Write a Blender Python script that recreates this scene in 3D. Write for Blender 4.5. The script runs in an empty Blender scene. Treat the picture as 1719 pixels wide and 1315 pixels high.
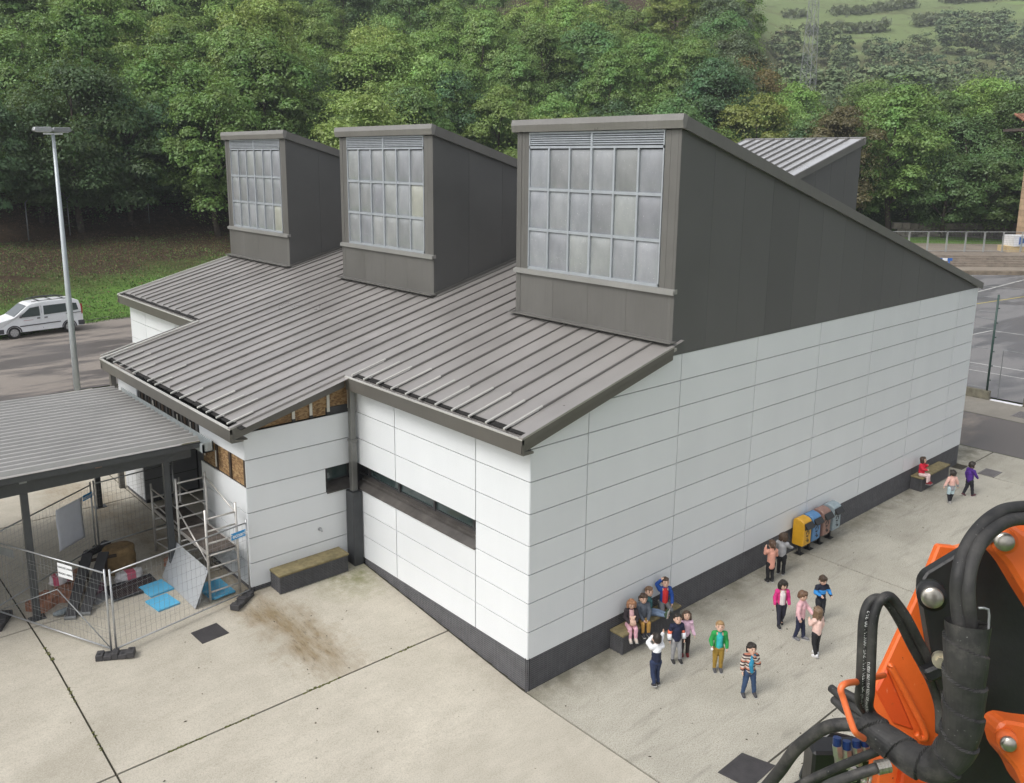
import bpy, bmesh, math, random
import numpy as np
from mathutils import Vector, Matrix, noise as mnoise

random.seed(11)
rng = np.random.default_rng(11)
R = math.radians
C = bpy.context.scene.collection
scene = bpy.context.scene

# ------------------------------------------------------------------ camera, sky, sun, exposure
cam_d = bpy.data.cameras.new('camera')
cam = bpy.data.objects.new('camera', cam_d)
C.objects.link(cam)
cr = Vector((0.75103731, -0.66020837, 0.00823848))
cu = Vector((0.12867209, 0.1585899, 0.97892427))
cf = Vector((0.64760054, 0.73414859, -0.20405732))
CAM = Vector((-10.62723, -11.29853, 10.39109))
cam.matrix_world = Matrix(((cr.x, cu.x, -cf.x, CAM.x), (cr.y, cu.y, -cf.y, CAM.y), (cr.z, cu.z, -cf.z, CAM.z), (0, 0, 0, 1)))
cam_d.sensor_width = 36.0
cam_d.lens = 30.527
cam_d.shift_x = 0.00675
cam_d.shift_y = -0.0499
cam_d.clip_start = 0.05
cam_d.clip_end = 4000
scene.camera = cam

SUN_EL, SUN_AZ = 50.0, 178.0           # direction the light comes from, degrees (azimuth from +X)
world = bpy.data.worlds.new('World')
scene.world = world
world.use_nodes = True
wn = world.node_tree.nodes
wl = world.node_tree.links
wn.clear()
w_out = wn.new('ShaderNodeOutputWorld')
w_bg = wn.new('ShaderNodeBackground')
w_sky = wn.new('ShaderNodeTexSky')
w_sky.sky_type = 'NISHITA'
w_sky.sun_disc = False
w_sky.sun_elevation = R(SUN_EL)
w_sky.sun_rotation = R(90 - SUN_AZ)
w_sky.dust_density = 4.0
w_sky.air_density = 1.0
w_sky.ozone_density = 1.0
w_hsv = wn.new('ShaderNodeHueSaturation')
w_hsv.inputs['Saturation'].default_value = 0.24    # an overcast sky is nearly colourless
wl.new(w_sky.outputs[0], w_hsv.inputs['Color'])
wl.new(w_hsv.outputs[0], w_bg.inputs['Color'])
w_bg.inputs['Strength'].default_value = 0.15
wl.new(w_bg.outputs[0], w_out.inputs['Surface'])

sun_d = bpy.data.lights.new('sun', 'SUN')
sun_d.energy = 1.3
sun_d.angle = R(24)
sun_d.color = (1.0, 0.97, 0.92)
sun = bpy.data.objects.new('sun', sun_d)
C.objects.link(sun)
sd = Vector((math.cos(R(SUN_EL)) * math.cos(R(SUN_AZ)), math.cos(R(SUN_EL)) * math.sin(R(SUN_AZ)), math.sin(R(SUN_EL))))
sun.rotation_euler = sd.to_track_quat('Z', 'Y').to_euler()
sun.location = (0, 0, 60)

scene.view_settings.view_transform = 'Standard'
scene.view_settings.look = 'None'
scene.view_settings.gamma = 1
scene.view_settings.use_curve_mapping = False
scene.view_settings.exposure = 0.56
try:
    scene.cycles.max_bounces = 6
    scene.cycles.diffuse_bounces = 3
    scene.cycles.glossy_bounces = 3
    scene.cycles.transmission_bounces = 4
    scene.cycles.transparent_max_bounces = 6
except Exception:
    pass

# ------------------------------------------------------------------ material helpers
def new_mat(name):
    m = bpy.data.materials.new(name)
    m.use_nodes = True
    nt = m.node_tree
    for n in list(nt.nodes):
        nt.nodes.remove(n)
    out = nt.nodes.new('ShaderNodeOutputMaterial')
    b = nt.nodes.new('ShaderNodeBsdfPrincipled')
    nt.links.new(b.outputs[0], out.inputs['Surface'])
    return m, nt, b


class NT:
    """small wrapper for node graphs"""
    def __init__(self, nt):
        self.nt = nt

    def n(self, t, **kw):
        nd = self.nt.nodes.new(t)
        for k, v in kw.items():
            if k in nd.inputs.keys():
                nd.inputs[k].default_value = v
            else:
                setattr(nd, k, v)
        return nd

    def l(self, a, b):
        self.nt.links.new(a, b)

    def coords(self, kind='Object'):
        return self.n('ShaderNodeTexCoord').outputs[kind]

    def noise(self, vec, scale, detail=4.0, rough=0.6, dist=0.0):
        nd = self.n('ShaderNodeTexNoise')
        nd.inputs['Scale'].default_value = scale
        nd.inputs['Detail'].default_value = detail
        nd.inputs['Roughness'].default_value = rough
        nd.inputs['Distortion'].default_value = dist
        self.l(vec, nd.inputs['Vector'])
        return nd.outputs['Fac']

    def ramp(self, fac, stops):
        r = self.n('ShaderNodeValToRGB')
        el = r.color_ramp.elements
        while len(el) < len(stops):
            el.new(0.5)
        for e, (p, c) in zip(el, stops):
            e.position = p
            e.color = (*c, 1) if len(c) == 3 else c
        self.l(fac, r.inputs['Fac'])
        return r.outputs['Color']

    def mapr(self, v, a, b, c=0.0, d=1.0):
        m = self.n('ShaderNodeMapRange')
        m.inputs['From Min'].default_value = a
        m.inputs['From Max'].default_value = b
        m.inputs['To Min'].default_value = c
        m.inputs['To Max'].default_value = d
        self.l(v, m.inputs['Value'])
        return m.outputs['Result']

    def mix(self, fac, a, b, mode='MIX'):
        m = self.n('ShaderNodeMix', data_type='RGBA', blend_type=mode)
        if isinstance(fac, (int, float)):
            m.inputs[0].default_value = fac
        else:
            self.l(fac, m.inputs[0])
        for i, v in ((6, a), (7, b)):
            if isinstance(v, (tuple, list)):
                m.inputs[i].default_value = (*v, 1) if len(v) == 3 else v
            else:
                self.l(v, m.inputs[i])
        return m.outputs[2]

    def math(self, op, a, b=None):
        m = self.n('ShaderNodeMath', operation=op)
        for i, v in enumerate((a, b)):
            if v is None:
                continue
            if isinstance(v, (int, float)):
                m.inputs[i].default_value = v
            else:
                self.l(v, m.inputs[i])
        return m.outputs[0]

    def scaled(self, vec, s, loc=(0, 0, 0), rot=(0, 0, 0)):
        m = self.n('ShaderNodeMapping')
        m.inputs['Scale'].default_value = s
        m.inputs['Location'].default_value = loc
        m.inputs['Rotation'].default_value = rot
        self.l(vec, m.inputs['Vector'])
        return m.outputs[0]

    def bump(self, h, strength, bsdf, dist=0.02):
        b = self.n('ShaderNodeBump')
        b.inputs['Strength'].default_value = strength
        b.inputs['Distance'].default_value = dist
        self.l(h, b.inputs['Height'])
        self.l(b.outputs[0], bsdf.inputs['Normal'])


def sc(c, k):
    return tuple(min(1.0, max(0.0, v * k)) for v in c)


_mats = {}


def pm(name, col, rough=0.6, metal=0.0, var=0.12, scale=4.0, bump=0.0, bscale=60.0, rvar=0.0, rand=0.0, spec=None):
    """plain painted / metal / cloth material with some uneven colour and fine relief"""
    if name in _mats:
        return _mats[name]
    m, nt, b = new_mat(name)
    g = NT(nt)
    co = g.coords()
    f = g.noise(co, scale, 5, 0.65)
    colr = g.ramp(f, [(0.3, sc(col, 1 - var)), (0.7, sc(col, 1 + var))])
    if rand:
        oi = g.n('ShaderNodeObjectInfo')
        k = g.mapr(oi.outputs['Random'], 0, 1, 1 - rand, 1 + rand)
        h = g.n('ShaderNodeHueSaturation')
        g.l(k, h.inputs['Value'])
        g.l(colr, h.inputs['Color'])
        colr = h.outputs[0]
    g.l(colr, b.inputs['Base Color'])
    b.inputs['Roughness'].default_value = rough
    b.inputs['Metallic'].default_value = metal
    if spec is not None:
        b.inputs['Specular IOR Level'].default_value = spec
    if rvar:
        g.l(g.mapr(g.noise(co, scale * 3, 4), 0.3, 0.7, max(0.02, rough - rvar), min(1, rough + rvar)), b.inputs['Roughness'])
    if bump:
        g.bump(g.noise(co, bscale, 4), bump, b, 0.01)
    _mats[name] = m
    return m


# ------------------------------------------------------------------ mesh helpers
def world_loc(o):
    v = Vector((0, 0, 0))
    while o is not None:
        v += Vector(o.location)
        o = o.parent
    return v


class MB:
    def __init__(self):
        self.v, self.f, self.mi = [], [], []

    def add(self, vs, fs, mi=0):
        n = len(self.v)
        self.v += [tuple(p) for p in vs]
        self.f += [tuple(i + n for i in f) for f in fs]
        self.mi += [mi] * len(fs)
        return self

    def box(self, x0, x1, y0, y1, z0, z1, mi=0):
        vs = [(x0, y0, z0), (x1, y0, z0), (x1, y1, z0), (x0, y1, z0), (x0, y0, z1), (x1, y0, z1), (x1, y1, z1), (x0, y1, z1)]
        return self.add(vs, [(0, 3, 2, 1), (4, 5, 6, 7), (0, 1, 5, 4), (1, 2, 6, 5), (2, 3, 7, 6), (3, 0, 4, 7)], mi)

    def obox(self, c, ax, ay, az, mi=0):
        """box from centre and three half-axis vectors"""
        c, ax, ay, az = map(Vector, (c, ax, ay, az))
        vs = [c + i * ax + j * ay + k * az for k in (-1, 1) for i, j in ((-1, -1), (1, -1), (1, 1), (-1, 1))]
        return self.add(vs, [(0, 3, 2, 1), (4, 5, 6, 7), (0, 1, 5, 4), (1, 2, 6, 5), (2, 3, 7, 6), (3, 0, 4, 7)], mi)

    def beam(self, a, b, w, h, up=(0, 0, 1), mi=0):
        a, b, up = Vector(a), Vector(b), Vector(up)
        d = (b - a)
        s = d.cross(up).normalized() * (w / 2)
        u = s.cross(d).normalized() * (h / 2)
        return self.obox((a + b) / 2, d / 2, s, u, mi)

    def prism(self, poly, ext, mi=0):
        """poly: list of 3D points in one plane; ext: extrusion vector"""
        n = len(poly)
        ext = Vector(ext)
        a = [Vector(p) for p in poly]
        vs = a + [p + ext for p in a]
        fs = [tuple(range(n - 1, -1, -1)), tuple(range(n, 2 * n))]
        fs += [(i, (i + 1) % n, n + (i + 1) % n, n + i) for i in range(n)]
        return self.add(vs, fs, mi)

    def tube(self, pts, r, n=8, caps=True, mi=0, closed=False):
        pts = [Vector(p) for p in pts]
        rs = r if isinstance(r, (list, tuple)) else [r] * len(pts)
        vs, prev = [], None
        for i, p in enumerate(pts):
            if i == 0:
                d = pts[1] - pts[0]
            elif i == len(pts) - 1:
                d = pts[-1] - pts[-2]
            else:
                d = (pts[i + 1] - p).normalized() + (p - pts[i - 1]).normalized()
            if d.length < 1e-9:
                d = Vector((0, 0, 1))
            d.normalize()
            if prev is None:
                ref = Vector((0, 0, 1)) if abs(d.z) < 0.9 else Vector((1, 0, 0))
                prev = d.cross(ref).normalized()
            s = (prev - d * prev.dot(d))
            if s.length < 1e-6:
                s = d.cross(Vector((0.3, 0.7, 0.2)))
            s.normalize()
            prev = s
            t = d.cross(s)
            for k in range(n):
                a = 2 * math.pi * k / n
                vs.append(p + (s * math.cos(a) + t * math.sin(a)) * rs[i])
        fs = []
        for i in range(len(pts) - 1):
            for k in range(n):
                k2 = (k + 1) % n
                fs.append((i * n + k, i * n + k2, (i + 1) * n + k2, (i + 1) * n + k))
        if caps:
            fs.append(tuple(range(n - 1, -1, -1)))
            fs.append(tuple(range((len(pts) - 1) * n, len(pts) * n)))
        return self.add(vs, fs, mi)

    def ell(self, c, r, n=12, m=8, mi=0, jitter=0.0):
        c = Vector(c)
        vs = [(c.x, c.y, c.z - r[2])]
        for i in range(1, m):
            t = math.pi * i / m
            for k in range(n):
                a = 2 * math.pi * k / n
                j = 1 + jitter * (random.random() - 0.5)
                vs.append((c.x + j * r[0] * math.sin(t) * math.cos(a), c.y + j * r[1] * math.sin(t) * math.sin(a), c.z - r[2] * math.cos(t)))
        vs.append((c.x, c.y, c.z + r[2]))
        fs = [(0, 1 + (k + 1) % n, 1 + k) for k in range(n)]
        for i in range(m - 2):
            for k in range(n):
                k2 = (k + 1) % n
                fs.append((1 + i * n + k, 1 + i * n + k2, 1 + (i + 1) * n + k2, 1 + (i + 1) * n + k))
        L = len(vs) - 1
        fs += [(L, 1 + (m - 2) * n + k, 1 + (m - 2) * n + (k + 1) % n) for k in range(n)]
        return self.add(vs, fs, mi)

    def grid(self, nu, nv, fn, mi=0):
        vs = [fn(i / nu, j / nv) for j in range(nv + 1) for i in range(nu + 1)]
        fs = [(j * (nu + 1) + i, j * (nu + 1) + i + 1, (j + 1) * (nu + 1) + i + 1, (j + 1) * (nu + 1) + i) for j in range(nv) for i in range(nu)]
        return self.add(vs, fs, mi)

    def mesh(self, name, smooth=False, off=(0, 0, 0)):
        me = bpy.data.meshes.new(name)
        o = Vector(off)
        me.from_pydata([tuple(Vector(p) - o) for p in self.v], [], self.f)
        if any(self.mi):
            me.polygons.foreach_set('material_index', self.mi)
        if smooth:
            me.polygons.foreach_set('use_smooth', [True] * len(me.polygons))
        me.update()
        return me

    def build(self, name, mat=None, parent=None, smooth=False, fix=True, bevel=0.0):
        me = self.mesh(name, smooth, world_loc(parent) if parent else (0, 0, 0))
        if fix or bevel:
            bm = bmesh.new()
            bm.from_mesh(me)
            if bevel:
                bmesh.ops.bevel(bm, geom=[e for e in bm.edges], offset=bevel, segments=1, affect='EDGES', clamp_overlap=True)
            bmesh.ops.recalc_face_normals(bm, faces=bm.faces)
            bm.to_mesh(me)
            bm.free()
        for m in (mat if isinstance(mat, (list, tuple)) else [mat]):
            if m:
                me.materials.append(m)
        return link(name, me, parent)


def link(name, me, parent=None, loc=None):
    o = bpy.data.objects.new(name, me)
    C.objects.link(o)
    if parent:
        o.parent = parent
    if loc is not None:
        o.location = loc
    return o


def tag(o, label, cat, group=None):
    o['label'] = label
    o['category'] = cat
    if group:
        o['group'] = group
    return o


def thing(name, label, cat, loc=(0, 0, 0), group=None):
    o = bpy.data.objects.new(name, None)
    C.objects.link(o)
    o.location = loc
    o.empty_display_size = 0.2
    return tag(o, label, cat, group)


def kind(o, k):
    o['kind'] = k
    return o


def struct_root(name):
    o = bpy.data.objects.new(name, None)
    C.objects.link(o)
    return kind(o, 'structure')


def dup(o, parent=None):
    c = o.copy()
    C.objects.link(c)
    if parent:
        c.parent = parent
    for ch in list(o.children):
        dup(ch, c)
    return c


def smooth01(a, b, x):
    t = min(1.0, max(0.0, (x - a) / (b - a)))
    return t * t * (3 - 2 * t)


def catmull(pts, k=6):
    P = [Vector(p) for p in pts]
    P = [P[0] * 2 - P[1]] + P + [P[-1] * 2 - P[-2]]
    out = []
    for i in range(1, len(P) - 2):
        for j in range(k):
            t = j / k
            a, b, c, d = P[i - 1], P[i], P[i + 1], P[i + 2]
            out.append(0.5 * ((2 * b) + (c - a) * t + (2 * a - 5 * b + 4 * c - d) * t * t + (3 * b - a - 3 * c + d) * t * t * t))
    out.append(P[-2])
    return out


# ------------------------------------------------------------------ materials
def mat_concrete(name, base, dark, speck=1.0, brown=None, wash=False):
    m, nt, b = new_mat(name)
    g = NT(nt)
    co = g.n('ShaderNodeNewGeometry').outputs['Position']
    big = g.noise(co, 0.35, 6, 0.62, 0.4)
    mid = g.noise(g.scaled(co, (1.0, 2.6, 1)), 1.6, 6, 0.7)
    cloud = g.noise(co, .16, 5, .7)
    c = g.ramp(big, [(0.28, dark), (0.5, sc(base, 0.93)), (0.72, sc(base, 1.08))])
    c = g.mix(g.mapr(mid, 0.42, 0.72, 0.0, 0.5), c, dark)
    c = g.mix(g.mapr(cloud, .5, .7, 0, .35), c, sc(dark, .85))
    fine = g.noise(co, 38, 3, 0.75)
    c = g.mix(g.mapr(fine, 0.45, 0.7, 0.0, 0.55 * speck), c, sc(dark, 0.55))
    fine2 = g.noise(co, 70, 2, 0.6)
    c = g.mix(g.mapr(fine2, 0.56, 0.68, 0.0, 0.5 * speck), c, sc(base, 1.25))
    # small dark droppings and moss spots
    vo = g.n('ShaderNodeTexVoronoi')
    vo.inputs['Scale'].default_value = 1.7
    g.l(co, vo.inputs['Vector'])
    c = g.mix(g.mapr(vo.outputs['Distance'], 0.02, 0.045, 0.75, 0.0), c, (0.06, 0.06, 0.045))
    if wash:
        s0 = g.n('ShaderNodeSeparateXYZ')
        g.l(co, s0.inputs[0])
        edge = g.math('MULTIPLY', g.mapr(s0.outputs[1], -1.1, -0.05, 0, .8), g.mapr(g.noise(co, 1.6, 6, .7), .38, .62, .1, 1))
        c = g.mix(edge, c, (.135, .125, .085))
        trk = g.noise(g.scaled(co, (.55, 3.2, 1), rot=(0, 0, R(-24))), 1.0, 6, .65)
        c = g.mix(g.mapr(trk, .54, .70, 0, .42), c, (.15, .14, .115))
    if brown:
        sx = g.n('ShaderNodeSeparateXYZ')
        wob = g.noise(co, 0.9, 5, 0.6)
        g.l(co, sx.inputs[0])
        # a wash of rusty silt running from the wing towards the low joint
        yy = sx.outputs[1]
        cx = g.math('ADD', g.math('MULTIPLY', g.math('SUBTRACT', 5.8, yy), 0.12), -2.95)
        dx = g.math('ABSOLUTE', g.math('SUBTRACT', sx.outputs[0], g.math('ADD', cx, g.math('MULTIPLY', g.math('SUBTRACT', wob, 0.5), 2.2))))
        w = g.mapr(dx, 0.25, 0.8, 1.0, 0.0)
        along = g.math('MULTIPLY', g.mapr(yy, 2.45, 3.4, 0.3, 1.0), g.mapr(yy, 5.3, 6.0, 1.0, 0.55))
        inside = g.math('GREATER_THAN', yy, 2.54)
        fac = g.math('MULTIPLY', g.math('MULTIPLY', w, along), inside)
        fac = g.math('MULTIPLY', fac, g.mapr(g.noise(g.scaled(co, (3.2, 0.8, 1), rot=(0, 0, R(14))), 1.3, 7, 0.75), 0.28, 0.6, 0.3, 1.0))
        c = g.mix(fac, c, brown)
        c = g.mix(g.math('MULTIPLY', fac, g.mapr(g.noise(g.scaled(co, (9, 2.5, 1), rot=(0, 0, R(14))), 2.0, 6, 0.8), 0.52, 0.66, 0, 0.75)), c, (0.075, 0.06, 0.042))
        # green algae in the wet inner corner
        dg = g.n('ShaderNodeVectorMath', operation='DISTANCE')
        g.l(co, dg.inputs[0])
        dg.inputs[1].default_value = (-0.45, 5.75, 0.5)
        fg = g.math('MULTIPLY', g.mapr(dg.outputs['Value'], 0.3, 1.5, 0.8, 0.0), g.mapr(g.noise(co, 3, 5, 0.7), 0.35, 0.65))
        c = g.mix(fg, c, (0.15, 0.16, 0.055))
    g.l(c, b.inputs['Base Color'])
    b.inputs['Roughness'].default_value = 0.85
    g.bump(fine, 0.35, b, 0.006)
    return m


def mat_asphalt(name, dry=(0.26, 0.228, 0.20), wet=(0.10, 0.088, 0.084)):
    m, nt, b = new_mat(name)
    g = NT(nt)
    co = g.n('ShaderNodeNewGeometry').outputs['Position']
    st = g.scaled(co, (0.16, 0.55, 1), rot=(0, 0, R(-8)))
    n1 = g.noise(st, 0.75, 7, 0.62, 0.5)
    wetf = g.mapr(n1, 0.47, 0.56)
    fine = g.noise(co, 25, 3, 0.7)
    c = g.mix(wetf, dry, wet)
    c = g.mix(g.mapr(fine, 0.35, 0.7, 0, 0.5), c, sc(dry, 0.55))
    c = g.mix(g.mapr(g.noise(co, 3.1, 4), 0.66, 0.74, 0, 0.35), c, (0.33, 0.31, 0.28))
    g.l(c, b.inputs['Base Color'])
    g.l(g.mapr(wetf, 0, 1, 0.85, 0.42), b.inputs['Roughness'])
    g.bump(fine, 0.2, b, 0.005)
    return m


def mat_cladding():
    m, nt, b = new_mat('white_cladding')
    g = NT(nt)
    oi = g.n('ShaderNodeObjectInfo')
    k = g.mapr(oi.outputs['Random'], 0, 1, 0.955, 1.0)
    co = g.n('ShaderNodeNewGeometry').outputs['Position']
    n1 = g.noise(g.scaled(co, (1, 1, 0.25)), 1.1, 5, 0.6)
    c = g.ramp(n1, [(0.3, (0.695, 0.718, 0.738)), (0.7, (0.73, 0.753, 0.772))])
    # rain dirt: thin runs
    dr = g.noise(g.scaled(co, (9, 9, 0.35)), 1.0, 4, 0.7)
    c = g.mix(g.mapr(dr, 0.62, 0.8, 0, 0.06), c, (0.45, 0.44, 0.40))
    h = g.n('ShaderNodeHueSaturation')
    g.l(k, h.inputs['Value'])
    g.l(c, h.inputs['Color'])
    g.l(h.outputs[0], b.inputs['Base Color'])
    b.inputs['Roughness'].default_value = 0.34
    return m


def mat_zinc(name, col, rough=0.36, metal=0.55, streak=0.12):
    m, nt, b = new_mat(name)
    g = NT(nt)
    co = g.n('ShaderNodeNewGeometry').outputs['Position']
    n1 = g.noise(co, 0.8, 5, 0.6)
    n2 = g.noise(g.scaled(co, (3.0, 14, 1.2)), 1.0, 5, 0.7)
    c = g.ramp(n1, [(0.3, sc(col, 0.93)), (0.7, sc(col, 1.07))])
    c = g.mix(g.mapr(n2, 0.5, 0.8, 0, streak * 3), c, sc(col, 0.7))
    oi = g.n('ShaderNodeObjectInfo')
    h = g.n('ShaderNodeHueSaturation')
    g.l(g.mapr(oi.outputs['Random'], 0, 1, 0.93, 1.05), h.inputs['Value'])
    g.l(c, h.inputs['Color'])
    g.l(h.outputs[0], b.inputs['Base Color'])
    b.inputs['Metallic'].default_value = metal
    g.l(g.mapr(n1, 0.3, 0.7, rough - 0.06, rough + 0.08), b.inputs['Roughness'])
    return m


def mat_osb():
    m, nt, b = new_mat('osb_board')
    g = NT(nt)
    co = g.coords()
    v = g.n('ShaderNodeTexVoronoi')
    v.inputs['Scale'].default_value = 14
    g.l(g.scaled(co, (1, 1, 2.2)), v.inputs['Vector'])
    c = g.ramp(v.outputs['Color'], [(0.2, (0.16, 0.085, 0.035)), (0.5, (0.27, 0.16, 0.07)), (0.8, (0.36, 0.24, 0.12))])
    n1 = g.noise(co, 2.6, 4, 0.6)
    c = g.mix(g.mapr(n1, 0.55, 0.75, 0, 0.8), c, (0.07, 0.035, 0.015))
    g.l(c, b.inputs['Base Color'])
    b.inputs['Roughness'].default_value = 0.8
    return m


def mat_pane():
    m, nt, b = new_mat('opal_pane')
    g = NT(nt)
    oi = g.n('ShaderNodeObjectInfo')
    co = g.coords()
    n1 = g.noise(g.scaled(co, (1, 1, 0.6)), 2.2, 4, 0.6)
    c = g.ramp(n1, [(0.3, (0.225, 0.236, 0.243)), (0.7, (0.305, 0.316, 0.322))])
    sp = g.noise(co, 40, 2, 0.5)
    c = g.mix(g.mapr(sp, 0.7, 0.74, 0, 0.6), c, (0.75, 0.75, 0.73))
    c = g.mix(1.0, c, oi.outputs['Color'], 'MULTIPLY')
    g.l(c, b.inputs['Base Color'])
    b.inputs['Roughness'].default_value = 0.16
    b.inputs['Coat Weight'].default_value = 0.6
    b.inputs['Coat Roughness'].default_value = 0.08
    return m


def mat_glass(name, col=(0.05, 0.075, 0.075)):
    m, nt, b = new_mat(name)
    b.inputs['Base Color'].default_value = (*col, 1)
    b.inputs['Roughness'].default_value = 0.04
    b.inputs['Coat Weight'].default_value = 1.0
    b.inputs['Coat Roughness'].default_value = 0.02
    return m


def mat_leaf(name='leaf'):
    m, nt, b = new_mat(name)
    g = NT(nt)
    nt.nodes.remove(b)
    out = [n for n in nt.nodes if n.type == 'OUTPUT_MATERIAL'][0]
    oi = g.n('ShaderNodeObjectInfo')
    co = g.coords()
    n1 = g.noise(co, 0.55, 3, 0.6)
    n2 = g.noise(co, 3.4, 2, 0.6)
    h = g.n('ShaderNodeHueSaturation')
    g.l(oi.outputs['Color'], h.inputs['Color'])
    g.l(g.mapr(n1, 0.3, 0.7, 0.482, 0.522), h.inputs['Hue'])
    g.l(g.math('MULTIPLY', g.mapr(n1, 0.3, 0.7, 0.78, 1.25), g.mapr(n2, 0.3, 0.7, 0.7, 1.3)), h.inputs['Value'])
    d = g.n('ShaderNodeBsdfDiffuse')
    t = g.n('ShaderNodeBsdfTranslucent')
    gl = g.n('ShaderNodeBsdfGlossy')
    gl.inputs['Roughness'].default_value = 0.5
    g.l(h.outputs[0], d.inputs['Color'])
    g.l(g.mix(0.6, h.outputs[0], (0.16, 0.2, 0.03)), t.inputs['Color'])
    gl.inputs['Color'].default_value = (0.5, 0.55, 0.5, 1)
    mx = g.n('ShaderNodeMixShader')
    mx.inputs[0].default_value = 0.42
    g.l(d.outputs[0], mx.inputs[1])
    g.l(t.outputs[0], mx.inputs[2])
    m2 = g.n('ShaderNodeMixShader')
    m2.inputs[0].default_value = 0.07
    g.l(mx.outputs[0], m2.inputs[1])
    g.l(gl.outputs[0], m2.inputs[2])
    g.l(m2.outputs[0], out.inputs['Surface'])
    return m


def mat_bands(name, axis, stops, rough=0.85):
    """cloth whose colour changes in bands along one object axis: stops = [(coordinate, colour)...]"""
    m, nt, b = new_mat(name)
    g = NT(nt)
    s = g.n('ShaderNodeSeparateXYZ')
    g.l(g.coords(), s.inputs[0])
    lo, hi = stops[0][0], stops[-1][0] + 0.001
    f = g.mapr(s.outputs[axis], lo, hi)
    r = g.n('ShaderNodeValToRGB')
    r.color_ramp.interpolation = 'CONSTANT'
    el = r.color_ramp.elements
    while len(el) < len(stops):
        el.new(0.5)
    for e, (p, c) in zip(el, stops):
        e.position = (p - lo) / (hi - lo)
        e.color = (*c, 1)
    g.l(f, r.inputs['Fac'])
    g.l(r.outputs[0], b.inputs['Base Color'])
    b.inputs['Roughness'].default_value = rough
    return m


M_yard_l = mat_concrete('yard_concrete', (0.53, 0.49, 0.41), (0.36, 0.33, 0.265), 0.9, brown=(0.235, 0.18, 0.105))
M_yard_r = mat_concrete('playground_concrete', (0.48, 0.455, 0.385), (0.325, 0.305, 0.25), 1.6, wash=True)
M_joint = pm('joint_dirt', (0.045, 0.04, 0.028), 0.95, var=0.4, scale=9)
M_asph = mat_asphalt('asphalt')
M_court = mat_asphalt('court_asphalt', (0.215, 0.21, 0.21), (0.115, 0.115, 0.122))
M_clad = mat_cladding()
M_core = pm('joint_shadow_membrane', (0.05, 0.05, 0.052), 0.9)
M_seam_shade = mat_zinc('shaded_seam_zinc', (0.20, 0.19, 0.18), 0.42, 0.3)  # shade and dark reflections on the seam sides painted in as darker zinc
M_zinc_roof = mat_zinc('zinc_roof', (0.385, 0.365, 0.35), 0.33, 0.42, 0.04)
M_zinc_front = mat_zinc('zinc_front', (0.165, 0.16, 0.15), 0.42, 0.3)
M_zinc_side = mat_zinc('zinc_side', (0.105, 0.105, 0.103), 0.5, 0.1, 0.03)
M_fascia = mat_zinc('fascia_metal', (0.125, 0.118, 0.105), 0.42, 0.2)
M_flash = mat_zinc('light_flashing', (0.62, 0.61, 0.57), 0.35, 0.4)
M_sky_reflect_roof = mat_zinc('sky_reflect_zinc', (0.62, 0.62, 0.63), 0.3, 0.5)  # lighter zinc: sky reflection on the rear lantern roof painted in
M_black_gap = pm('dark_void', (0.012, 0.011, 0.01), 0.95)
M_alu = pm('anodised_aluminium', (0.44, 0.47, 0.505), 0.38, 0.4, var=0.08)
M_pane = mat_pane()
M_glass = mat_glass('window_glass')
M_frame = pm('dark_window_frame', (0.05, 0.05, 0.052), 0.45)
M_sill = pm('weathered_sill', (0.10, 0.092, 0.085), 0.35, 0.2, var=0.35, scale=3)
M_plinth = pm('plinth_slat', (0.13, 0.13, 0.137), 0.6, var=0.2)
M_bslat = pm('bench_slat', (0.10, 0.10, 0.106), 0.6, var=0.2)
M_pillar = pm('dark_grey_metal', (0.055, 0.058, 0.062), 0.45, 0.2, var=0.15)
M_osb = mat_osb()
M_stud_w = pm('white_batten', (0.62, 0.6, 0.54), 0.7)
M_timber = pm('dark_batten', (0.045, 0.03, 0.02), 0.85, var=0.4)
M_benchtop = pm('mossy_bench_slab', (0.205, 0.17, 0.088), 0.9, var=0.35, scale=5, bump=0.3, bscale=40)
M_galv = pm('galvanised_steel', (0.42, 0.43, 0.44), 0.42, 0.6, var=0.12, scale=8)
M_galv_d = pm('dull_galvanised', (0.26, 0.27, 0.275), 0.5, 0.5, var=0.15)
M_rubber = pm('recycled_rubber', (0.055, 0.053, 0.055), 0.85, var=0.3, scale=9, bump=0.3)
M_trunk = pm('bark', (0.075, 0.06, 0.045), 0.95, var=0.4, scale=3, bump=0.5, bscale=12)
M_leaf = mat_leaf()
M_black = pm('black_plastic', (0.02, 0.02, 0.021), 0.5)
M_cover = pm('cast_iron_cover', (0.062, 0.058, 0.06), 0.6, 0.3, var=0.2, bump=0.5, bscale=45)
# ------------------------------------------------------------------ ground
F2 = Vector((cf.x, cf.y, 0)).normalized()
R2 = Vector((cr.x, cr.y, 0)).normalized()


def gz(x, y):
    """yard level: falls gently from the entrance wing to the playground"""
    w = 1 - smooth01(0.5, 18, x)
    return 0.095 * min(max(y, 0), 6.3) * w


def dl(x, y):
    p = Vector((x - CAM.x, y - CAM.y, 0))
    return p.dot(F2), p.dot(R2)


def xy(d, l):
    p = Vector((CAM.x, CAM.y, 0)) + F2 * d + R2 * l
    return p.x, p.y


def base_far(x, y):
    if y < 22:
        return gz(x, y)
    return 0.6 * (1 - smooth01(8, 30, x - (y - 22) * 0.25))


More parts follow.
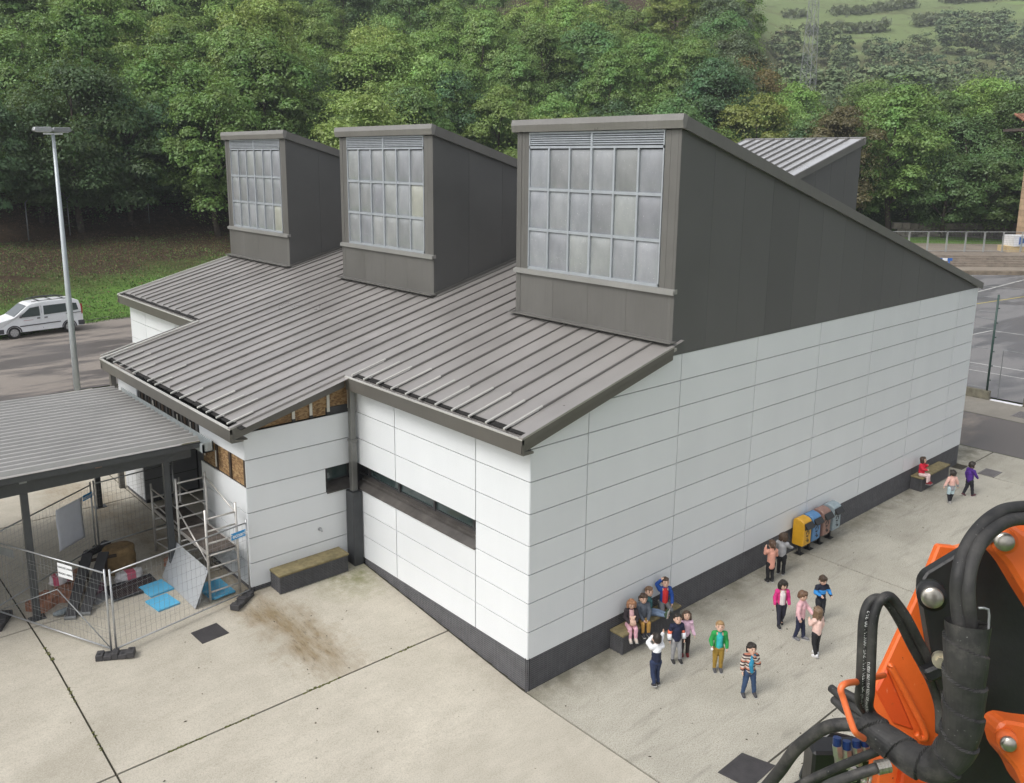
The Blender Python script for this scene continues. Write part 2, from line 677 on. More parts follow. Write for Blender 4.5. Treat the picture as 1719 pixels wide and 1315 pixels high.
def ter(x, y):
    d, l = dl(x, y)
    a = l / max(d, 1.0)
    b = base_far(x, y) - 0.07
    wl_ = 1 - smooth01(0.235, 0.305, a)
    dg = 46.3 + (a + .58) * 45
    left = b + 0.105 * min(max(d - dg, 0), 30)
    u = d - (dg + 29)
    if u > 0:
        left += 0.40 * u if u < 170 else 68 + 0.1 * (u - 170)
    right = b
    if d > 99:
        right = 1.05 + 0.15 * (d - 99)
    if d > 300:
        right = 31.2 + 0.36 * (d - 300) * (1 - 0.00012 * (d - 300)) + 6 * mnoise.noise(Vector((x * .008, y * .008, 0)))
    z = left * wl_ + right * (1 - wl_)
    if d < 99.5:
        z -= 0.25 * (1 - wl_)
    if d > 60:
        z += 0.5 * (1.0 if d > 101 else wl_) * mnoise.noise(Vector((x * .12, y * .12, 3)))
    return z


# terrain sheet, rows of growing spacing out to the horizon
ds = [-60, -25, -5]
d = 4.0
while d < 1500:
    ds.append(d)
    d += 1.6 if d < 110 else (3.5 if d < 200 else 16)
aa = [-1.5, -1.1, -0.9] + [(-0.74 + i * 0.0165) for i in range(91)] + [0.95, 1.2, 1.7]
vs, fs = [], []
for d in ds:
    for a in aa:
        x, y = xy(d, a * max(d, 45) if d < 45 else a * d)
        z = ter(x, y) if d > 30 else gz(x, y) - 0.08
        if -14 < y < 24 and -30 < x < 34:
            z = min(z, gz(x, y) - 0.09)
        vs.append((x, y, z))
na = len(aa)
for j in range(len(ds) - 1):
    for i in range(na - 1):
        fs.append((j * na + i, j * na + i + 1, (j + 1) * na + i + 1, (j + 1) * na + i))
m, nt, b = new_mat('terrain')
g = NT(nt)
co = g.n('ShaderNodeNewGeometry').outputs['Position']
n_big = g.noise(co, 0.16, 6, 0.65)
n_f = g.noise(co, 2.2, 5, 0.75)
grass = g.ramp(n_f, [(0.3, (0.075, 0.15, 0.03)), (0.7, (0.13, 0.23, 0.05))])
litter = g.ramp(n_f, [(0.3, (0.035, 0.026, 0.017)), (0.7, (0.085, 0.06, 0.038))])
dd = g.n('ShaderNodeVectorMath', operation='DOT_PRODUCT')
g.l(co, dd.inputs[0])
dd.inputs[1].default_value = (-0.36, 0.933, 0)           # distance from the car park edge
dist_edge = g.math('SUBTRACT', dd.outputs['Value'], 38.8)
dist_edge = g.math('ADD', dist_edge, g.math('MULTIPLY', g.math('SUBTRACT', n_big, 0.5), 16))
c = g.mix(g.mapr(dist_edge, 4.5, 11), grass, litter)
c = g.mix(g.mapr(dist_edge, 44, 58), c, (0.045, 0.075, 0.025))
ex = g.n('ShaderNodeVectorMath', operation='DISTANCE')
g.l(co, ex.inputs[0])
ex.inputs[1].default_value = (-10.6, -11.3, 10)
farf = g.mapr(ex.outputs['Value'], 240, 310)
sxz = g.n('ShaderNodeSeparateXYZ')
g.l(co, sxz.inputs[0])
vor = g.n('ShaderNodeTexVoronoi')
vor.inputs['Scale'].default_value = 0.010
wv = g.n('ShaderNodeVectorMath', operation='ADD')
g.l(co, wv.inputs[0])
nz = g.n('ShaderNodeTexNoise')
nz.inputs['Scale'].default_value = 0.012
g.l(co, nz.inputs['Vector'])
sv = g.n('ShaderNodeVectorMath', operation='SCALE')
g.l(nz.outputs['Color'], sv.inputs[0])
sv.inputs['Scale'].default_value = 70
g.l(sv.outputs[0], wv.inputs[1])
g.l(g.scaled(wv.outputs[0], (1, 1, 2.0)), vor.inputs['Vector'])
fields = g.ramp(vor.outputs['Color'], [(0.15, (0.17, 0.245, 0.085)), (0.45, (0.21, 0.285, 0.10)), (0.7, (0.155, 0.20, 0.085)), (0.95, (0.23, 0.30, 0.11))])
scrub = g.ramp(g.noise(co, 0.09, 6, 0.7), [(0.35, (0.085, 0.10, 0.045)), (0.65, (0.15, 0.155, 0.075))])
low = g.mapr(g.math('ADD', sxz.outputs[2], g.math('MULTIPLY', g.noise(co, 0.02, 4), 60)), 84, 92)
fields = g.mix(low, scrub, fields)
fields = g.mix(g.mapr(g.noise(g.scaled(co, (.05, .05, .14)), 1.0, 5, 0.7), 0.53, 0.6, 0, 0.7), fields, scrub)
c = g.mix(farf, c, fields)
g.l(c, b.inputs['Base Color'])
b.inputs['Roughness'].default_value = 0.95
b.inputs['Specular IOR Level'].default_value = 0.1
g.bump(g.noise(co, 9, 4, 0.7), 0.6, b, 0.08)
me = bpy.data.meshes.new('terrain')
me.from_pydata(vs, [], fs)
me.polygons.foreach_set('use_smooth', [True] * len(me.polygons))
me.materials.append(m)
kind(link('terrain', me), 'structure')

# ---- concrete yard: single cast slabs with open joints
yard = struct_root('yard')


def slab(x0, x1, y0, y1, mat):
    gap = 0.02
    ny = max(1, int((y1 - y0) / 0.8))
    nx = max(1, int((x1 - x0) / 1.5))
    mb = MB()
    X0, X1, Y0, Y1 = x0 + gap, x1 - gap, y0 + gap, y1 - gap
    mb.grid(nx, ny, lambda u, v: (X0 + (X1 - X0) * u, Y0 + (Y1 - Y0) * v, gz(X0 + (X1 - X0) * u, Y0 + (Y1 - Y0) * v)))
    for (a, bb) in (((X0, Y0), (X1, Y0)), ((X1, Y0), (X1, Y1)), ((X1, Y1), (X0, Y1)), ((X0, Y1), (X0, Y0))):
        n = ny if a[0] == bb[0] else nx
        mb.grid(n, 1, lambda u, v: (a[0] + (bb[0] - a[0]) * u, a[1] + (bb[1] - a[1]) * u, gz(a[0] + (bb[0] - a[0]) * u, a[1] + (bb[1] - a[1]) * u) - 0.06 * v))
    return mb.build('concrete_slab', mat, yard)


for (xs, ys, mt) in (((-19, -13, -7.03, -0.02), (-9.5, -3.9, 2.53, 7.85, 13.9, 20.2, 27.6), M_yard_l),):
    for i in range(len(xs) - 1):
        for j in range(len(ys) - 1):
            if j > 2 and i == 2:
                slab(xs[i], -2.85 if j < 5 else xs[i + 1], ys[j], ys[j + 1], mt)
                if j < 5:
                    slab(-2.85, xs[i + 1], ys[j], ys[j + 1], mt)
            else:
                slab(xs[i], xs[i + 1], ys[j], ys[j + 1], mt)
for i, (x0, x1) in enumerate(((-0.02, 10.05), (10.05, 20.15), (20.15, 23.0))):
    for (y0, y1) in ((-12, -4.29), (-4.29, -0.36 if i == 2 else 0.03)):
        slab(x0, x1, y0, y1, M_yard_r)
slab(20.76, 23.0, -0.36, 7.0, M_yard_r)

# joint bed and moss in the joints
mb = MB()
for (x0, x1, y0, y1) in ((-19, 23, -12, 27.6),):
    nx, ny = 40, 44
    mb.grid(nx, ny, lambda u, v: (x0 + (x1 - x0) * u, y0 + (y1 - y0) * v, gz(x0 + (x1 - x0) * u, y0 + (y1 - y0) * v) - 0.03))
kind(mb.build('joint_bed', M_joint, yard), 'structure')
M_moss = pm('joint_moss', (0.10, 0.105, 0.035), 0.95, var=0.4)
mb = MB()
for k in range(420):
    t = rng.random()
    if k < 300:
        px_, py_ = -7.0 + t * 6.7, 2.53 + rng.normal(0, 0.012)
        if mnoise.noise(Vector((px_ * 1.1, 0, 0))) < 0.02:
            continue
    else:
        px_, py_ = -7.03 + rng.normal(0, 0.012), 2.5 + t * 5
        if mnoise.noise(Vector((py_ * 1.3, 7, 0))) < 0.1:
            continue
    z = gz(px_, py_)
    s = rng.uniform(0.01, 0.026)
    mb.ell((px_, py_, z - 0.004), (s * 1.6, s, s * 0.6), 6, 4)
kind(mb.build('moss', M_moss, None, True), 'stuff')

# ---- car park at the left and the lane at the right
mb = MB()


def cp(u, v):
    x = -70 + 150 * u
    y0, y1 = 27.62, 41.5 + 0.38 * (x + 0.7) + 0.5 * math.sin(x * 0.3)
    y = y0 + (max(y1, y0 + 1) - y0) * v
    return x, y, base_far(x, y) + 0.004
mb.grid(60, 10, cp)
kind(mb.build('car_park', M_asph), 'structure')
kb = MB()
for i in range(46):
    x = -24 + i * 1.0
    yA = 41.5 + 0.38 * (x + 0.7) + 0.5 * math.sin(x * 0.3)
    x2 = x + 0.985
    yB = 41.5 + 0.38 * (x2 + 0.7) + 0.5 * math.sin(x2 * 0.3)
    kb.beam((x, yA + .06, base_far(x, yA) + 0.02), (x2, yB + .06, base_far(x2, yB) + 0.02), 0.12, 0.10)
kind(kb.build('kerb', pm('kerb_concrete', (0.10, 0.095, 0.08), 0.9, var=0.3)), 'structure')
mb = MB()
mb.add([(23.03, -30, .0), (27.0, -30, .0), (28.2, 16, .0), (23.03, 16, .0)], [(0, 1, 2, 3)])
kind(mb.build('lane', M_asph), 'structure')
mb = MB()
mb.add([(27.03, -30, .006), (30.0, -30, .006), (31.2, 16, .006), (28.23, 16, .006)], [(0, 1, 2, 3)])
kind(mb.build('footpath', mat_concrete('path_concrete', (0.27, 0.25, 0.215), (0.19, 0.175, 0.15), 0.8)), 'structure')
court = struct_root('sports_court')
mb = MB()
mb.add([(31.2, -40, -.01), (82, -40, -.01), (82, 17.2, -.01), (77.5, 21, -.01), (60, 30, -.01), (31.2, 30, -.01)], [(0, 1, 2, 3, 4, 5)])
kind(mb.build('court_surface', M_court, court), 'structure')
M_line_w = pm('white_line_paint', (0.5, 0.5, 0.48), 0.7, var=0.25)
M_line_y = pm('yellow_line_paint', (0.48, 0.40, 0.12), 0.7, var=0.25)


def court_line(a, bq, w, mt):
    mb = MB()
    a, bq = Vector((*a, 0)), Vector((*bq, 0))
    s = (bq - a).cross(Vector((0, 0, 1))).normalized() * w / 2
    mb.add([a - s, bq - s, bq + s, a + s], [(0, 1, 2, 3)])
    for i in range(len(mb.v)):
        mb.v[i] = (mb.v[i][0], mb.v[i][1], -0.004)
    mb.build('court_line', mt, court)


court_line((60.5, 16.1), (78.2, 16.6), 0.16, M_line_w)
court_line((56.3, 14.2), (67.5, 12.6), 0.14, M_line_y)
court_line((44.6, 9.35), (48.44, 8.9), 0.12, M_line_w)
court_line((48.44, 8.9), (48.2, -8), 0.12, M_line_w)
court_line((37.9, 7.4), (38.2, -9), 0.12, M_line_w)
court_line((36.1, 7.4), (36.35, -9), 0.09, M_line_w)
court_line((70, 17.6), (72.5, 5), 0.12, M_line_w)

# ------------------------------------------------------------------ school building
Zk = [0.7, 1.295, 1.91, 2.515, 3.113, 3.766, 4.416, 5.068, 5.675, 6.28]
XL = [0, 1.577, 4.486, 7.436, 10.39, 13.34, 16.27, 19.20, 20.73]
ROOF0, RS = 5.36, 0.26                     # front roof plane: z = ROOF0 + RS*(x+0.37)
LANT_X, LANT_Z, LS = 4.11, 11.32, 0.2905   # lantern roof plane: z = LANT_Z - LS*(x-4.03)
YN = 21.95                                 # north wall


def zr(x):
    return ROOF0 + RS * (x + 0.37)


def zl(x):
    return LANT_Z - LS * (x - 4.03)


school = thing('school_building', 'grey roofed white panelled school building with tall roof lights', 'building', (8, 8, 0))


def clip(poly, fn):
    """clip a 2D polygon to fn(p) <= 0 (linear)"""
    out = []
    for i, p in enumerate(poly):
        qn = poly[(i + 1) % len(poly)]
        fp, fq = fn(p), fn(qn)
        if fp <= 0:
            out.append(p)
        if (fp < 0 < fq) or (fq < 0 < fp):
            t = fp / (fp - fq)
            out.append((p[0] + (qn[0] - p[0]) * t, p[1] + (qn[1] - p[1]) * t))
    return out


def panel(poly, plane, thick=0.03, mat=None, name='cladding_panel', parent=None):
    """plane: ('y', value, outward sign) or ('x', value, sign); poly in (horizontal, z)"""
    ax, val, sg = plane
    if len(poly) < 3:
        return
    mb = MB()
    if ax == 'y':
        mb.prism([(p[0], val, p[1]) for p in poly], (0, -sg * thick, 0))
    else:
        mb.prism([(val, p[0], p[1]) for p in poly], (-sg * thick, 0, 0))
    return mb.build(name, mat or M_clad, parent or school)


G_ = 0.0095


def rect(a, b, z0, z1):
    H_ = .0115
    return [(a + H_, z0 + G_), (b - H_, z0 + G_), (b - H_, z1 - G_), (a + H_, z1 - G_)]


# carcass (dark, shows only in the joints)
def carcass(poly, y0, y1):
    mb = MB()
    mb.prism([(p[0], y0, p[1]) for p in poly], (0, y1 - y0, 0))
    return mb.build('carcass', M_core, school)


carcass([(0.035, .2), (20.69, .2), (20.69, 6.2), (4.15, 6.2), (0.035, 4.95)], 0.035, 0.6)
carcass([(0.45, .2), (20.69, .2), (20.69, 6.0), (12.7, 8.3), (0.45, 5.1)], 0.6, YN - 0.035)
for bx_ in ((0.035, 0.45, 0.6, 1.6, .2, 4.95), (0.035, 0.45, 1.6, 6.2, .2, 2.515), (0.035, 0.45, 1.6, 6.2, 3.15, 4.95), (0.035, 0.45, 14.8, YN - .035, .2, 4.95),
            (-2.74, -.72, 6.37, 8.80, .2, 4.05), (-.72, 0.45, 6.62, 8.80, .2, 4.6), (-.72, 0.0, 6.325, 6.62, .2, 2.515), (-.72, 0.0, 6.325, 6.62, 3.15, 4.6),
            (-1.2, 0.45, 8.80, 13.15, .2, 4.2), (-2.775, -1.2, 8.80, 13.15, 3.35, 4.02), (-2.775, 0.45, 13.15, 14.75, .2, 4.05)):
    mb = MB()
    mb.box(*bx_)
    mb.build('carcass', M_core, school)

# south long wall
for c in range(8):
    for r in range(9):
        poly = rect(XL[c], XL[c + 1], Zk[r], Zk[r + 1])
        poly = clip(poly, lambda p: p[1] - (zr(p[0]) - 0.27) if p[0] < 4.05 else -1)
        if c == 1 and r >= 7:
            poly = clip(rect(XL[c], XL[c + 1], Zk[r], Zk[r + 1]), lambda p: p[1] - (zr(p[0]) - 0.27))
        if c == 7 and r == 8:
            poly = clip(poly, lambda p: p[1] - (zl(p[0]) - 0.02))
        panel(poly, ('y', 0, -1))
# front wall, right bay
YF = [0, 1.62, 4.52, 6.27]
for c in range(3):
    for r in range(8):
        if c > 0 and r == 3:
            continue
        z1 = min(Zk[r + 1], 5.10)
        if z1 - Zk[r] < 0.05:
            continue
        panel(rect(YF[c], YF[c + 1], Zk[r], z1), ('x', 0, -1))
# front wall, far bay
YB = [14.78, 17.45, 20.35, YN]
for c in range(3):
    for r in range(8):
        z1 = min(Zk[r + 1], 5.10)
        if z1 - Zk[r] > 0.05:
            panel(rect(YB[c], YB[c + 1], Zk[r], z1), ('x', 0, -1))
# north and rear walls
for c in range(8):
    for r in range(9):
        poly = rect(XL[c], XL[c + 1], Zk[r], Zk[r + 1])
        poly = clip(poly, lambda p: p[1] - (zr(p[0]) - 0.27)) if c < 2 else poly
        panel(poly, ('y', YN, 1))
for c in range(8):
    y0 = c * YN / 8
    for r in range(9):
        panel(rect(y0, y0 + YN / 8, Zk[r], min(Zk[r + 1], 6.2)), ('x', 20.73, 1))
# wing: return wall facing the near corner
for r in range(7):
    z0, z1 = Zk[r], Zk[r + 1]
    if r == 3:
        panel(rect(-2.81, -0.80, z0, z1), ('y', 6.29, -1))
        continue
    if r == 6:
        continue
    panel(clip(rect(-2.81, -0.015, z0, z1), lambda p: p[1] - (zr(p[0]) - 0.25)), ('y', 6.29, -1))
# wing: exposed boards under the verge
edges = [-2.78, -1.57, -1.12, -0.66, -0.03]
for i in range(4):
    poly = clip(rect(edges[i], edges[i + 1], 4.425, 5.2), lambda p: p[1] - (zr(p[0]) - 0.2))
    panel(poly, ('y', 6.345, -1), 0.02, M_osb, 'osb_board')
for x in (-1.57, -1.12, -0.66, -0.10):
    mb = MB()
    mb.box(x - .035, x + .035, 6.30, 6.324, 4.50, zr(x) - 0.2)
    mb.build('batten', M_stud_w, school)
    mb = MB()
    mb.box(x - .042, x + .042, 6.292, 6.324, 4.43, 4.495)
    mb.build('bracket', M_black, school)
# wing: front wall (under the eave and beside the door)
for r in range(6):
    if r == 4:
        continue
    z1 = min(Zk[r + 1], 4.36)
    panel(rect(6.29, 8.80, Zk[r], z1), ('x', -2.81, -1))
    panel(rect(13.15, 14.75, Zk[r], z1), ('x', -2.81, -1))
panel(rect(13.15, 14.75, Zk[4], Zk[5]), ('x', -2.81, -1))
for (a, b_) in ((6.43, 7.10), (7.17, 7.85), (7.92, 8.75)):
    panel(rect(a, b_, Zk[4], Zk[5]), ('x', -2.765, -1), 0.02, M_osb, 'osb_board')
for y in (6.36, 7.135, 7.885):
    mb = MB()
    mb.box(-2.80, -2.768, y - .05, y + .05, Zk[4] + .01, Zk[5] - .01)
    mb.build('batten', M_timber, school)
for (y, z0, z1) in ((7.89, 3.2, 3.6), (8.55, 3.3, 3.62)):
    mb = MB()
    mb.box(-2.815, -2.80, y - .02, y + .02, z0, z1)
    mb.build('batten', M_stud_w, school)
# exposed battens of the strip above the canopy
mb = MB()
mb.box(-2.776, -2.77, 8.81, 13.10, 3.36, 4.36)
mb.build('membrane', M_black_gap, school)
for k in range(17):
    y = 8.95 + k * 0.252
    mb = MB()
    mb.box(-2.80, -2.772, y - .03, y + (.03 if k % 3 else .1), 3.4, 4.3)
    mb.build('batten', M_timber if k % 2 else pm('grey_batten', (0.10, 0.095, 0.09), 0.8), school)
for y in (9.35, 10.2, 11.9):
    mb = MB()
    mb.box(-2.815, -2.80, y - .015, y + .015, 3.62, 3.95)
    mb.build('batten', M_stud_w, school)
# entrance recess
M_grey_panel = pm('grey_recess_panel', (0.20, 0.205, 0.21), 0.45, var=0.06, rand=0.04)
for r in range(4):
    panel(rect(-2.80, -1.25, Zk[r], min(Zk[r + 1], 3.30)), ('y', 13.145, -1), 0.03, M_grey_panel)
mb = MB()
mb.box(-1.23, -1.20, 8.82, 13.1, 0.62, 3.34)
mb.build('recess_back', M_black, school)
for k in range(12):
    mb = MB()
    y = 8.95 + k * 0.21
    mb.box(-1.26, -1.232, y, y + .07, 0.65, 3.3)
    mb.build('door_slat', M_pillar, school)
panel(rect(11.75, 13.10, .7, 3.3), ('x', -1.235, -1), 0.03, M_grey_panel, 'recess_panel')
mb = MB()
mb.box(-2.78, -1.24, 8.82, 13.1, 3.31, 3.345)
mb.build('recess_ceiling', M_grey_panel, school)

# plinth: slatted grilles on all visible walls
def plinth(a, b, n):
    """a,b ground-plan ends; n outward normal"""
    a, b, n = Vector((*a, 0)), Vector((*b, 0)), Vector((*n, 0))
    d = (b - a)
    L = d.length
    d.normalize()
    npan = max(1, round(L / 1.95))
    for i in range(npan):
        s0, s1 = L * i / npan + .008, L * (i + 1) / npan - .008
        mb = MB()
        for k in range(18):
            z = 0.662 - k * 0.046
            if z < min(gz(*(a + d * s0).xy), gz(*(a + d * s1).xy)) - 0.03:
                break
            p0, p1 = a + d * s0 + n * -0.03 + Vector((0, 0, z)), a + d * s1 + n * -0.03 + Vector((0, 0, z))
            mb.beam(p0, p1, 0.02, 0.022)
        nv = int((s1 - s0) / 0.11)
        for k in range(nv + 1):
            p = a + d * (s0 + (s1 - s0) * k / nv) + n * -0.037
            zb = gz(p.x, p.y) - .02
            mb.beam(p + Vector((0, 0, zb)), p + Vector((0, 0, 0.685)), 0.012, 0.012, up=n)
        mb.build('plinth_grille', M_plinth, school, fix=False)
    mb = MB()
    mb.beam(a + n * -0.055 + Vector((0, 0, .3)), b + n * -0.055 + Vector((0, 0, .3)), 0.02, 0.86)
    mb.build('plinth_back', pm('plinth_shadow', (0.028, 0.028, 0.03), 0.8), school)


plinth((0, 0), (20.73, 0), (0, -1))
plinth((0, 6.27), (0, 0), (-1, 0))
plinth((-2.81, 6.29), (-0.02, 6.29), (0, -1))
plinth((-2.81, 8.8), (-2.81, 6.29), (-1, 0))
plinth((0, YN), (0, 14.8), (-1, 0))
plinth((-2.81, 14.7), (-2.81, 13.15), (-1, 0))

# strip window of the front wall and its short return
def strip_window():
    f = MB()
    f.box(0.30, 0.36, 1.63, 6.55, 3.04, 3.12)
    f.box(0.30, 0.36, 1.63, 6.55, 2.66, 2.72)
    for y in (1.68, 2.02, 3.42, 4.80, 6.10):
        f.box(0.28, 0.37, y - .035, y + .035, 2.66, 3.12)
    w = f.build('window', M_frame, school)
    ys = (1.68, 2.02, 3.42, 4.80, 6.10)
    for i in range(4):
        p = MB()
        p.box(0.325, 0.335, ys[i] + .036, ys[i + 1] - .036, 2.72, 3.04)
        p.build('pane', M_glass, w)
    s = MB()
    s.prism([(-0.03, 1.63, 2.475), (-0.03, 1.63, 2.50), (0.12, 1.63, 2.60), (0.19, 1.63, 2.61), (0.19, 1.63, 2.655), (0.30, 1.63, 2.68), (0.30, 1.63, 2.475)], (0, 4.64, 0))
    s.build('window_sill', M_sill, school)
    l_ = MB()
    l_.box(0.02, 0.40, 1.60, 1.625, 2.515, 3.113)
    l_.box(0.02, 0.40, 1.63, 6.27, 3.122, 3.14)
    l_.build('window_reveal', M_black, school)
    b2 = MB()
    b2.box(-0.75, -0.02, 6.60, 6.62, 2.5, 3.12)
    b2.build('window', M_frame, school)
    p = MB()
    p.box(-0.72, -0.06, 6.575, 6.585, 2.7, 3.09)
    p.build('pane', M_glass, school)
    s = MB()
    s.prism([(-0.79, 6.26, 2.48), (-0.79, 6.26, 2.51), (-0.79, 6.58, 2.66), (-0.79, 6.58, 2.48)], (0.76, 0, 0))
    s.build('window_sill', M_sill, school)
    r_ = MB()
    r_.box(-0.80, -0.785, 6.30, 6.6, 2.515, 3.113)
    r_.box(-0.79, -0.02, 6.30, 6.6, 3.118, 3.14)
    r_.build('window_reveal', M_black, school)


strip_window()
# corner casing and downpipe
mb = MB()
mb.box(-0.29, -0.03, 5.93, 6.26, 0.5, 2.47)
mb.build('pipe_casing', M_pillar, school, bevel=0.012)
mb = MB()
mb.box(-0.235, -0.085, 6.02, 6.17, 2.47, 3.75)
mb.box(-0.225, -0.095, 6.03, 6.16, 3.75, 5.06)
mb.box(-0.25, -0.07, 6.00, 6.19, 3.72, 3.78)
mb.build('downpipe', mat_zinc('downpipe_zinc', (0.22, 0.22, 0.21)), school, bevel=0.008)
mb = MB()
mb.box(-2.98, -2.83, 14.80, 14.95, 0.5, 4.4)
mb.build('downpipe', M_fascia, school, bevel=0.008)
mb = MB()
mb.tube([(-1.02, 6.285, 1.64), (-1.02, 6.20, 1.64), (-1.02, 6.17, 1.60)], 0.02, 8)
mb.tube([(-1.02, 6.283, 1.64), (-1.02, 6.277, 1.64)], 0.05, 12)
mb.build('wall_tap', M_galv, school)

# ------------------------------------------------------------------ roofs
XE, XW = -0.37, -3.22           # eave lines
YA, YB2, YC, YD = -0.16, 6.04, 14.85, YN + 0.12
TH = 0.06
mb = MB()


def plane_quad(x0, x1, y0, y1, fz, t=TH):
    n = 1
    vs = [(x0, y0, fz(x0) - t), (x1, y0, fz(x1) - t), (x1, y1, fz(x1) - t), (x0, y1, fz(x0) - t),
          (x0, y0, fz(x0)), (x1, y0, fz(x1)), (x1, y1, fz(x1)), (x0, y1, fz(x0))]
    return vs, [(0, 3, 2, 1), (4, 5, 6, 7), (0, 1, 5, 4), (1, 2, 6, 5), (2, 3, 7, 6), (3, 0, 4, 7)]


XRIDGE = (LANT_Z + LS * 4.03 - ROOF0 - RS * 0.37) / (RS + LS)
zp = lambda x: zr(x) - 0.045
roof = MB()
roof.add(*plane_quad(XE + .16, LANT_X, YA + .02, YD - .02, zp))
roof.add(*plane_quad(LANT_X + .002, XRIDGE, .15, YD - .02, zp))
roof.build('roof_deck', M_zinc_roof, school)
roof_root = bpy.data.objects.new('roof', None)
C.objects.link(roof_root)
roof_root.parent = school
roof_root.location = (0, 0, 0)
roof_root.location = Vector((4, 8, 6)) - Vector(school.location)
# metal trays between the seams, one by one, following front bays and wing
lant = [(0.0, 5.0), (8.5, 13.45), (17.1, 22.05)]
NS = 41
pitch = (YD - YA - 0.1) / NS
for i in range(NS):
    y0 = YA + .05 + i * pitch
    y1 = y0 + pitch
    yc = (y0 + y1) / 2
    xs = XW + .2 if YB2 < yc < YC else XE + .2
    xe = XRIDGE
    for (a, b_) in lant:
        if a - .05 < yc < b_ + .05:
            xe = LANT_X + 0.3
    cutx = xs + 0.05 + (0.05 * rng.random() if i % 2 else 0)
    t = MB()
    t.add(*plane_quad(cutx, xe, y0 + .014, y1 - .014, zr, 0.012))
    t.build('roof_tray', M_zinc_roof, roof_root)
    big = i % 2 == 0
    hh, ww = (0.05, 0.03) if big else (0.034, 0.02)
    s = MB()
    xs2 = cutx + (0.75 if big and yc < 6 else 0.02)
    s.add(*plane_quad(xs2, xe, y1 - ww / 2, y1 + ww / 2, lambda x: zr(x) + hh, hh + .03))
    s.build('standing_seam', M_seam_shade, roof_root)
    # eave ends: black sheets stand in for the dark of open trays, loose bright cover strips
    e = MB()
    e.add(*plane_quad(xs - .03, cutx, y0 + .02, y1 - .02, lambda x: zr(x) - .004, .02))
    e.build('eave_dark_sheet', M_black_gap, roof_root)
    if (yc < 5.9 and True) or (YB2 < yc < YC and rng.random() < 0.75):
        ln = rng.uniform(0.75, 1.0) if yc < 6 else rng.uniform(0.3, 1.0)
        off = rng.uniform(-.03, .03)
        st = MB()
        st.add(*plane_quad(xs - .12, xs + ln, y1 + off - .024, y1 + off + .024, lambda x: zr(x) + .065, .03))
        st.build('cover_strip', M_flash, roof_root)
# eave trims and fascias
fa = bpy.data.objects.new('fascia', None)
C.objects.link(fa)
fa.parent = school
fa.location = Vector((0, 6, 5)) - Vector(school.location)


def eave(x, y0, y1):
    z = zr(x)
    f = MB()
    f.prism([(x, y0, z), (x + .03, y0, z - .30), (x + .30, y0, z - .30), (x + .30, y0, z - .26), (x + .07, y0, z - .22), (x + .05, y0, z)], (0, y1 - y0, 0))
    f.build('eave_board', M_fascia, fa)
    e = MB()
    e.box(x - .008, x + .062, y0, y1, z, z + .022)
    e.build('eave_trim', M_flash, fa)


eave(XE, YA, YB2 - .02)
eave(XW, YB2, YC)
eave(XE, YC + .02, YD)


def verge(y, x0, x1, sg, trim=None):
    """sloping edge board; sg = outward direction along y"""
    for (o, h0, h1) in ((0, 0.035, 0.14), (0.018, 0.14, 0.30)):
        f = MB()
        f.prism([(x0, y - sg * o, zr(x0) + .04 - h0), (x1, y - sg * o, zr(x1) + .04 - h0), (x1, y - sg * o, zr(x1) + .04 - h1), (x0, y - sg * o, zr(x0) + .04 - h1)], (0, -sg * .05, 0))
        f.build('verge_board', M_fascia, fa)
    t = MB()
    t.prism([(x0, y + sg * .006, zr(x0) + .05), (x1, y + sg * .006, zr(x1) + .05), (x1, y + sg * .006, zr(x1) + .006), (x0, y + sg * .006, zr(x0) + .006)], (0, -sg * .10, 0))
    t.build('verge_trim', trim or M_zinc_roof, fa)


verge(YA, XE, LANT_X - 0.12, -1)
verge(YB2, XW, XE + .02, -1)
verge(YC, XW, XE + .1, 1, M_flash)
verge(YD, XE, LANT_X - .1, 1, M_flash)
sf = MB()
sf.box(XW + .05, -2.8, YB2 + .06, YC - .06, zr(XW) - .30, zr(XW) - .27)
sf.build('soffit', M_fascia, fa)
# rear roof plane
rr = MB()
rr.add(*plane_quad(XRIDGE, 20.86, 5.0, YD, zl, .1))
rr.build('rear_roof', M_zinc_roof, school)
for i in range(34):
    y = 5.3 + i * 0.5
    s = MB()
    s.add(*plane_quad(XRIDGE, 20.84, y - .02, y + .02, lambda x: zl(x) + .05, .07))
    s.build('standing_seam', M_zinc_roof, roof_root)


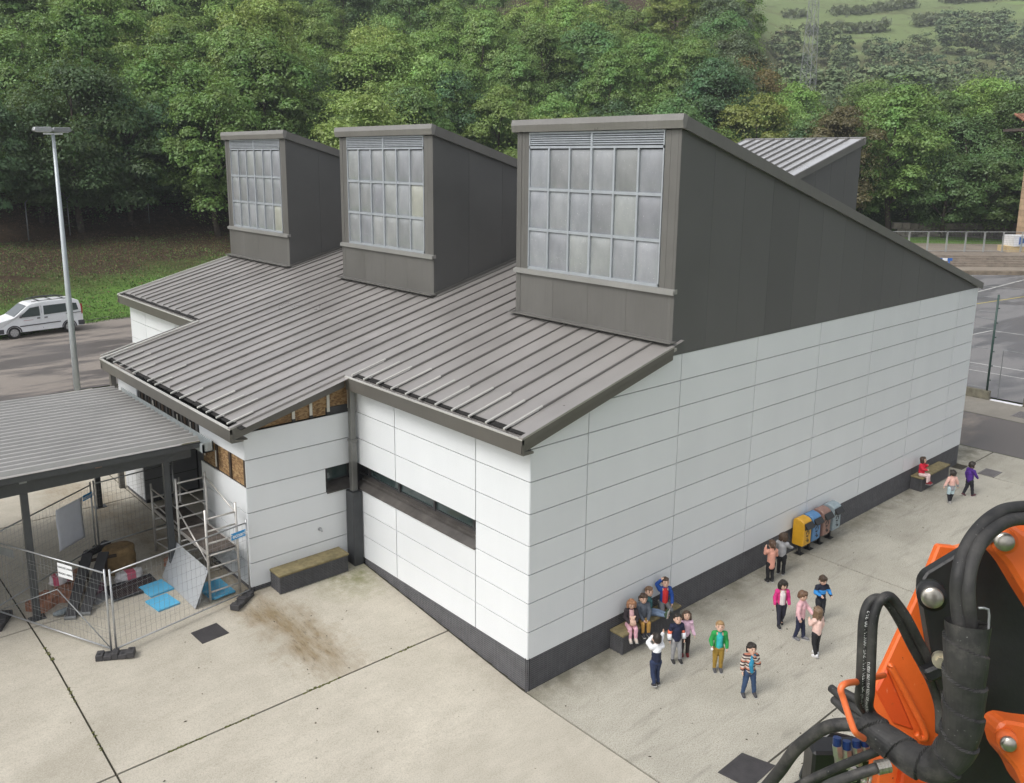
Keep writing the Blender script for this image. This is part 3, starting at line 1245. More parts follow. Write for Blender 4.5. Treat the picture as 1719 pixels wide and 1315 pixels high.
# ------------------------------------------------------------------ roof lanterns
def lantern(y0, y1, mir=None, xend=XRIDGE + .3, flush=False, xback=None):
    """shed-roofed light tower. mir: x -> world x for the one that looks the other way"""
    fx = mir or (lambda x: x)
    root = bpy.data.objects.new('roof_lantern', None)
    C.objects.link(root)
    root.parent = school
    root.location = Vector((fx(LANT_X), (y0 + y1) / 2, 8)) - Vector(school.location)
    W = y1 - y0
    X0 = LANT_X
    zf = 6.42                          # foot of the front face
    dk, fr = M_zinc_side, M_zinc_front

    def P(x, y, z):
        return (fx(x), y, z)

    def bx(mb, xa, xb, ya, yb, za, zb):
        a, b = sorted((fx(xa), fx(xb)))
        mb.box(a, b, ya, yb, za, zb)

    def foot(x):
        return 6.28 if flush else zr(x) - .02
    # inner dark core, added to block light behind the panels
    c = MB()
    c.prism([P(X0 + .1, y0 + .06, zf), P(xend, y0 + .06, min(foot(xend), zl(xend)) - .2), P(xend, y0 + .06, zl(xend) - .16), P(X0 + .1, y0 + .06, zl(X0 + .1) - .16)], (0, W - .12, 0))
    c.build('light_block_core', M_core, root)
    # side panels
    n = 14 if flush else 7
    xe = (20.68 if flush else xend)
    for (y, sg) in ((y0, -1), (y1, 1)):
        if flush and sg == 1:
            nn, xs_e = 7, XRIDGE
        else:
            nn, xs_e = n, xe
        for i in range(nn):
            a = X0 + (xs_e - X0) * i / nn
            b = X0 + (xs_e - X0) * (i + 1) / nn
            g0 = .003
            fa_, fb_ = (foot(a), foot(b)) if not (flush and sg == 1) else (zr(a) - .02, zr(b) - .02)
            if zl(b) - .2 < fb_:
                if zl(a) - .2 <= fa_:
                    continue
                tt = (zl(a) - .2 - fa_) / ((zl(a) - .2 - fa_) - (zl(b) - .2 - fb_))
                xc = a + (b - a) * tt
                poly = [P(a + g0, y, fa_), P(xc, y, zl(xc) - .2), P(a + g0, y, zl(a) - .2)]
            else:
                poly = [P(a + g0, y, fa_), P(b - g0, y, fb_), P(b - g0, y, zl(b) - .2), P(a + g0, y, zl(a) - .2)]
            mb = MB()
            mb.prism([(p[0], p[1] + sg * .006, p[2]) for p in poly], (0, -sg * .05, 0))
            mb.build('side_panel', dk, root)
        # foot flashing along the roof
        if not (flush and sg == -1):
            mb = MB()
            xa, xb = X0 - .02, XRIDGE - .4
            mb.prism([P(xa, y, zr(xa) + .02), P(xb, y, zr(xb) + .02), P(xb, y, zr(xb) + .10), P(xa, y, zr(xa) + .10)], (0, sg * .03, 0))
            mb.prism([P(xa, y, zr(xa) + .0), P(xb, y, zr(xb) + .0), P(xb, y, zr(xb) + .03), P(xa, y, zr(xa) + .03)], (0, sg * .16, 0))
            mb.build('flashing', M_zinc_front, root)
    # roof slab with edge boards
    mb = MB()
    xr = 20.86 if flush else xend
    o = .1
    mb.prism([P(X0 - .09, y0 - o, zl(X0 - .09)), P(xr, y0 - o, zl(xr)), P(xr, y0 - o, zl(xr) - .21), P(X0 - .09, y0 - o, zl(X0 - .09) - .27)], (0, .06, 0))
    mb.build('verge_board', mat_zinc('lantern_verge', (0.165, 0.16, 0.15), 0.36, 0.3), root)
    mb = MB()
    mb.prism([P(X0 - .09, y1 + o, zl(X0 - .09)), P(xr, y1 + o, zl(xr)), P(xr, y1 + o, zl(xr) - .21), P(X0 - .09, y1 + o, zl(X0 - .09) - .27)], (0, -.06, 0))
    mb.build('verge_board', mat_zinc('lantern_verge', (0.165, 0.16, 0.15), 0.36, 0.3), root)
    mb = MB()
    mb.prism([P(X0 - .10, y0 - o - .008, zl(X0 - .09) + .01), P(X0 - .13, y0 - o - .008, zl(X0 - .09) - .12), P(X0 - .10, y0 - o - .008, zl(X0 - .09) - .28), P(X0 - .03, y0 - o - .008, zl(X0 - .09) - .28), P(X0 + .05, y0 - o - .008, zl(X0 + .05) + .01)], (0, W + 2 * o + .016, 0))
    mb.build('front_fascia', mat_zinc('lantern_fascia', (0.27, 0.26, 0.245), 0.33, 0.4), root, smooth=False)
    mb = MB()
    mb.prism([P(X0 + .05, y0 - o + .06, zl(X0 + .05) - .02), P(xr, y0 - o + .06, zl(xr) - .02), P(xr, y0 - o + .06, zl(xr) - .16), P(X0 + .05, y0 - o + .06, zl(X0 + .05) - .16)], (0, W + 2 * o - .12, 0))
    mb.build('lantern_roof', M_sky_reflect_roof if mir else M_zinc_roof, root)
    for i in range(1, 11):
        y = y0 + W * i / 11
        s = MB()
        s.prism([P(X0 + .1, y - .018, zl(X0 + .1) + .055), P(xr - .02, y - .018, zl(xr - .02) + .055), P(xr - .02, y - .018, zl(xr - .02) - .05), P(X0 + .1, y - .018, zl(X0 + .1) - .05)], (0, .036, 0))
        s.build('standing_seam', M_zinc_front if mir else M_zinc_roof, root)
    # front: low apron panels
    ap = 4
    for i in range(ap):
        a, b = y0 + .16 + (W - .32) * i / ap, y0 + .16 + (W - .32) * (i + 1) / ap
        mb = MB()
        bx(mb, X0, X0 + .05, a + .003, b - .003, zf, 7.62)
        mb.build('apron_panel', fr, root)
    for (a, b) in ((y0, y0 + .07), (y0 + .074, y0 + .157), (y1 - .157, y1 - .074), (y1 - .07, y1)):
        mb = MB()
        bx(mb, X0 - .006, X0 + .05, a, b, zf, 7.62)
        mb.build('corner_strip', fr, root)
        mb = MB()
        s = .0 if a in (y0, y1 - .07) else .0
        bx(mb, X0 - .006, X0 + .05, a, b, 7.72, 11.02)
        mb.build('corner_strip', fr, root)
    for (a, b) in ((y0 + .161, y0 + .27), (y0 + .275, y0 + .42), (y1 - .42, y1 - .275), (y1 - .27, y1 - .161)):
        mb = MB()
        bx(mb, X0 + .004, X0 + .05, a, b, 7.72, 11.02)
        mb.build('corner_strip', fr, root)
    mb = MB()
    bx(mb, X0 - .07, X0 + .06, y0 - .03, y1 + .03, 7.62, 7.655)
    bx(mb, X0 - .075, X0 - .045, y0 - .03, y1 + .03, 7.60, 7.70)
    bx(mb, X0 - .03, X0 + .06, y0 - .03, y1 + .03, 7.655, 7.72)
    mb.build('sill_flashing', mat_zinc('sill_zinc', (0.36, 0.355, 0.34), 0.35, 0.4), root)
    mb = MB()
    bx(mb, X0 - .03, X0 + .03, y0 - .06, y1 + .06, zf + .06, zf + .10)
    bx(mb, X0 - .20, X0 + .03, y0 - .10, y1 + .1, zr(X0) + .05, zr(X0) + .075)
    mb.build('foot_flashing', M_zinc_front, root)
    # glazing
    ya, yb = y0 + .43, y1 - .43
    zb_, zt = 7.74, 10.66
    cw = (yb - ya) / 6
    rh = (zt - zb_) / 3
    # top light rail with louvres
    mb = MB()
    bx(mb, X0 - .012, X0 + .05, ya, yb, 10.985, 11.03)
    bx(mb, X0 - .012, X0 + .05, ya, yb, zt - .005, zt + .05)
    bx(mb, X0 - .012, X0 + .05, ya, yb, 7.722, 7.785)
    bx(mb, X0 - .014, X0 + .05, (ya + yb) / 2 - .03, (ya + yb) / 2 + .03, zt + .05, 10.985)
    for y in (ya, yb - .03):
        bx(mb, X0 - .012, X0 + .05, y, y + .03, zb_, 10.985)
    mb.build('glazing_frame', M_alu, root)
    for k in range(5):
        for (a, b) in ((ya + .03, (ya + yb) / 2 - .032), ((ya + yb) / 2 + .032, yb - .03)):
            mb = MB()
            z = zt + .075 + k * .05
            mb.prism([P(X0 - .004, a, z), P(X0 + .035, a, z + .035), P(X0 + .04, a, z + .045), P(X0 - .004, a, z + .02)], (0, b - a, 0))
            mb.build('louvre_slat', M_alu, root)
    mb = MB()
    bx(mb, X0 + .042, X0 + .06, ya, yb, zt, 11.0)
    mb.build('louvre_back', M_core, root)
    for i in range(1, 6):
        y = ya + cw * i
        mb = MB()
        w = .04 if i == 3 else .03
        bx(mb, X0 - .014 - (.004 if i == 3 else 0), X0 + .05, y - w / 2 * 1.6, y + w / 2 * 1.6, zb_ - .02, zt)
        mb.build('mullion', M_alu, root)
    for j in range(1, 3):
        z = zb_ + rh * j
        mb = MB()
        bx(mb, X0 - .009, X0 + .05, ya + .03, yb - .03, z - .033, z + .033)
        mb.build('transom', M_alu, root)
    for i in range(6):
        for j in range(3):
            a, b = ya + cw * i + .026, ya + cw * (i + 1) - .026
            z0, z1 = zb_ + rh * j + .035, zb_ + rh * (j + 1) - .035
            sgx = 1

            def pf(u, v):
                edge = min(u, 1 - u) * 2 * (b - a), min(v, 1 - v) * 2 * (z1 - z0)
                bulge = .026 * (1 - (2 * u - 1) ** 4) * (1 - (2 * v - 1) ** 6) + .022 * math.sin(math.pi * u) * math.sin(math.pi * v)
                return P(X0 + .034 - bulge, a + (b - a) * u, z0 + (z1 - z0) * v)
            mb = MB()
            mb.grid(8, 10, pf)
            o = mb.build('window_pane', M_pane, root, smooth=True)
            k = .86 + .26 * rng.random()
            o.color = (k, k * rng.uniform(.99, 1.01), k * rng.uniform(.97, 1.06), 1)
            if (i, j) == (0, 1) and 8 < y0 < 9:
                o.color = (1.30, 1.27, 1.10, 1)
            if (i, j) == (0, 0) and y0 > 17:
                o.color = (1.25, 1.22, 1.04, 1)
    return root


lantern(lant[0][0], lant[0][1], flush=True)
lantern(lant[1][0], lant[1][1])
lantern(lant[2][0], lant[2][1])
lantern(5.06, 10.1, mir=lambda x: 21.75 + 4.03 - x, xend=11.5)
mb = MB()
mb.box(20.77, 21.66, 5.06, 10.1, 0.1, 6.45)
mb.build('rear_bay', M_clad, school)

# ------------------------------------------------------------------ covered walkway (canopy)
M_canopy = mat_zinc('corrugated_sheet', (0.42, 0.41, 0.395), 0.36, 0.15, 0.04)
M_steel = pm('painted_dark_steel', (0.058, 0.062, 0.066), 0.45, 0.15, var=0.12)
can = thing('canopy', 'grey corrugated flat canopy on dark posts before the wing entrance', 'canopy', (-6.5, 10.9, 0.6))
XC0, XC1, YC0, YC1 = -15.5, -3.16, 7.85, 14.0


def zc(x):
    return 3.90 + (-3.16 - x) * 0.02


mb = MB()
prof = []
per = 0.28
n = int((YC1 - YC0) / per)
for i in range(n + 1):
    y = YC0 + i * per
    for (o, h) in ((0, 0), (.12, 0), (.15, .10), (.225, .10), (.255, 0)):
        if y + o <= YC1 + .01:
            prof.append((y + o, h))
for k, (y, h) in enumerate(prof):
    mb.v.append((XC0, y, zc(XC0) + h))
    mb.v.append((XC1 + .012 * math.sin(k * 1.7), y, zc(XC1) + h))
for k in range(len(prof) - 1):
    mb.f.append((2 * k, 2 * k + 1, 2 * k + 3, 2 * k + 2))
mb.mi = [0] * len(mb.f)
sheet = mb.build('corrugated_roof', M_canopy, can, fix=False)
M_algae = pm('algae_edge', (0.075, 0.072, 0.03), 0.95, var=0.5, scale=6)
mb = MB()
for i in range(n):
    y = YC0 + i * per
    L = rng.uniform(0.15, 0.75)
    mb.add([(XC1 - L, y + .004, zc(XC1 - L) + .004), (XC1, y + .004, zc(XC1) + .004), (XC1, y + .066, zc(XC1) + .004), (XC1 - L * .8, y + .066, zc(XC1 - L) + .004)], [(0, 1, 2, 3)])
kind(mb.build('algae', M_algae, can), 'stuff')
for (y, nm) in ((YC0 + .05, 'edge_trim'), (YC1 - .02, 'edge_trim')):
    mb = MB()
    mb.prism([(XC0, y - .05, zc(XC0) - .02), (XC1, y - .05, zc(XC1) - .02), (XC1, y - .05, zc(XC1) - .14), (XC0, y - .05, zc(XC0) - .14)], (0, .05, 0))
    mb.build(nm, M_steel, can)
mb = MB()
mb.box(XC1 - .03, XC1 + .02, YC0 - .16, YC1 + .02, 3.66, 3.86)
mb.box(XC1 + .02, XC1 + .22, YC0 - .16, YC1 + .02, 3.66, 3.69)
mb.box(XC1 + .20, XC1 + .235, YC0 - .16, YC1 + .02, 3.69, 3.90)
mb.box(XC1 - .03, XC1 + .235, YC0 - .16, YC0 - .14, 3.66, 3.90)
mb.build('gutter', pm('gutter_zinc', (0.42, 0.46, 0.47), 0.4, 0.3), can)
for y in (8.2, 13.75):
    mb = MB()
    z = 3.60
    mb.box(XC0, -3.3, y - .055, y + .055, z - .13, z + .13)
    mb.build('beam', M_steel, can)
for k in range(7):
    x = -3.9 - k * 1.75
    mb = MB()
    mb.box(x - .04, x + .04, 8.27, 13.68, 3.70, 3.82)
    mb.build('purlin', M_steel, can)
for x in (-3.88, -6.84, -9.8, -12.8):
    for y in (8.2, 13.75):
        mb = MB()
        mb.box(x - .07, x + .07, y - .06, y + .06, 0.56, 3.47)
        mb.build('post', M_steel, can, bevel=0.006)
        mb = MB()
        mb.box(x - .16, x + .16, y - .13, y + .13, 0.595, 0.612)
        mb.build('base_plate', M_steel, can)
for x in (-5.35, -6.84):
    mb = MB()
    mb.box(x - .07, x + .07, 8.12, 8.143, 3.70, 3.86)
    mb.build('bracket', M_galv_d if x < -6 else pm('rusty_bracket', (0.28, 0.17, 0.12), 0.8, var=0.3), can)

# ------------------------------------------------------------------ building-site fence panels and their feet
def fence_panel(a, b, za, zb, label, h=1.78, brace=False):
    a, b = Vector((*a, za)), Vector((*b, zb))
    root = thing('site_fence_panel', label, 'site fence', (a + b) / 2, 'mesh fence panels round the works')
    d = (b - a)
    L = d.length
    d.normalize()
    up = Vector((0, 0, 1))
    z0, z1 = .14, h
    for p in (a, b):
        mb = MB()
        mb.tube([p + up * .02, p + up * (h + .08)], .021, 8)
        mb.build('post', M_galv, root, True)
    for z in (z0, z1):
        mb = MB()
        mb.tube([a + up * z, b + up * z], .017, 6)
        mb.build('rail', M_galv, root, True)
    if brace:
        mb = MB()
        mb.tube([a + up * z0, a + d * (L * .42) + up * (h * .62)], .012, 6)
        mb.tube([a + d * (L * .42) + up * (h * .62), b + up * z0], .012, 6)
        mb.build('brace', M_galv_d, root, True)
    mb = MB()
    nv = int(L / .105)
    for i in range(1, nv):
        p = a + d * (L * i / nv)
        mb.tube([p + up * z0, p + up * z1], .0026, 3, caps=False)
    for j in range(1, 8):
        z = z0 + (z1 - z0) * j / 8
        off = .0
        mb.tube([a + up * z, b + up * z], .003, 3, caps=False)
    for z in (z0 + .32, z1 - .3):
        nrm = d.cross(up) * .03
        mb.tube([a + up * z + nrm, b + up * z + nrm], .003, 3, caps=False)
    kind(mb.build('wire_mesh', M_galv_d, root, fix=False), 'stuff')
    return root, a, b, d


fence_panel((-5.98, 5.72), (-2.90, 6.20), .545, .58, 'mesh fence panel with blue name plate in front of the scaffold')
fence_panel((-6.06, 5.78), (-7.45, 8.80), .55, .6, 'mesh fence panel carrying the white warning board', brace=True)
fence_panel((-8.0, 8.6), (-4.86, 10.79), .6, .6, 'mesh fence panel with a large blank white sheet tied on')
fence_panel((-4.77, 10.83), (-2.72, 11.04), .6, .6, 'mesh fence panel standing beyond the scaffold under the canopy')


def fence_foot(x, y, ang, label, z=None):
    z = gz(x, y) if z is None else z
    root = thing('rubber_block', label, 'fence block', (0, 0, 0), 'rubber blocks of the site fence')
    mb = MB()
    for (x0, x1, h) in ((-.36, -.22, .13), (-.22, -.06, .10), (-.06, .06, .14), (.06, .22, .10), (.22, .36, .13)):
        mb.box(x0, x1, -.11, .11, 0, h)
    mb.build('block_body', M_rubber, root, bevel=.012)
    for (x0, y0) in ((-.29, -.04), (-.14, .04), (.14, -.04), (.29, .04)):
        mb = MB()
        mb.tube([(x0, y0, .08), (x0, y0, .134 if abs(x0) > .2 else .104)], .03, 8)
        mb.build('socket', M_black, root)
    root.location = (x, y, z)
    root.rotation_euler = (0, 0, ang)
    return root


fence_foot(-6.02, 5.66, R(-28), 'rubber block below the joint of the two front mesh panels')
fence_foot(-3.17, 6.02, R(37), 'rubber block lying loose near the white wing corner')
fence_foot(-7.47, 8.45, R(60), 'rubber block cut by the left picture edge')
fence_foot(-4.82, 10.82, R(30), 'rubber block behind the sand sack')

# text helper: flat lettering turned into thin mesh
M_ink = pm('black_ink', (0.015, 0.015, 0.018), 0.6)
M_white_p = pm('white_print', (0.75, 0.76, 0.78), 0.6, var=0.05)


def lettering(text, size, mat, parent, origin, xdir, updir, depth=0.001):
    cd = bpy.data.curves.new('lettering', 'FONT')
    cd.body = text
    cd.size = size
    cd.align_x = 'CENTER'
    cd.align_y = 'CENTER'
    cd.extrude = depth
    cd.offset = size * .022
    o = bpy.data.objects.new('lettering', cd)
    C.objects.link(o)
    dg = bpy.context.evaluated_depsgraph_get()
    me = bpy.data.meshes.new_from_object(o.evaluated_get(dg))
    bpy.data.objects.remove(o)
    xd, ud = Vector(xdir).normalized(), Vector(updir).normalized()
    nd = xd.cross(ud)
    pl = world_loc(parent) if parent else Vector((0, 0, 0))
    M = Matrix(((xd.x, ud.x, nd.x, origin[0] - pl.x), (xd.y, ud.y, nd.y, origin[1] - pl.y), (xd.z, ud.z, nd.z, origin[2] - pl.z), (0, 0, 0, 1)))
    me.transform(M)
    me.materials.clear()
    me.materials.append(mat)
    return link('lettering', me, parent)


def fence_sign(a, b, t0, t1, z0, z1, label, col_mat, nm, lines, ink, nside, size, border=None):
    """board fixed on a fence line a->b between parameters t0..t1; nside +-1 selects its face"""
    a, b = Vector(a), Vector(b)
    d = b - a
    dn = d.normalized()
    nrm = dn.cross(Vector((0, 0, 1))) * nside
    p0, p1 = a + d * t0, a + d * t1
    mid = (p0 + p1) / 2 + Vector((0, 0, (z0 + z1) / 2))
    root = thing(nm, label, 'sign', mid)
    mb = MB()
    mb.obox(mid + nrm * .03, (p1 - p0) / 2, nrm * .004, Vector((0, 0, (z1 - z0) / 2)))
    mb.build('board', col_mat, root)
    for i, ln in enumerate(lines):
        off = ((len(lines) - 1) / 2 - i) * (z1 - z0) / (len(lines) + .25)
        xd = -dn if nside > 0 else dn
        if xd.cross(Vector((0, 0, 1))).dot(nrm) < 0:
            xd = -xd
        lettering(ln, size, ink, root, mid + nrm * .0352 + Vector((0, 0, off)), xd, (0, 0, 1))
    return root


M_blue_sign = pm('blue_sign', (0.025, 0.27, 0.58), 0.45, var=0.05)
fA0, fA1 = (-5.98, 5.72, .545), (-2.90, 6.20, .58)
fence_sign(fA0, fA1, .87, .985, 1.50, 1.655, 'small blue name plate with white letters on front fence', M_blue_sign, 'name_plate', ['Tecnaria'], M_white_p, 1, .135)
fence_sign((-8.0, 8.6, .6), (-4.86, 10.79, .6), .915, 1.0, 1.48, 1.62, 'small blue name plate with white letters on rear fence', M_blue_sign, 'name_plate', ['Tecnaria'], M_white_p, 1, .14)
fB0, fB1 = (-6.06, 5.78, .55), (-7.45, 8.80, .6)
fence_sign(fB0, fB1, .26, .385, 1.44, 1.735, 'white board reading KONTUZ LANAK PELIGRO OBRAS on fence', M_white_p, 'warning_sign', ['KONTUZ! LANAK', 'PELIGRO OBRAS'], M_ink, -1, .054)
fence_sign(fB0, fB1, .80, .97, 1.50, 1.68, 'plain grey plate at the left end of the fence', M_galv_d, 'grey_plate', [], M_ink, 1, .1)
# blank sheet, slightly creased
root = thing('poster_sheet', 'large blank white sheet hung on the rear fence panel', 'sheet', (-6.1, 9.9, 1.5))
a, b = Vector((-8.0, 8.6, .6)), Vector((-4.86, 10.79, .6))
d = (b - a).normalized()
nr = d.cross(Vector((0, 0, 1)))
mb = MB()
mb.grid(10, 14, lambda u, v: a + (b - a) * (.675 + .225 * u) + Vector((0, 0, .57 + 1.05 * v)) + nr * (.035 + .012 * math.sin(v * 7 + u) + (.012 if abs(v - .52) < .04 else 0)))
sh = mb.build('sheet', pm('white_sheet', (0.74, 0.76, 0.82), 0.7, var=0.04), root, True)
mod = sh.modifiers.new('thick', 'SOLIDIFY')
mod.thickness = .002

# ------------------------------------------------------------------ scaffold tower
scaf = thing('scaffold_tower', 'aluminium scaffold tower with ladder frames and dark decks', 'scaffold', (-3.35, 8.1, .6))
M_scaf = pm('scaffold_tube', (0.52, 0.50, 0.47), 0.4, 0.5, var=0.1)
XS0, XS1 = -3.72, -3.02
for (y, zt, r0) in ((6.45, 2.80, .84), (8.1, 3.05, .9), (9.8, 2.42, .9)):
    mb = MB()
    for x in (XS0, XS1):
        mb.tube([(x, y, .62), (x, y, zt)], .03, 8)
    k = 0
    z = r0
    while z < zt - .08:
        mb.tube([(XS0, y, z), (XS1, y, z)], .022, 6)
        z += .29
    mb.build('ladder_frame', M_scaf, scaf, True)
for (x, y0, z0, y1, z1) in ((XS1, 6.45, 2.55, 8.1, 2.95), (XS0, 6.45, 1.55, 8.1, 2.3), (XS0, 8.1, 2.3, 9.8, 2.3), (XS0, 8.1, 1.9, 9.8, 1.95), (XS1, 6.45, 1.6, 8.1, 1.6), (XS0, 8.1, 1.1, 9.8, .9), (XS1, 8.1, 2.2, 9.8, 2.2)):
    mb = MB()
    mb.tube([(x, y0, z0), (x, y1, z1)], .018, 6)
    mb.build('brace', M_scaf, scaf, True)
M_deck = pm('worn_deck_board', (0.075, 0.06, 0.05), 0.85, var=0.5, scale=6)
for (y0, y1, z) in ((6.50, 8.05, 1.72), (8.15, 9.75, 1.72)):
    mb = MB()
    mb.box(XS0 + .03, XS1 - .03, y0, y1, z, z + .035)
    mb.build('deck', M_deck, scaf)
    mb = MB()
    for x in (XS0 + .02, XS1 - .02):
        mb.beam((x, y0, z + .02), (x, y1, z + .02), .03, .06)
    mb.build('deck_frame', M_scaf, scaf)

# leaning composite panels
M_comp = pm('grey_composite', (0.36, 0.375, 0.39), 0.45, var=0.05)
for i, (off, hh) in enumerate(((0, .0), (.10, .04), (.16, -.05))):
    mb = MB()
    y0, y1 = 6.37 + i * .08, 8.35 + i * .1
    base = Vector((-4.10 + off, y0, .605))
    vx = Vector((.34 - off, 0, .80 + hh))
    mb.obox(base + vx / 2 + Vector((0, (y1 - y0) / 2, 0)), (0, (y1 - y0) / 2, 0), vx / 2, Vector((.80, 0, -.30)).normalized() * .006)
    tag(mb.build('leaning_panel', M_comp), ['outermost grey sheet panel leaning on the scaffold', 'middle grey sheet panel leaning on the scaffold', 'innermost grey sheet panel leaning on the scaffold'][i], 'panel', 'grey sheets leaning at the scaffold')
# blue insulation boards
M_blue = pm('blue_foam', (0.10, 0.42, 0.66), 0.7, var=0.06)
for (cx, cy, w, h, an, z, lb) in ((-4.42, 7.85, .55, .62, .1, .602, 'blue foam board nearest the canopy post on the ground'), (-4.55, 7.1, .5, .62, .12, .602, 'blue foam board at the foot of the leaning grey panels'), (-3.4, 6.95, .58, .85, 0.02, .602, 'blue foam board lying inside the scaffold base'), (-3.42, 6.7, .5, .5, .15, .645, 'blue foam offcut on the board inside the scaffold')):
    mb = MB()
    mb.obox((cx, cy, z + .02), (w / 2 * math.cos(an), w / 2 * math.sin(an), 0), (-h / 2 * math.sin(an), h / 2 * math.cos(an), 0), (0, 0, .02))
    tag(mb.build('foam_board', M_blue), lb, 'foam board', 'blue foam boards at the scaffold')
# dark planks
M_plank = pm('dark_plank', (0.045, 0.045, 0.048), 0.6, var=0.15)
for (p, qn, lb) in (((-6.33, 7.66, .63), (-5.46, 9.22, 1.30), 'dark long board leaning left beside the brick packs'), ((-6.04, 7.64, .63), (-5.15, 9.06, 1.30), 'dark long board leaning right next to the sand sack')):
    mb = MB()
    mb.beam(p, qn, .23, .05)
    pl_ = thing('plank', lb, 'board', ((p[0] + qn[0]) / 2, (p[1] + qn[1]) / 2, .85), 'dark boards stacked under the canopy')
    mb.build('board', M_plank, pl_, bevel=.006)
    e = MB()
    dv = (Vector(qn) - Vector(p)).normalized()
    e.beam(Vector(p) - dv * .004, Vector(p) + dv * .05, .235, .056)
    e.build('end_cap', M_galv_d, pl_)
# trestle for the boards
mb = MB()
for x in (-5.5, -5.1):
    mb.beam((x, 9.25, .6), (x, 9.10, 1.16), .05, .05)
mb.beam((-5.7, 9.12, 1.18), (-4.9, 8.98, 1.18), .06, .06)
tag(mb.build('trestle', M_timber), 'low timber trestle holding the ends of the dark boards', 'trestle')
# brick packs
M_brick = pm('red_brick', (0.31, 0.15, 0.095), 0.85, var=0.2, rand=0.2)
bx_me = None


def brick_pack(x, y, ang, nx, ny, nz, label):
    global bx_me
    root = thing('brick_pack', label, 'bricks', (0, 0, 0), 'packs of loose red bricks')
    if bx_me is None:
        mb = MB()
        mb.box(-.118, .118, -.056, .056, 0, .068)
        bx_me = mb.mesh('brick')
        bx_me.materials.append(M_brick)
    for k in range(nz):
        for i in range(nx):
            for j in range(ny):
                if k == nz - 1 and rng.random() < .35:
                    continue
                o = link('brick', bx_me, root, ((i - nx / 2 + .5) * .243 + rng.normal(0, .004), (j - ny / 2 + .5) * .118 + rng.normal(0, .004), k * .071))
                o.rotation_euler = (0, 0, rng.normal(0, .03 if k < nz - 1 else .12))
    root.location = (x, y, gz(x, y))
    root.rotation_euler = (0, 0, ang)


brick_pack(-6.62, 8.65, R(38), 2, 4, 4, 'pack of red bricks right behind the canopy post')
brick_pack(-6.05, 8.72, R(-35), 2, 4, 4, 'pack of red bricks beside the leaning dark boards')
brick_pack(-5.92, 9.35, R(20), 2, 3, 5, 'pack of red bricks under the warning board, furthest back')
brick_pack(-3.72, 8.8, R(10), 1, 2, 3, 'small heap of red bricks at the canopy post foot by the scaffold')


def sack(x, y, r, h, label, mat, cat='sack', z=None, grp=None):
    z = gz(x, y) if z is None else z
    mb = MB()

    def f(u, v):
        a = u * 2 * math.pi
        t = v
        rr = ((1.0 - .22 * t) if t < .7 else .846 * max(0.0, math.cos((t - .7) / .3 * math.pi / 2)) ** .7) * (1 + .24 * mnoise.noise(Vector((math.cos(a) * 2, math.sin(a) * 2, t * 3 + x))))
        rr *= (1.0 if t > .08 else .96)
        zz = h * min(1.0, t / .8) ** .9 + .03 * mnoise.noise(Vector((a, t * 4, y)))
        return (x + r[0] * rr * math.cos(a), y + r[1] * rr * math.sin(a), z + max(0, zz))
    mb.grid(22, 14, f)
    o = mb.build('sack', mat, None, True)
    return tag(o, label, cat, grp)


M_hess = pm('sand_sack_cloth', (0.21, 0.14, 0.065), 0.95, var=0.3, scale=6, bump=0.6, bscale=14)
M_plas = mat_bands('red_white_plastic', 0, [(-6.5, (0.6, 0.56, 0.56)), (-6.3, (0.45, 0.06, 0.12)), (-6.2, (0.6, 0.56, 0.56)), (-6.02, (0.42, 0.05, 0.1)), (-5.88, (0.62, 0.58, 0.58)), (-5.3, (0.5, 0.1, 0.16)), (-5.1, (0.62, 0.6, 0.6)), (-4.8, (0.55, 0.12, 0.18)), (-4.6, (0.65, 0.63, 0.62))], 0.4)
sack(-4.72, 9.42, (.40, .36), .60, 'big brown sand sack behind the dark boards', M_hess)
sack(-6.15, 9.05, (.22, .17), .18, 'crumpled red and white plastic wrap on the brick packs', M_plas, 'wrap', .88)
sack(-4.72, 8.78, (.34, .16), .2, 'crumpled white and red plastic bag by the dark grate', M_plas, 'wrap')
sack(-5.5, 8.62, (.2, .16), .2, 'purple tinted plastic wrap between the boards', pm('purple_wrap', (0.12, 0.05, 0.075), 0.5, var=0.4), 'wrap')
mb = MB()
mb.ell((-6.42, 7.98, .68), (.17, .09, .06), 10, 6, jitter=.35)
mb.ell((-6.30, 8.05, .66), (.12, .10, .05), 10, 6, jitter=.35)
tag(mb.build('gloves', pm('grey_glove', (0.16, 0.19, 0.205), 0.8, var=.2), None, True), 'grey cloth bundle on the ground beside the dark boards', 'cloth')
# dark grating lying on the floor
gr = thing('floor_grating', 'dark steel grating lying flat behind the fence post', 'grating', (-4.85, 8.25, .6))
mb = MB()
mb.box(-5.36, -5.31, 7.86, 8.66, .603, .64)
mb.box(-4.33, -4.28, 7.86, 8.66, .603, .64)
mb.box(-5.31, -4.33, 7.86, 7.91, .603, .64)
mb.box(-5.31, -4.33, 8.61, 8.66, .603, .64)
mb.build('frame', M_pillar, gr)
M_gr = pm('grating_bar', (0.075, 0.06, 0.06), 0.6, var=.2)
for k in range(24):
    x = -5.29 + k * .0405
    mb = MB()
    mb.box(x, x + .022, 7.912, 8.608, .605, .633)
    mb.build('bar', M_gr, gr)
mb = MB()
mb.obox((-5.55, 8.2, .615), (.2, .1, 0), (-.06, .16, 0), (0, 0, .012))
tag(mb.build('metal_plate', M_galv), 'light metal plate on the floor by the grating', 'plate')

# covers and drains
def cover(pts, label, name='manhole_cover', th=.012, cat='manhole cover', mat=None):
    mb = MB()
    mb.prism([(p[0], p[1], gz(p[0], p[1]) + .001) for p in pts], (0, 0, th))
    o = mb.build(name, mat or M_cover, bevel=.003)
    return tag(o, label, cat)


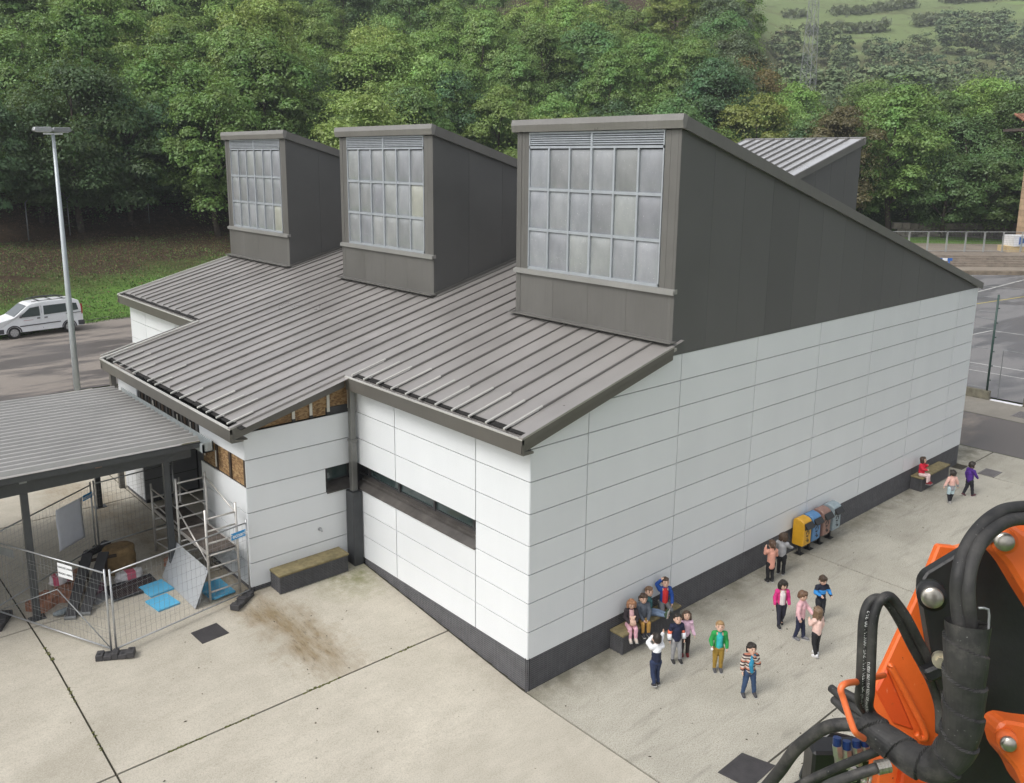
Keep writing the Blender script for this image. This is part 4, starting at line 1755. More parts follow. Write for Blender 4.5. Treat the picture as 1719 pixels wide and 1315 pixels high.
cover([(-4.53, 5.58), (-4.48, 5.09), (-3.88, 5.13), (-3.95, 5.62)], 'dark square manhole cover in the sloping concrete by the rust stain')
cover([(0.94, -3.86), (1.02, -4.46), (1.86, -4.42), (1.7, -3.84)], 'dark manhole cover at the bottom edge below the children')


def drain(x0, x1, y0, y1, label):
    root = thing('drain_grate', label, 'drain', ((x0 + x1) / 2, (y0 + y1) / 2, .0))
    mb = MB()
    mb.box(x0, x1, y0, y1, .0015, .006)
    mb.build('pit', M_black, root)
    n = int((x1 - x0) / .06)
    me = None
    for k in range(n + 1):
        x = x0 + (x1 - x0) * k / n
        mb = MB()
        mb.box(x - .017, x + .017, y0, y1, .007, .02)
        mb.build('bar', pm('drain_iron', (0.16, 0.15, 0.15), 0.6), root)
    for y in (y0, y1):
        mb = MB()
        mb.box(x0 - .03, x1 + .03, y - .02, y + .02, .0065, .022)
        mb.build('frame', pm('drain_iron', (0.16, 0.15, 0.15), 0.6), root)


drain(20.2, 20.9, -1.38, -.9, 'iron drain grate in the playground by the child in purple')
drain(28.6, 29.6, .35, .95, 'iron drain grate in the footpath before the gate')

# ------------------------------------------------------------------ benches
def bench(x0, x1, y0, y1, z0, label):
    root = thing('bench', label, 'bench', ((x0 + x1) / 2, (y0 + y1) / 2, z0), 'slatted box benches along the building')
    h = .42
    mb = MB()
    mb.box(x0 + .05, x1 - .05, y0 + .05, y1, z0 - .03, z0 + h - .02)
    mb.build('core', pm('plinth_shadow', (0.028, 0.028, 0.03), 0.8), root)
    for k in range(10):
        z = z0 + .03 + k * .04
        mb = MB()
        mb.box(x0 + .02, x1 - .02, y0 + .02, y0 + .05, z - .011, z + .011)
        mb.build('slat', M_bslat, root)
        for (xa, xb) in ((x0 + .02, x0 + .05), (x1 - .05, x1 - .02)):
            mb = MB()
            mb.box(xa, xb, y0 + .051, y1, z - .011, z + .011)
            mb.build('slat', M_bslat, root)
    n = int((x1 - x0) / .11)
    mb = MB()
    for k in range(n + 1):
        x = x0 + .03 + (x1 - x0 - .06) * k / n
        mb.box(x - .003, x + .003, y0 + .014, y0 + .0195, z0 - .02, z0 + h - .02)
    for k in range(4):
        y = y0 + .05 + (y1 - y0 - .06) * k / 3.2
        for x in (x0 + .0165, x1 - .0165):
            mb.box(x - .003, x + .003, y - .006, y + .006, z0 - .02, z0 + h - .02)
    mb.build('grille_bars', M_bslat, root)
    mb = MB()
    mb.box(x0, x1, y0, y1 + .0, z0 + h, z0 + h + .06)
    mb.build('seat', M_benchtop, root, bevel=.012)
    return root


bench(2.42, 4.44, -.38, -.002, 0, 'slatted bench with mossy top where four children sit')
bench(16.92, 19.02, -.40, -.002, 0, 'slatted bench with mossy top under the child in red')
bench(-2.36, -.52, 5.80, 6.288, .56, 'empty slatted bench with brown mossy top at the wing wall')

# ------------------------------------------------------------------ litter bins
def bin_(x, col, label, rot=0.0):
    root = thing('litter_bin', label, 'litter bin', (0, 0, 0), 'row of coloured bins on posts')
    mt = pm('bin_' + label.split()[0], col, 0.42, var=0.12, scale=5)
    w, dp, z0, z1 = .40, .34, .30, 1.06
    prof = [(-dp, z0 + .03), (-dp + .03, z0), (-.03, z0), (0, z0 + .03), (0, z1 - .09), (-.03, z1 - .03), (-.09, z1), (-dp + .10, z1 - .02), (-dp + .02, z1 - .07), (-dp, z1 - .13)]
    mb = MB()
    mb.prism([(-w / 2, p[0], p[1]) for p in prof], (w, 0, 0))
    mb.build('body', mt, root, bevel=.022)
    mb = MB()
    mb.prism([(-w / 2 + .01, -dp - .11, z1 - .22), (-w / 2 + .01, -dp - .005, z1 - .10), (-w / 2 + .01, -dp - .005, z1 - .14), (-w / 2 + .01, -dp - .10, z1 - .255)], (w - .02, 0, 0))
    mb.build('hood', M_black, root)
    mb = MB()
    mb.box(-w / 2 + .05, w / 2 - .05, -dp - .004, -dp - .001, z1 - .30, z1 - .15)
    mb.build('slot', M_black, root)
    mb = MB()
    mb.box(-.03, .03, -.17, -.11, 0, z0)
    mb.box(-.10, .10, -.24, -.04, 0.001, .012)
    mb.build('post', M_black, root)
    # waste symbol: three bent arrows and a small figure below
    for k in range(3):
        a0 = math.pi / 2 + k * 2 * math.pi / 3
        mb = MB()
        c0 = Vector((0, -dp - .003, z1 - .42))
        A = lambda r_, a: c0 + Vector((r_ * math.cos(a), 0, r_ * math.sin(a)))
        for s in range(3):
            q0, q1 = a0 + s * .42, a0 + (s + 1) * .42
            mb.add([A(.05, q0), A(.09, q0), A(.09, q1), A(.05, q1)], [(0, 1, 2, 3)])
        mb.add([A(.035, a0 + 1.26), A(.105, a0 + 1.26), A(.07, a0 + 1.75)], [(0, 1, 2)])
        mb.build('symbol', M_ink, root, fix=False)
    mb = MB()
    mb.ell((.0, -dp - .002, z1 - .55), (.02, .002, .02), 8, 6)
    mb.box(-.016, .016, -dp - .004, -dp - .001, z1 - .66, z1 - .575)
    mb.box(.03, .08, -dp - .004, -dp - .001, z1 - .66, z1 - .60)
    mb.box(-.07, -.015, -dp - .0045, -dp - .0015, z1 - .60, z1 - .585)
    mb.build('symbol', M_ink, root)
    root.location = (x, -.05, 0)
    root.rotation_euler = (0, 0, rot)


bin_(9.86, (0.62, 0.33, 0.02), 'yellow bin with black symbols, first in the row')
bin_(10.34, (0.09, 0.22, 0.42), 'blue bin standing right behind the yellow one')
bin_(10.88, (0.26, 0.15, 0.12), 'brown bin between the blue and grey ones')
bin_(11.44, (0.28, 0.34, 0.37), 'grey bin at the far end of the row')

# ------------------------------------------------------------------ lamp post
lp = thing('street_lamp', 'tall pale galvanised lamp post with a twin flat head', 'lamp post', (-.6, 27.65, .6))
mb = MB()
mb.tube([(-.6, 27.65, .55), (-.6, 27.65, 4), (-.6, 27.65, 11.25)], [.135, .115, .062], 14)
mb.build('pole', pm('lamp_galv', (0.44, 0.48, 0.50), 0.5, 0.3, var=.06), lp, True)
mb = MB()
mb.box(-.95, -.25, 27.6, 27.7, 11.22, 11.28)
mb.build('arm', M_white_p, lp)
for (x, s) in ((-.98, 0), (-.28, 1)):
    mb = MB()
    mb.prism([(x - .36, 27.5, 11.36), (x - .30, 27.5, 11.50), (x + .30, 27.5, 11.52), (x + .36, 27.5, 11.38), (x + .3, 27.5, 11.32), (x - .3, 27.5, 11.32)], (0, .3, 0))
    h = mb.build('lamp_head', M_galv if s == 0 else M_galv_d, lp, bevel=.02)
    mb = MB()
    mb.box(x - .24, x + .24, 27.53, 27.77, 11.305, 11.318)
    mb.build('diffuser', M_white_p, lp)

# ------------------------------------------------------------------ white van
van = thing('parked_van', 'white small passenger van parked along the grass verge', 'van', (0, 0, 0))
M_van = pm('white_paint', (0.82, 0.84, 0.86), 0.25, var=0.03)
M_van_g = mat_glass('van_glass', (0.035, 0.05, 0.05))
M_trim = pm('grey_bumper', (0.06, 0.06, 0.068), 0.6)
# profile (x forward negative = front), z
LV = 4.55
half = .84
prof = [(-2.2, .32), (-2.27, .52), (-2.22, .78), (-2.05, .96), (-1.45, 1.10), (-1.28, 1.16), (-.58, 1.70), (-.35, 1.80), (.3, 1.87), (1.2, 1.88), (1.9, 1.84), (2.12, 1.76), (2.24, 1.30), (2.27, .95), (2.27, .34)]
mb = MB()


def tumble(z):
    return half - (.0 if z < 1.0 else .14 * ((z - 1.0) / .88) ** 1.4)


nP = len(prof)
for s in (-1, -.985, .985, 1):
    for (x, z) in prof:
        k = tumble(z) * s
        zz, xx = z, x
        if abs(s) == 1:
            xx = x * .985
            zz = z - .03 if z > 1.2 else z
        mb.v.append((xx, k, zz))
for s in range(3):
    for i in range(nP):
        j = (i + 1) % nP
        mb.f.append((s * nP + i, s * nP + j, (s + 1) * nP + j, (s + 1) * nP + i))
mb.f.append(tuple(range(nP)))
mb.f.append(tuple(range(3 * nP, 4 * nP)))
mb.mi = [0] * len(mb.f)
mb.build('body', M_van, van, bevel=.02)


def side_plate(poly, s, off, mat, nm, th=.012):
    m_ = MB()
    a = [(x, s * (tumble(z) + off), z) for (x, z) in poly]
    m_.prism(a, (0, s * th, 0))
    return m_.build(nm, mat, van)


for s in (-1, 1):
    side_plate([(-1.06, 1.12), (-.46, 1.60), (.02, 1.64), (.02, 1.13)], s, -.006, M_van_g, 'side_window')
    side_plate([(.22, 1.15), (.24, 1.64), (1.42, 1.66), (1.42, 1.19)], s, -.006, M_van_g, 'side_window')
    side_plate([(1.62, 1.21), (1.62, 1.66), (1.98, 1.62), (2.06, 1.24)], s, -.006, M_van_g, 'side_window')
    side_plate([(-1.05, .62), (1.05, .66), (1.05, .71), (-1.05, .67)], s, .004, M_trim, 'side_moulding')
    side_plate([(1.35, 1.06), (2.2, 1.09), (2.2, 1.12), (1.35, 1.09)], s, .003, M_trim, 'door_rail')
    for x in (-.08, .3):
        side_plate([(x - .08, .98), (x + .08, .98), (x + .08, 1.04), (x - .08, 1.04)], s, .012, M_trim, 'door_handle', .03)
    for x in (.12,):
        side_plate([(x - .006, .40), (x + .006, .40), (x + .006, 1.66), (x - .006, 1.66)], s, .0015, M_trim, 'door_gap', .003)
    m_ = MB()
    m_.ell((-1.02, s * 1.0, 1.20), (.07, .1, .08), 10, 6)
    m_.build('wing_mirror', M_trim, van, True)
    m_ = MB()
    m_.tube([(-.3, s * .62, 1.90), (.0, s * .62, 1.93), (1.4, s * .62, 1.94), (1.8, s * .62, 1.91)], .02, 6)
    m_.build('roof_bar', M_black, van)
    for x in (-1.36, 1.50):
        m_ = MB()
        m_.tube([(x, s * (half - .20), .33), (x, s * (half + .012), .33)], .32, 24)
        w = m_.build('wheel', M_black, van, bevel=.02)
        m_ = MB()
        m_.tube([(x, s * (half + .005), .33), (x, s * (half + .02), .33)], .21, 20)
        m_.build('rim', pm('wheel_cover', (0.4, 0.4, 0.41), 0.4, .3), w)
        for k in range(7):
            an = k * 2 * math.pi / 7
            m_ = MB()
            m_.obox((x + .115 * math.cos(an), s * (half + .022), .33 + .115 * math.sin(an)), (.08 * math.cos(an), 0, .08 * math.sin(an)), (-.022 * math.sin(an), 0, .022 * math.cos(an)), (0, .008, 0))
            m_.build('spoke', pm('wheel_spoke', (0.52, 0.52, 0.53), 0.4, .3), w)
        m_ = MB()
        ring = []
        for k in range(13):
            an = math.pi * k / 12
            ring.append((x + .40 * math.cos(an), s * (half + .002), .33 + .40 * math.sin(an)))
        ring2 = [(x + .335 * math.cos(math.pi * k / 12), s * (half + .002), .33 + .335 * math.sin(math.pi * k / 12)) for k in range(12, -1, -1)]
        m_.prism(ring + ring2, (0, s * .012, 0))
        m_.build('wheel_arch', M_trim, van)
    m_ = MB()
    m_.obox((-2.14, s * .66, .83), (.09, 0, 0), (0, .16, 0), (0, 0, .10))
    m_.build('headlight', mat_glass('lamp_glass', (.5, .52, .54)), van, bevel=.02)
    m_ = MB()
    m_.obox((2.235, s * .77, 1.25), (.035, 0, 0), (0, .06, 0), (0, 0, .28))
    m_.build('tail_light', pm('tail_red', (.35, .02, .02), .3), van)
m_ = MB()
m_.prism([(-1.27, -.72, 1.185), (-.585, -.64, 1.71), (-.585, .64, 1.71), (-1.27, .72, 1.185)], (-.012, 0, .014))
m_.build('windscreen', M_van_g, van)
m_ = MB()
m_.box(-2.31, -1.82, -.86, .86, .30, .62)
m_.build('bumper', M_trim, van, bevel=.06)
m_ = MB()
m_.box(1.95, 2.34, -.86, .86, .32, .66)
m_.build('bumper', M_trim, van, bevel=.06)
m_ = MB()
m_.prism([(2.262, -.62, 1.25), (2.262, .62, 1.25), (2.16, .58, 1.68), (2.16, -.58, 1.68)], (.012, 0, .002))
m_.build('rear_window', M_van_g, van)
for (y, z) in ((-.40, 1.886), (-.1, 1.89)):
    pass
for x in (.1, .75, 1.4):
    m_ = MB()
    m_.beam((x, -.62, 1.93), (x, .62, 1.93), .05, .03)
    m_.build('roof_bar', M_black, van)
m_ = MB()
m_.tube(catmull([(-.25, .4, 1.95), (.3, .5, 2.0), (1.0, .5, 2.0), (1.6, .45, 1.95)], 4), .035, 6)
m_.build('roof_load', M_trim, van, True)
m_ = MB()
m_.box(-.85, -.35, -.853, -.8515, .93, .96)
m_.build('door_print', pm('faded_pink_print', (.55, .38, .40), .5), van)
van.location = (1.25, 41.95, .605)
van.rotation_euler = (0, 0, R(4.5))

# ------------------------------------------------------------------ right-hand background
# low wall with green posts and the open gate
wf = thing('wire_fence', 'tall green posted fence on a low mossy wall by the court', 'fence', (30.5, 4, 0))
M_wallm = pm('mossy_concrete', (0.15, 0.14, 0.105), .9, var=.45, scale=3)
for (y0, y1) in ((2.55, 14), (-16, 1.15)):
    mb = MB()
    x0, x1 = 30.6 + (y0 - 2) * .03, 30.6 + (y1 - 2) * .03
    mb.prism([(x0 - .1, y0, -.02), (x0 + .1, y0, -.02), (x1 + .1, y1, -.02), (x1 - .1, y1, -.02)], (0, 0, .42))
    mb.build('low_wall', M_wallm, wf, bevel=.01)
M_green = pm('green_post_paint', (0.03, 0.065, 0.055), .5, var=.2)
posts = (2.70, 1.05, 6.2, 9.8, -2.5, -6, -9.5)
for i, y in enumerate(posts):
    x = 30.6 + (y - 2) * .03
    h = 4.75 if i == 0 else (2.6 if i == 1 else 4.7)
    mb = MB()
    mb.tube([(x, y, .38), (x, y, h)], .045, 8)
    for k in range(6):
        z = .9 + k * .65
        if z < h:
            mb.box(x - .02, x + .02, y - .11, y - .04, z - .02, z + .02)
    mb.build('post', M_green, wf, True)
for (y0, y1, zs) in ((2.7, 14, (.5, 1.4, 2.3, 3.2, 3.95, 4.6)), (-16, 1.05, (.5, 1.4, 2.3))):
    mb = MB()
    for z in zs:
        mb.tube([(30.6 + (y0 - 2) * .03, y0, z), (30.6 + (y1 - 2) * .03, y1, z)], .012, 4)
    mb.build('rail_wire', M_galv_d, wf)
gt = thing('gate', 'open galvanised tube gate frame in the green fence', 'gate', (30.7, 2.9, 0))
mb = MB()
for (y0, y1) in ((2.78, 4.4),):
    mb.tube([(30.75, 2.78, .1), (30.75, 2.78, 3.6), (31.2, 4.6, 3.6), (31.2, 4.6, .1)], .025, 6)
mb.build('leaf', M_galv_d, gt)
mb = MB()
mb.tube([(31.0, 2.35, .02), (31.0, 2.35, 2.25), (31.15, 1.2, 2.25), (31.15, 1.2, .02)], .025, 6)
mb.build('leaf', M_galv_d, gt)
mb = MB()
mb.box(30.52, 30.75, 1.2, 2.5, .002, .03)
mb.build('threshold', M_white_p, gt)

# platform, steps and the yellowish building beyond the court
plat = struct_root('terrace')
M_terr = mat_concrete('terrace_concrete', (0.30, 0.255, 0.205), (0.21, 0.18, 0.145), .8)


def fr(d, l, z):
    x, y = xy(d, l)
    return (x, y, z)


def frbox(d0, d1, l0, l1, z0, z1, nm, mat, parent=None):
    mb = MB()
    mb.prism([fr(d0, l0, z0), fr(d0, l1, z0), fr(d1, l1, z0), fr(d1, l0, z0)], (0, 0, z1 - z0))
    return mb.build(nm, mat, parent)


M_kerbstone = pm('weathered_stone_course', (0.19, 0.155, 0.115), .9, var=.4, scale=1.2)
for i in range(26):
    l0 = 36 + i * 1.2
    frbox(82.3, 82.9, l0, l0 + 1.18, -.05, .34, 'kerb_stone', M_kerbstone, plat)
frbox(82.9, 85.6, 36, 68, -.05, .36, 'landing', M_terr, plat)
for k in range(5):
    frbox(85.6 + k * .42, 92, 36, 52.8 - k * .15, .3, .36 + (k + 1) * .19, 'step', pm('step_stone', (0.22, 0.185, 0.15), .9, var=.3, scale=1.5), plat)
frbox(87.8, 107, 34, 80, .3, 1.30, 'platform', M_terr, plat)
# crowd-barrier style mesh panels along the platform
M_panelframe = pm('pale_fence_frame', (0.36, 0.37, 0.37), .5, .3)
lx = [37.8 + i * 2.02 for i in range(9)] + [57.4, 59.4, 61.4]
names_ = ['first', 'second', 'third', 'fourth', 'fifth', 'sixth', 'seventh', 'eighth', 'ninth', 'tenth', 'eleventh', 'twelfth']
for i, l in enumerate(lx):
    rt = thing('terrace_fence_panel', '%s pale mesh fence panel from the dark roof slope along the terrace' % names_[i], 'fence panel', fr(90 + .1 * i, l, 1.3), 'pale fence panels on the terrace')
    mb = MB()
    p0, p1 = Vector(fr(90 + .12 * i, l, 1.32)), Vector(fr(90 + .12 * i + .1, l + 1.9, 1.32))
    up = Vector((0, 0, 1))
    mb.tube([p0, p0 + up * 2.1, p1 + up * 2.1, p1], .045, 6)
    mb.tube([p0 + up * .12, p1 + up * .12], .03, 6)
    mb.build('frame', M_panelframe, rt)
    mb = MB()
    for k in range(1, 12):
        p = p0 + (p1 - p0) * k / 12
        mb.tube([p + up * .12, p + up * 2.1], .006, 3, caps=False)
    for k in range(1, 9):
        mb.tube([p0 + up * (.12 + k * .22), p1 + up * (.12 + k * .22)], .006, 3, caps=False)
    kind(mb.build('wire_mesh', M_galv_d, rt, fix=False), 'stuff')
# blue and white barrier
br = thing('barrier', 'blue and white barrier standing on the landing before the steps', 'barrier', fr(84, 42, .36))
M_bl = pm('strong_blue_paint', (0.02, 0.12, 0.42), .5)
for k in range(6):
    mb = MB()
    p0, p1 = Vector(fr(84, 40.4 + k * .48, 1.25)), Vector(fr(84, 40.88 + k * .48, 1.25))
    mb.beam(p0, p1, .06, .26)
    mb.build('board', M_bl if k % 2 else M_white_p, br)
for l in (40.8, 43.0):
    mb = MB()
    p = Vector(fr(84, l, .36))
    mb.beam(p, p + Vector((0, 0, 1.0)), .1, .1, up=(1, 0, 0))
    mb.build('leg', M_bl if l > 42 else M_white_p, br)
# old stone retaining wall in front of the trees
sw = thing('stone_wall', 'dark old stone retaining wall below the trees behind terrace', 'wall', fr(104, 55, 1))
M_stone = pm('dark_rubble_stone', (0.11, 0.10, 0.085), .95, var=.4, scale=1.5, rand=.35)
for i in range(22):
    for j in range(3):
        l0 = 46 + i * 1.0 + (j % 2) * .45
        mb = MB()
        jit = rng.uniform(-.06, .06, 8)
        mb.prism([fr(103.6 + jit[0], l0 + .02, 1.2 + j * .75), fr(103.6 + jit[1], l0 + .96, 1.2 + j * .75), fr(104.3, l0 + .96, 1.2 + j * .75), fr(104.3, l0 + .02, 1.2 + j * .75)], (0, 0, .71 + jit[2]))
        mb.build('stone', M_stone, sw)
# sandstone building, its tiled eave and painted base
hb = thing('sandstone_building', 'sandstone coloured building with wide red tiled eave at right edge', 'building', fr(92, 62, 1))
M_sand = pm('sandstone_block', (0.44, 0.31, 0.20), .85, var=.15, scale=2, rand=.12)
hx0, hx1 = 55.3, 71
frbox(93.06, 94.6, hx0 + .06, hx1, .3, 13.6, 'wall_core', pm('mortar', (0.3, 0.24, 0.17), .9), hb)
for j in range(20):
    for i in range(3):
        o = .5 * (j % 2)
        a = hx0 + (0 if i == 0 else i * 1.5 - o)
        b_ = hx0 + (i + 1) * 1.5 - o
        frbox(93.0, 93.05, a + .015, b_ - .015, 1.35 + j * .6, 1.35 + j * .6 + .575, 'stone_block', M_sand, hb)
    for i in range(1):
        frbox(93.06 + i * 1.4, 93.06 + i * 1.4 + 1.5, hx0, hx0 + .05, 1.35 + j * .6, 1.35 + j * .6 + .575, 'stone_block', M_sand, hb)
frbox(91.2, 93.0, hx0 - 2.7, hx1, .3, 1.9, 'painted_base', pm('cream_paint', (0.62, 0.47, 0.25), .7), hb)
frbox(91.1, 93.0, hx0 - 2.1, hx1, 1.9, 3.0, 'white_base', M_white_p, hb)
mb = MB()
mb.prism([fr(91.07, hx0 - 1.6, 2.1), fr(91.07, hx0 - 1.6, 2.9), fr(91.07, hx0 - .9, 2.65), fr(91.07, hx0 - .9, 2.35)], Vector(fr(91.0, 0, 0)) - Vector(fr(91.07, 0, 0)))
mb.prism([fr(91.07, hx0 - .9, 2.42), fr(91.07, hx0 - .9, 2.58), fr(91.07, hx1, 2.58), fr(91.07, hx1, 2.42)], Vector(fr(91.0, 0, 0)) - Vector(fr(91.07, 0, 0)))
mb.build('blue_emblem', M_bl, hb)
for k in range(5):
    frbox(91.3, 91.36, hx0 + .3 + k * .5, hx0 + .36 + k * .5, 3.0, 4.3, 'railing_bar', M_galv_d, hb)
frbox(89.6, 95, hx0 - 2.5, hx1, 13.7, 13.95, 'soffit', pm('eave_wood', (0.09, 0.07, 0.06), .8), hb)
M_tile = pm('clay_tile', (0.23, 0.105, 0.065), .85, var=.25, rand=.25)
for i in range(15):
    for j in range(6):
        l = hx0 - 2.45 + i * .36
        d0 = 89.4 + j * .62
        mb = MB()
        p0, p1 = Vector(fr(d0, l, 13.98 + j * .24)), Vector(fr(d0 + .72, l, 13.98 + (j + 1) * .24 + .02))
        rr_ = [.17, .14]
        mb.tube([p0, p1], rr_, 8)
        mb.build('roof_tile', M_tile, hb, True)
frbox(89.7, 95, hx0 - 2.4, hx1, 13.95, 13.97, 'roof_board', M_timber, hb)
# ------------------------------------------------------------------ people
def prims_mesh(prims):
    mb = MB()
    for p in prims:
        if p[0] == 'c':
            _, a, ra, b, rb = p
            a, b = Vector(a), Vector(b)
            L = (b - a).length
            mb.ell(a, (ra, ra, ra), 12, 8)
            mb.ell(b, (rb, rb, rb), 12, 8)
            if L > 1e-5:
                mb.tube([a, b], [ra, rb], 12)
        else:
            _, c_, r_ = p
            mb.ell(c_, r_, 16, 12)
    return mb


def wrinkle(me, amp, f, seed):
    """cloth folds / hair strands: push the surface in and out a little"""
    n = len(me.vertices)
    co = np.empty(n * 3, np.float32)
    no = np.empty(n * 3, np.float32)
    me.vertices.foreach_get('co', co)
    me.vertex_normals.foreach_get('vector', no)
    p, no = co.reshape(-1, 3), no.reshape(-1, 3)
    g = np.random.default_rng(int(seed * 100))
    a = np.zeros(n)
    for k in range(7):
        w = g.normal(size=3) * f * (1 + .5 * k) * np.array([1, 1, 1.5])
        a += np.sin(p @ w + g.uniform(0, 6.28) + 1.3 * np.sin(p @ (g.normal(size=3) * f))) / (1 + .35 * k)
    p = p + no * (a * amp * .26)[:, None]
    me.vertices.foreach_set('co', p.astype(np.float32).ravel())


def blob(name, prims, voxel, mat, parent, smooth_it=2, post=None):
    mb = prims_mesh(prims)
    me = mb.mesh(name)
    o = bpy.data.objects.new(name, me)
    C.objects.link(o)
    m_ = o.modifiers.new('r', 'REMESH')
    m_.mode = 'VOXEL'
    m_.voxel_size = voxel
    if smooth_it:
        s = o.modifiers.new('s', 'SMOOTH')
        s.iterations = smooth_it
        s.factor = .5
    dg = bpy.context.evaluated_depsgraph_get()
    me2 = bpy.data.meshes.new_from_object(o.evaluated_get(dg))
    bpy.data.objects.remove(o)
    bpy.data.meshes.remove(me)
    if post:
        bm = bmesh.new()
        bm.from_mesh(me2)
        post(bm)
        bm.to_mesh(me2)
        bm.free()
    me2.name = name
    if name in ('top', 'jacket', 'trousers'):
        wrinkle(me2, .0085, 15, len(bpy.data.objects) * .37)
    elif name == 'hair':
        wrinkle(me2, .009, 26, len(bpy.data.objects) * .37)
    me2.polygons.foreach_set('use_smooth', [True] * len(me2.polygons))
    for mm in (mat if isinstance(mat, list) else [mat]):
        me2.materials.append(mm)
    return link(name, me2, parent)


def cloth(col, nm=None):
    k = 'cloth_%03d_%03d_%03d' % tuple(int(c * 255) for c in col)
    return pm(nm or k, col, .85, var=.10, scale=14, bump=.25, bscale=30)


M_eye = pm('eye_dark', (0.02, 0.015, 0.012), .3)
M_lip = pm('lip', (0.36, 0.13, 0.11), .5)
SKIN = (0.62, 0.40, 0.30)


def person(label, loc, face, H=1.12, seat=None, J=None, hair=('short', (0.035, 0.022, 0.015)), top=(.5, .5, .5), legs=(.05, .05, .06),
           shoes=(.04, .04, .045), topmat=None, legmat=None, hem=.44, head=(0, 0), open_jacket=None, extra=None, sleeve_bands=None, skirt=False, group='children in the playground', lean=0.0):
    """J overrides joints (units of body height, body frame: x forward, y left)"""
    root = thing('person', label, 'person', (0, 0, 0), group)
    dz = 0.0 if seat is None else -.415
    j = dict(pelvis=(0, 0, .475), chest=(.0, 0, .685), neck=(.0, 0, .80), head=(.012, 0, .897))
    for s, n in ((1, 'L'), (-1, 'R')):
        j['sh' + n] = (0, s * .098, .757)
        j['el' + n] = (-.012, s * .138, .615)
        j['wr' + n] = (.03, s * .145, .492)
        j['hip' + n] = (0, s * .05, .455)
        j['kn' + n] = (.012, s * .056, .262)
        j['an' + n] = (0, s * .056, .052)
    if seat is not None:
        for k in list(j):
            if k[:2] in ('hi',) or k in ('pelvis', 'chest', 'neck', 'head') or k[:2] in ('sh', 'el', 'wr'):
                j[k] = (j[k][0], j[k][1], j[k][2] + dz)
        for s, n in ((1, 'L'), (-1, 'R')):
            j['kn' + n] = (.20, s * .06, .045)
            j['an' + n] = (.215, s * .058, -.155)
    if lean:
        z0 = j['pelvis'][2]
        for k in list(j):
            if k in ('chest', 'neck', 'head') or k[:2] in ('sh', 'el', 'wr'):
                x, y, z = j[k]
                j[k] = (x + (z - z0) * math.sin(lean), y, z0 + (z - z0) * math.cos(lean))
    j.update(J or {})
    P = {k: Vector(v) * H for k, v in j.items()}
    yaw, pitch = head
    hd = P['head']
    HS = 1.0
    hd = hd + Vector((0, 0, .008 * H))
    HR = Matrix.Rotation(R(yaw), 3, 'Z') @ Matrix.Rotation(R(-pitch), 3, 'Y')

    def hp(x, y, z):
        return hd + HR @ (Vector((x, y, z)) * H * HS)
    # ---- body (skin), one continuous surface
    b = [('e', hd, (.081 * H * HS, .073 * H * HS, .095 * H * HS)), ('e', hp(.02, 0, -.045), (.055 * H, .055 * H, .05 * H)), ('c', P['neck'] + Vector((0, 0, -.03 * H)), .036 * H, hd + Vector((0, 0, -.05 * H)), .034 * H),
         ('e', hp(.083, 0, -.012), (.013 * H, .011 * H, .015 * H)), ('e', hp(0, .076, -.01), (.016 * H, .008 * H, .024 * H)), ('e', hp(0, -.076, -.01), (.016 * H, .008 * H, .024 * H)),
         ('c', P['pelvis'], .066 * H, P['chest'], .07 * H), ('c', P['shL'], .042 * H, P['shR'], .042 * H)]
    hands = []
    for n in 'LR':
        s = 1 if n == 'L' else -1
        b += [('c', P['sh' + n], .036 * H, P['el' + n], .027 * H), ('c', P['el' + n], .027 * H, P['wr' + n], .019 * H)]
        b += [('c', P['hip' + n], .056 * H, P['kn' + n], .037 * H), ('c', P['kn' + n], .037 * H, P['an' + n], .025 * H)]
        # hand: palm, four fingers of unequal length, thumb from the side near the wrist
        fd = (P['wr' + n] - P['el' + n]).normalized()
        sd = fd.cross(Vector((0, s, .25))).normalized()
        if sd.length < .1:
            sd = Vector((1, 0, 0))
        nd = fd.cross(sd).normalized()
        w = P['wr' + n]
        pe = w + fd * .040 * H
        for k in range(3):
            o = (k - 1) * .012 * H
            b.append(('c', w + fd * .008 * H + sd * o * .7, .011 * H, pe + sd * o, .010 * H))
        for k, ln in enumerate((.034, .040, .037, .028)):
            o = (k - 1.5) * .0112 * H
            p0 = pe + sd * o
            p1 = p0 + fd * ln * .55 * H + nd * .004 * H
            p2 = p1 + (fd * .8 + nd * .5).normalized() * ln * .45 * H
            b += [('c', p0, .0062 * H, p1, .0060 * H), ('c', p1, .0060 * H, p2, .0052 * H)]
        t0 = w + fd * .014 * H - sd * .014 * H
        t1 = t0 + (fd * .7 - sd * .75).normalized() * .022 * H
        b += [('c', t0, .0078 * H, t1, .0068 * H), ('c', t1, .0068 * H, t1 + (fd * .95 - sd * .2).normalized() * .018 * H, .0058 * H)]
    for n in 'LR':
        an = P['an' + n]
        b.append(('c', an, .024 * H, an + Vector((.05 * H, 0, -.028 * H)), .02 * H))
    blob('body', b, .0062, pm('skin_%s' % label[:9], SKIN, .55, var=.05), root, 1)
    # ---- face
    for s in (1, -1):
        mb = MB()
        mb.ell(hp(.0735, s * .029, .006), (.008 * H, .011 * H, .0075 * H), 8, 6)
        mb.build('eye', M_eye, root, True)
        mb = MB()
        mb.beam(hp(.079, s * .016, .027), hp(.073, s * .042, .026), .006 * H, .005 * H)
        mb.build('eyebrow', cloth(hair[1]), root)
    mb = MB()
    mb.ell(hp(.0735, 0, -.052), (.006 * H, .02 * H, .005 * H), 8, 6)
    mb.build('mouth', M_lip, root, True)
    # ---- hair
    kind_, hc = hair
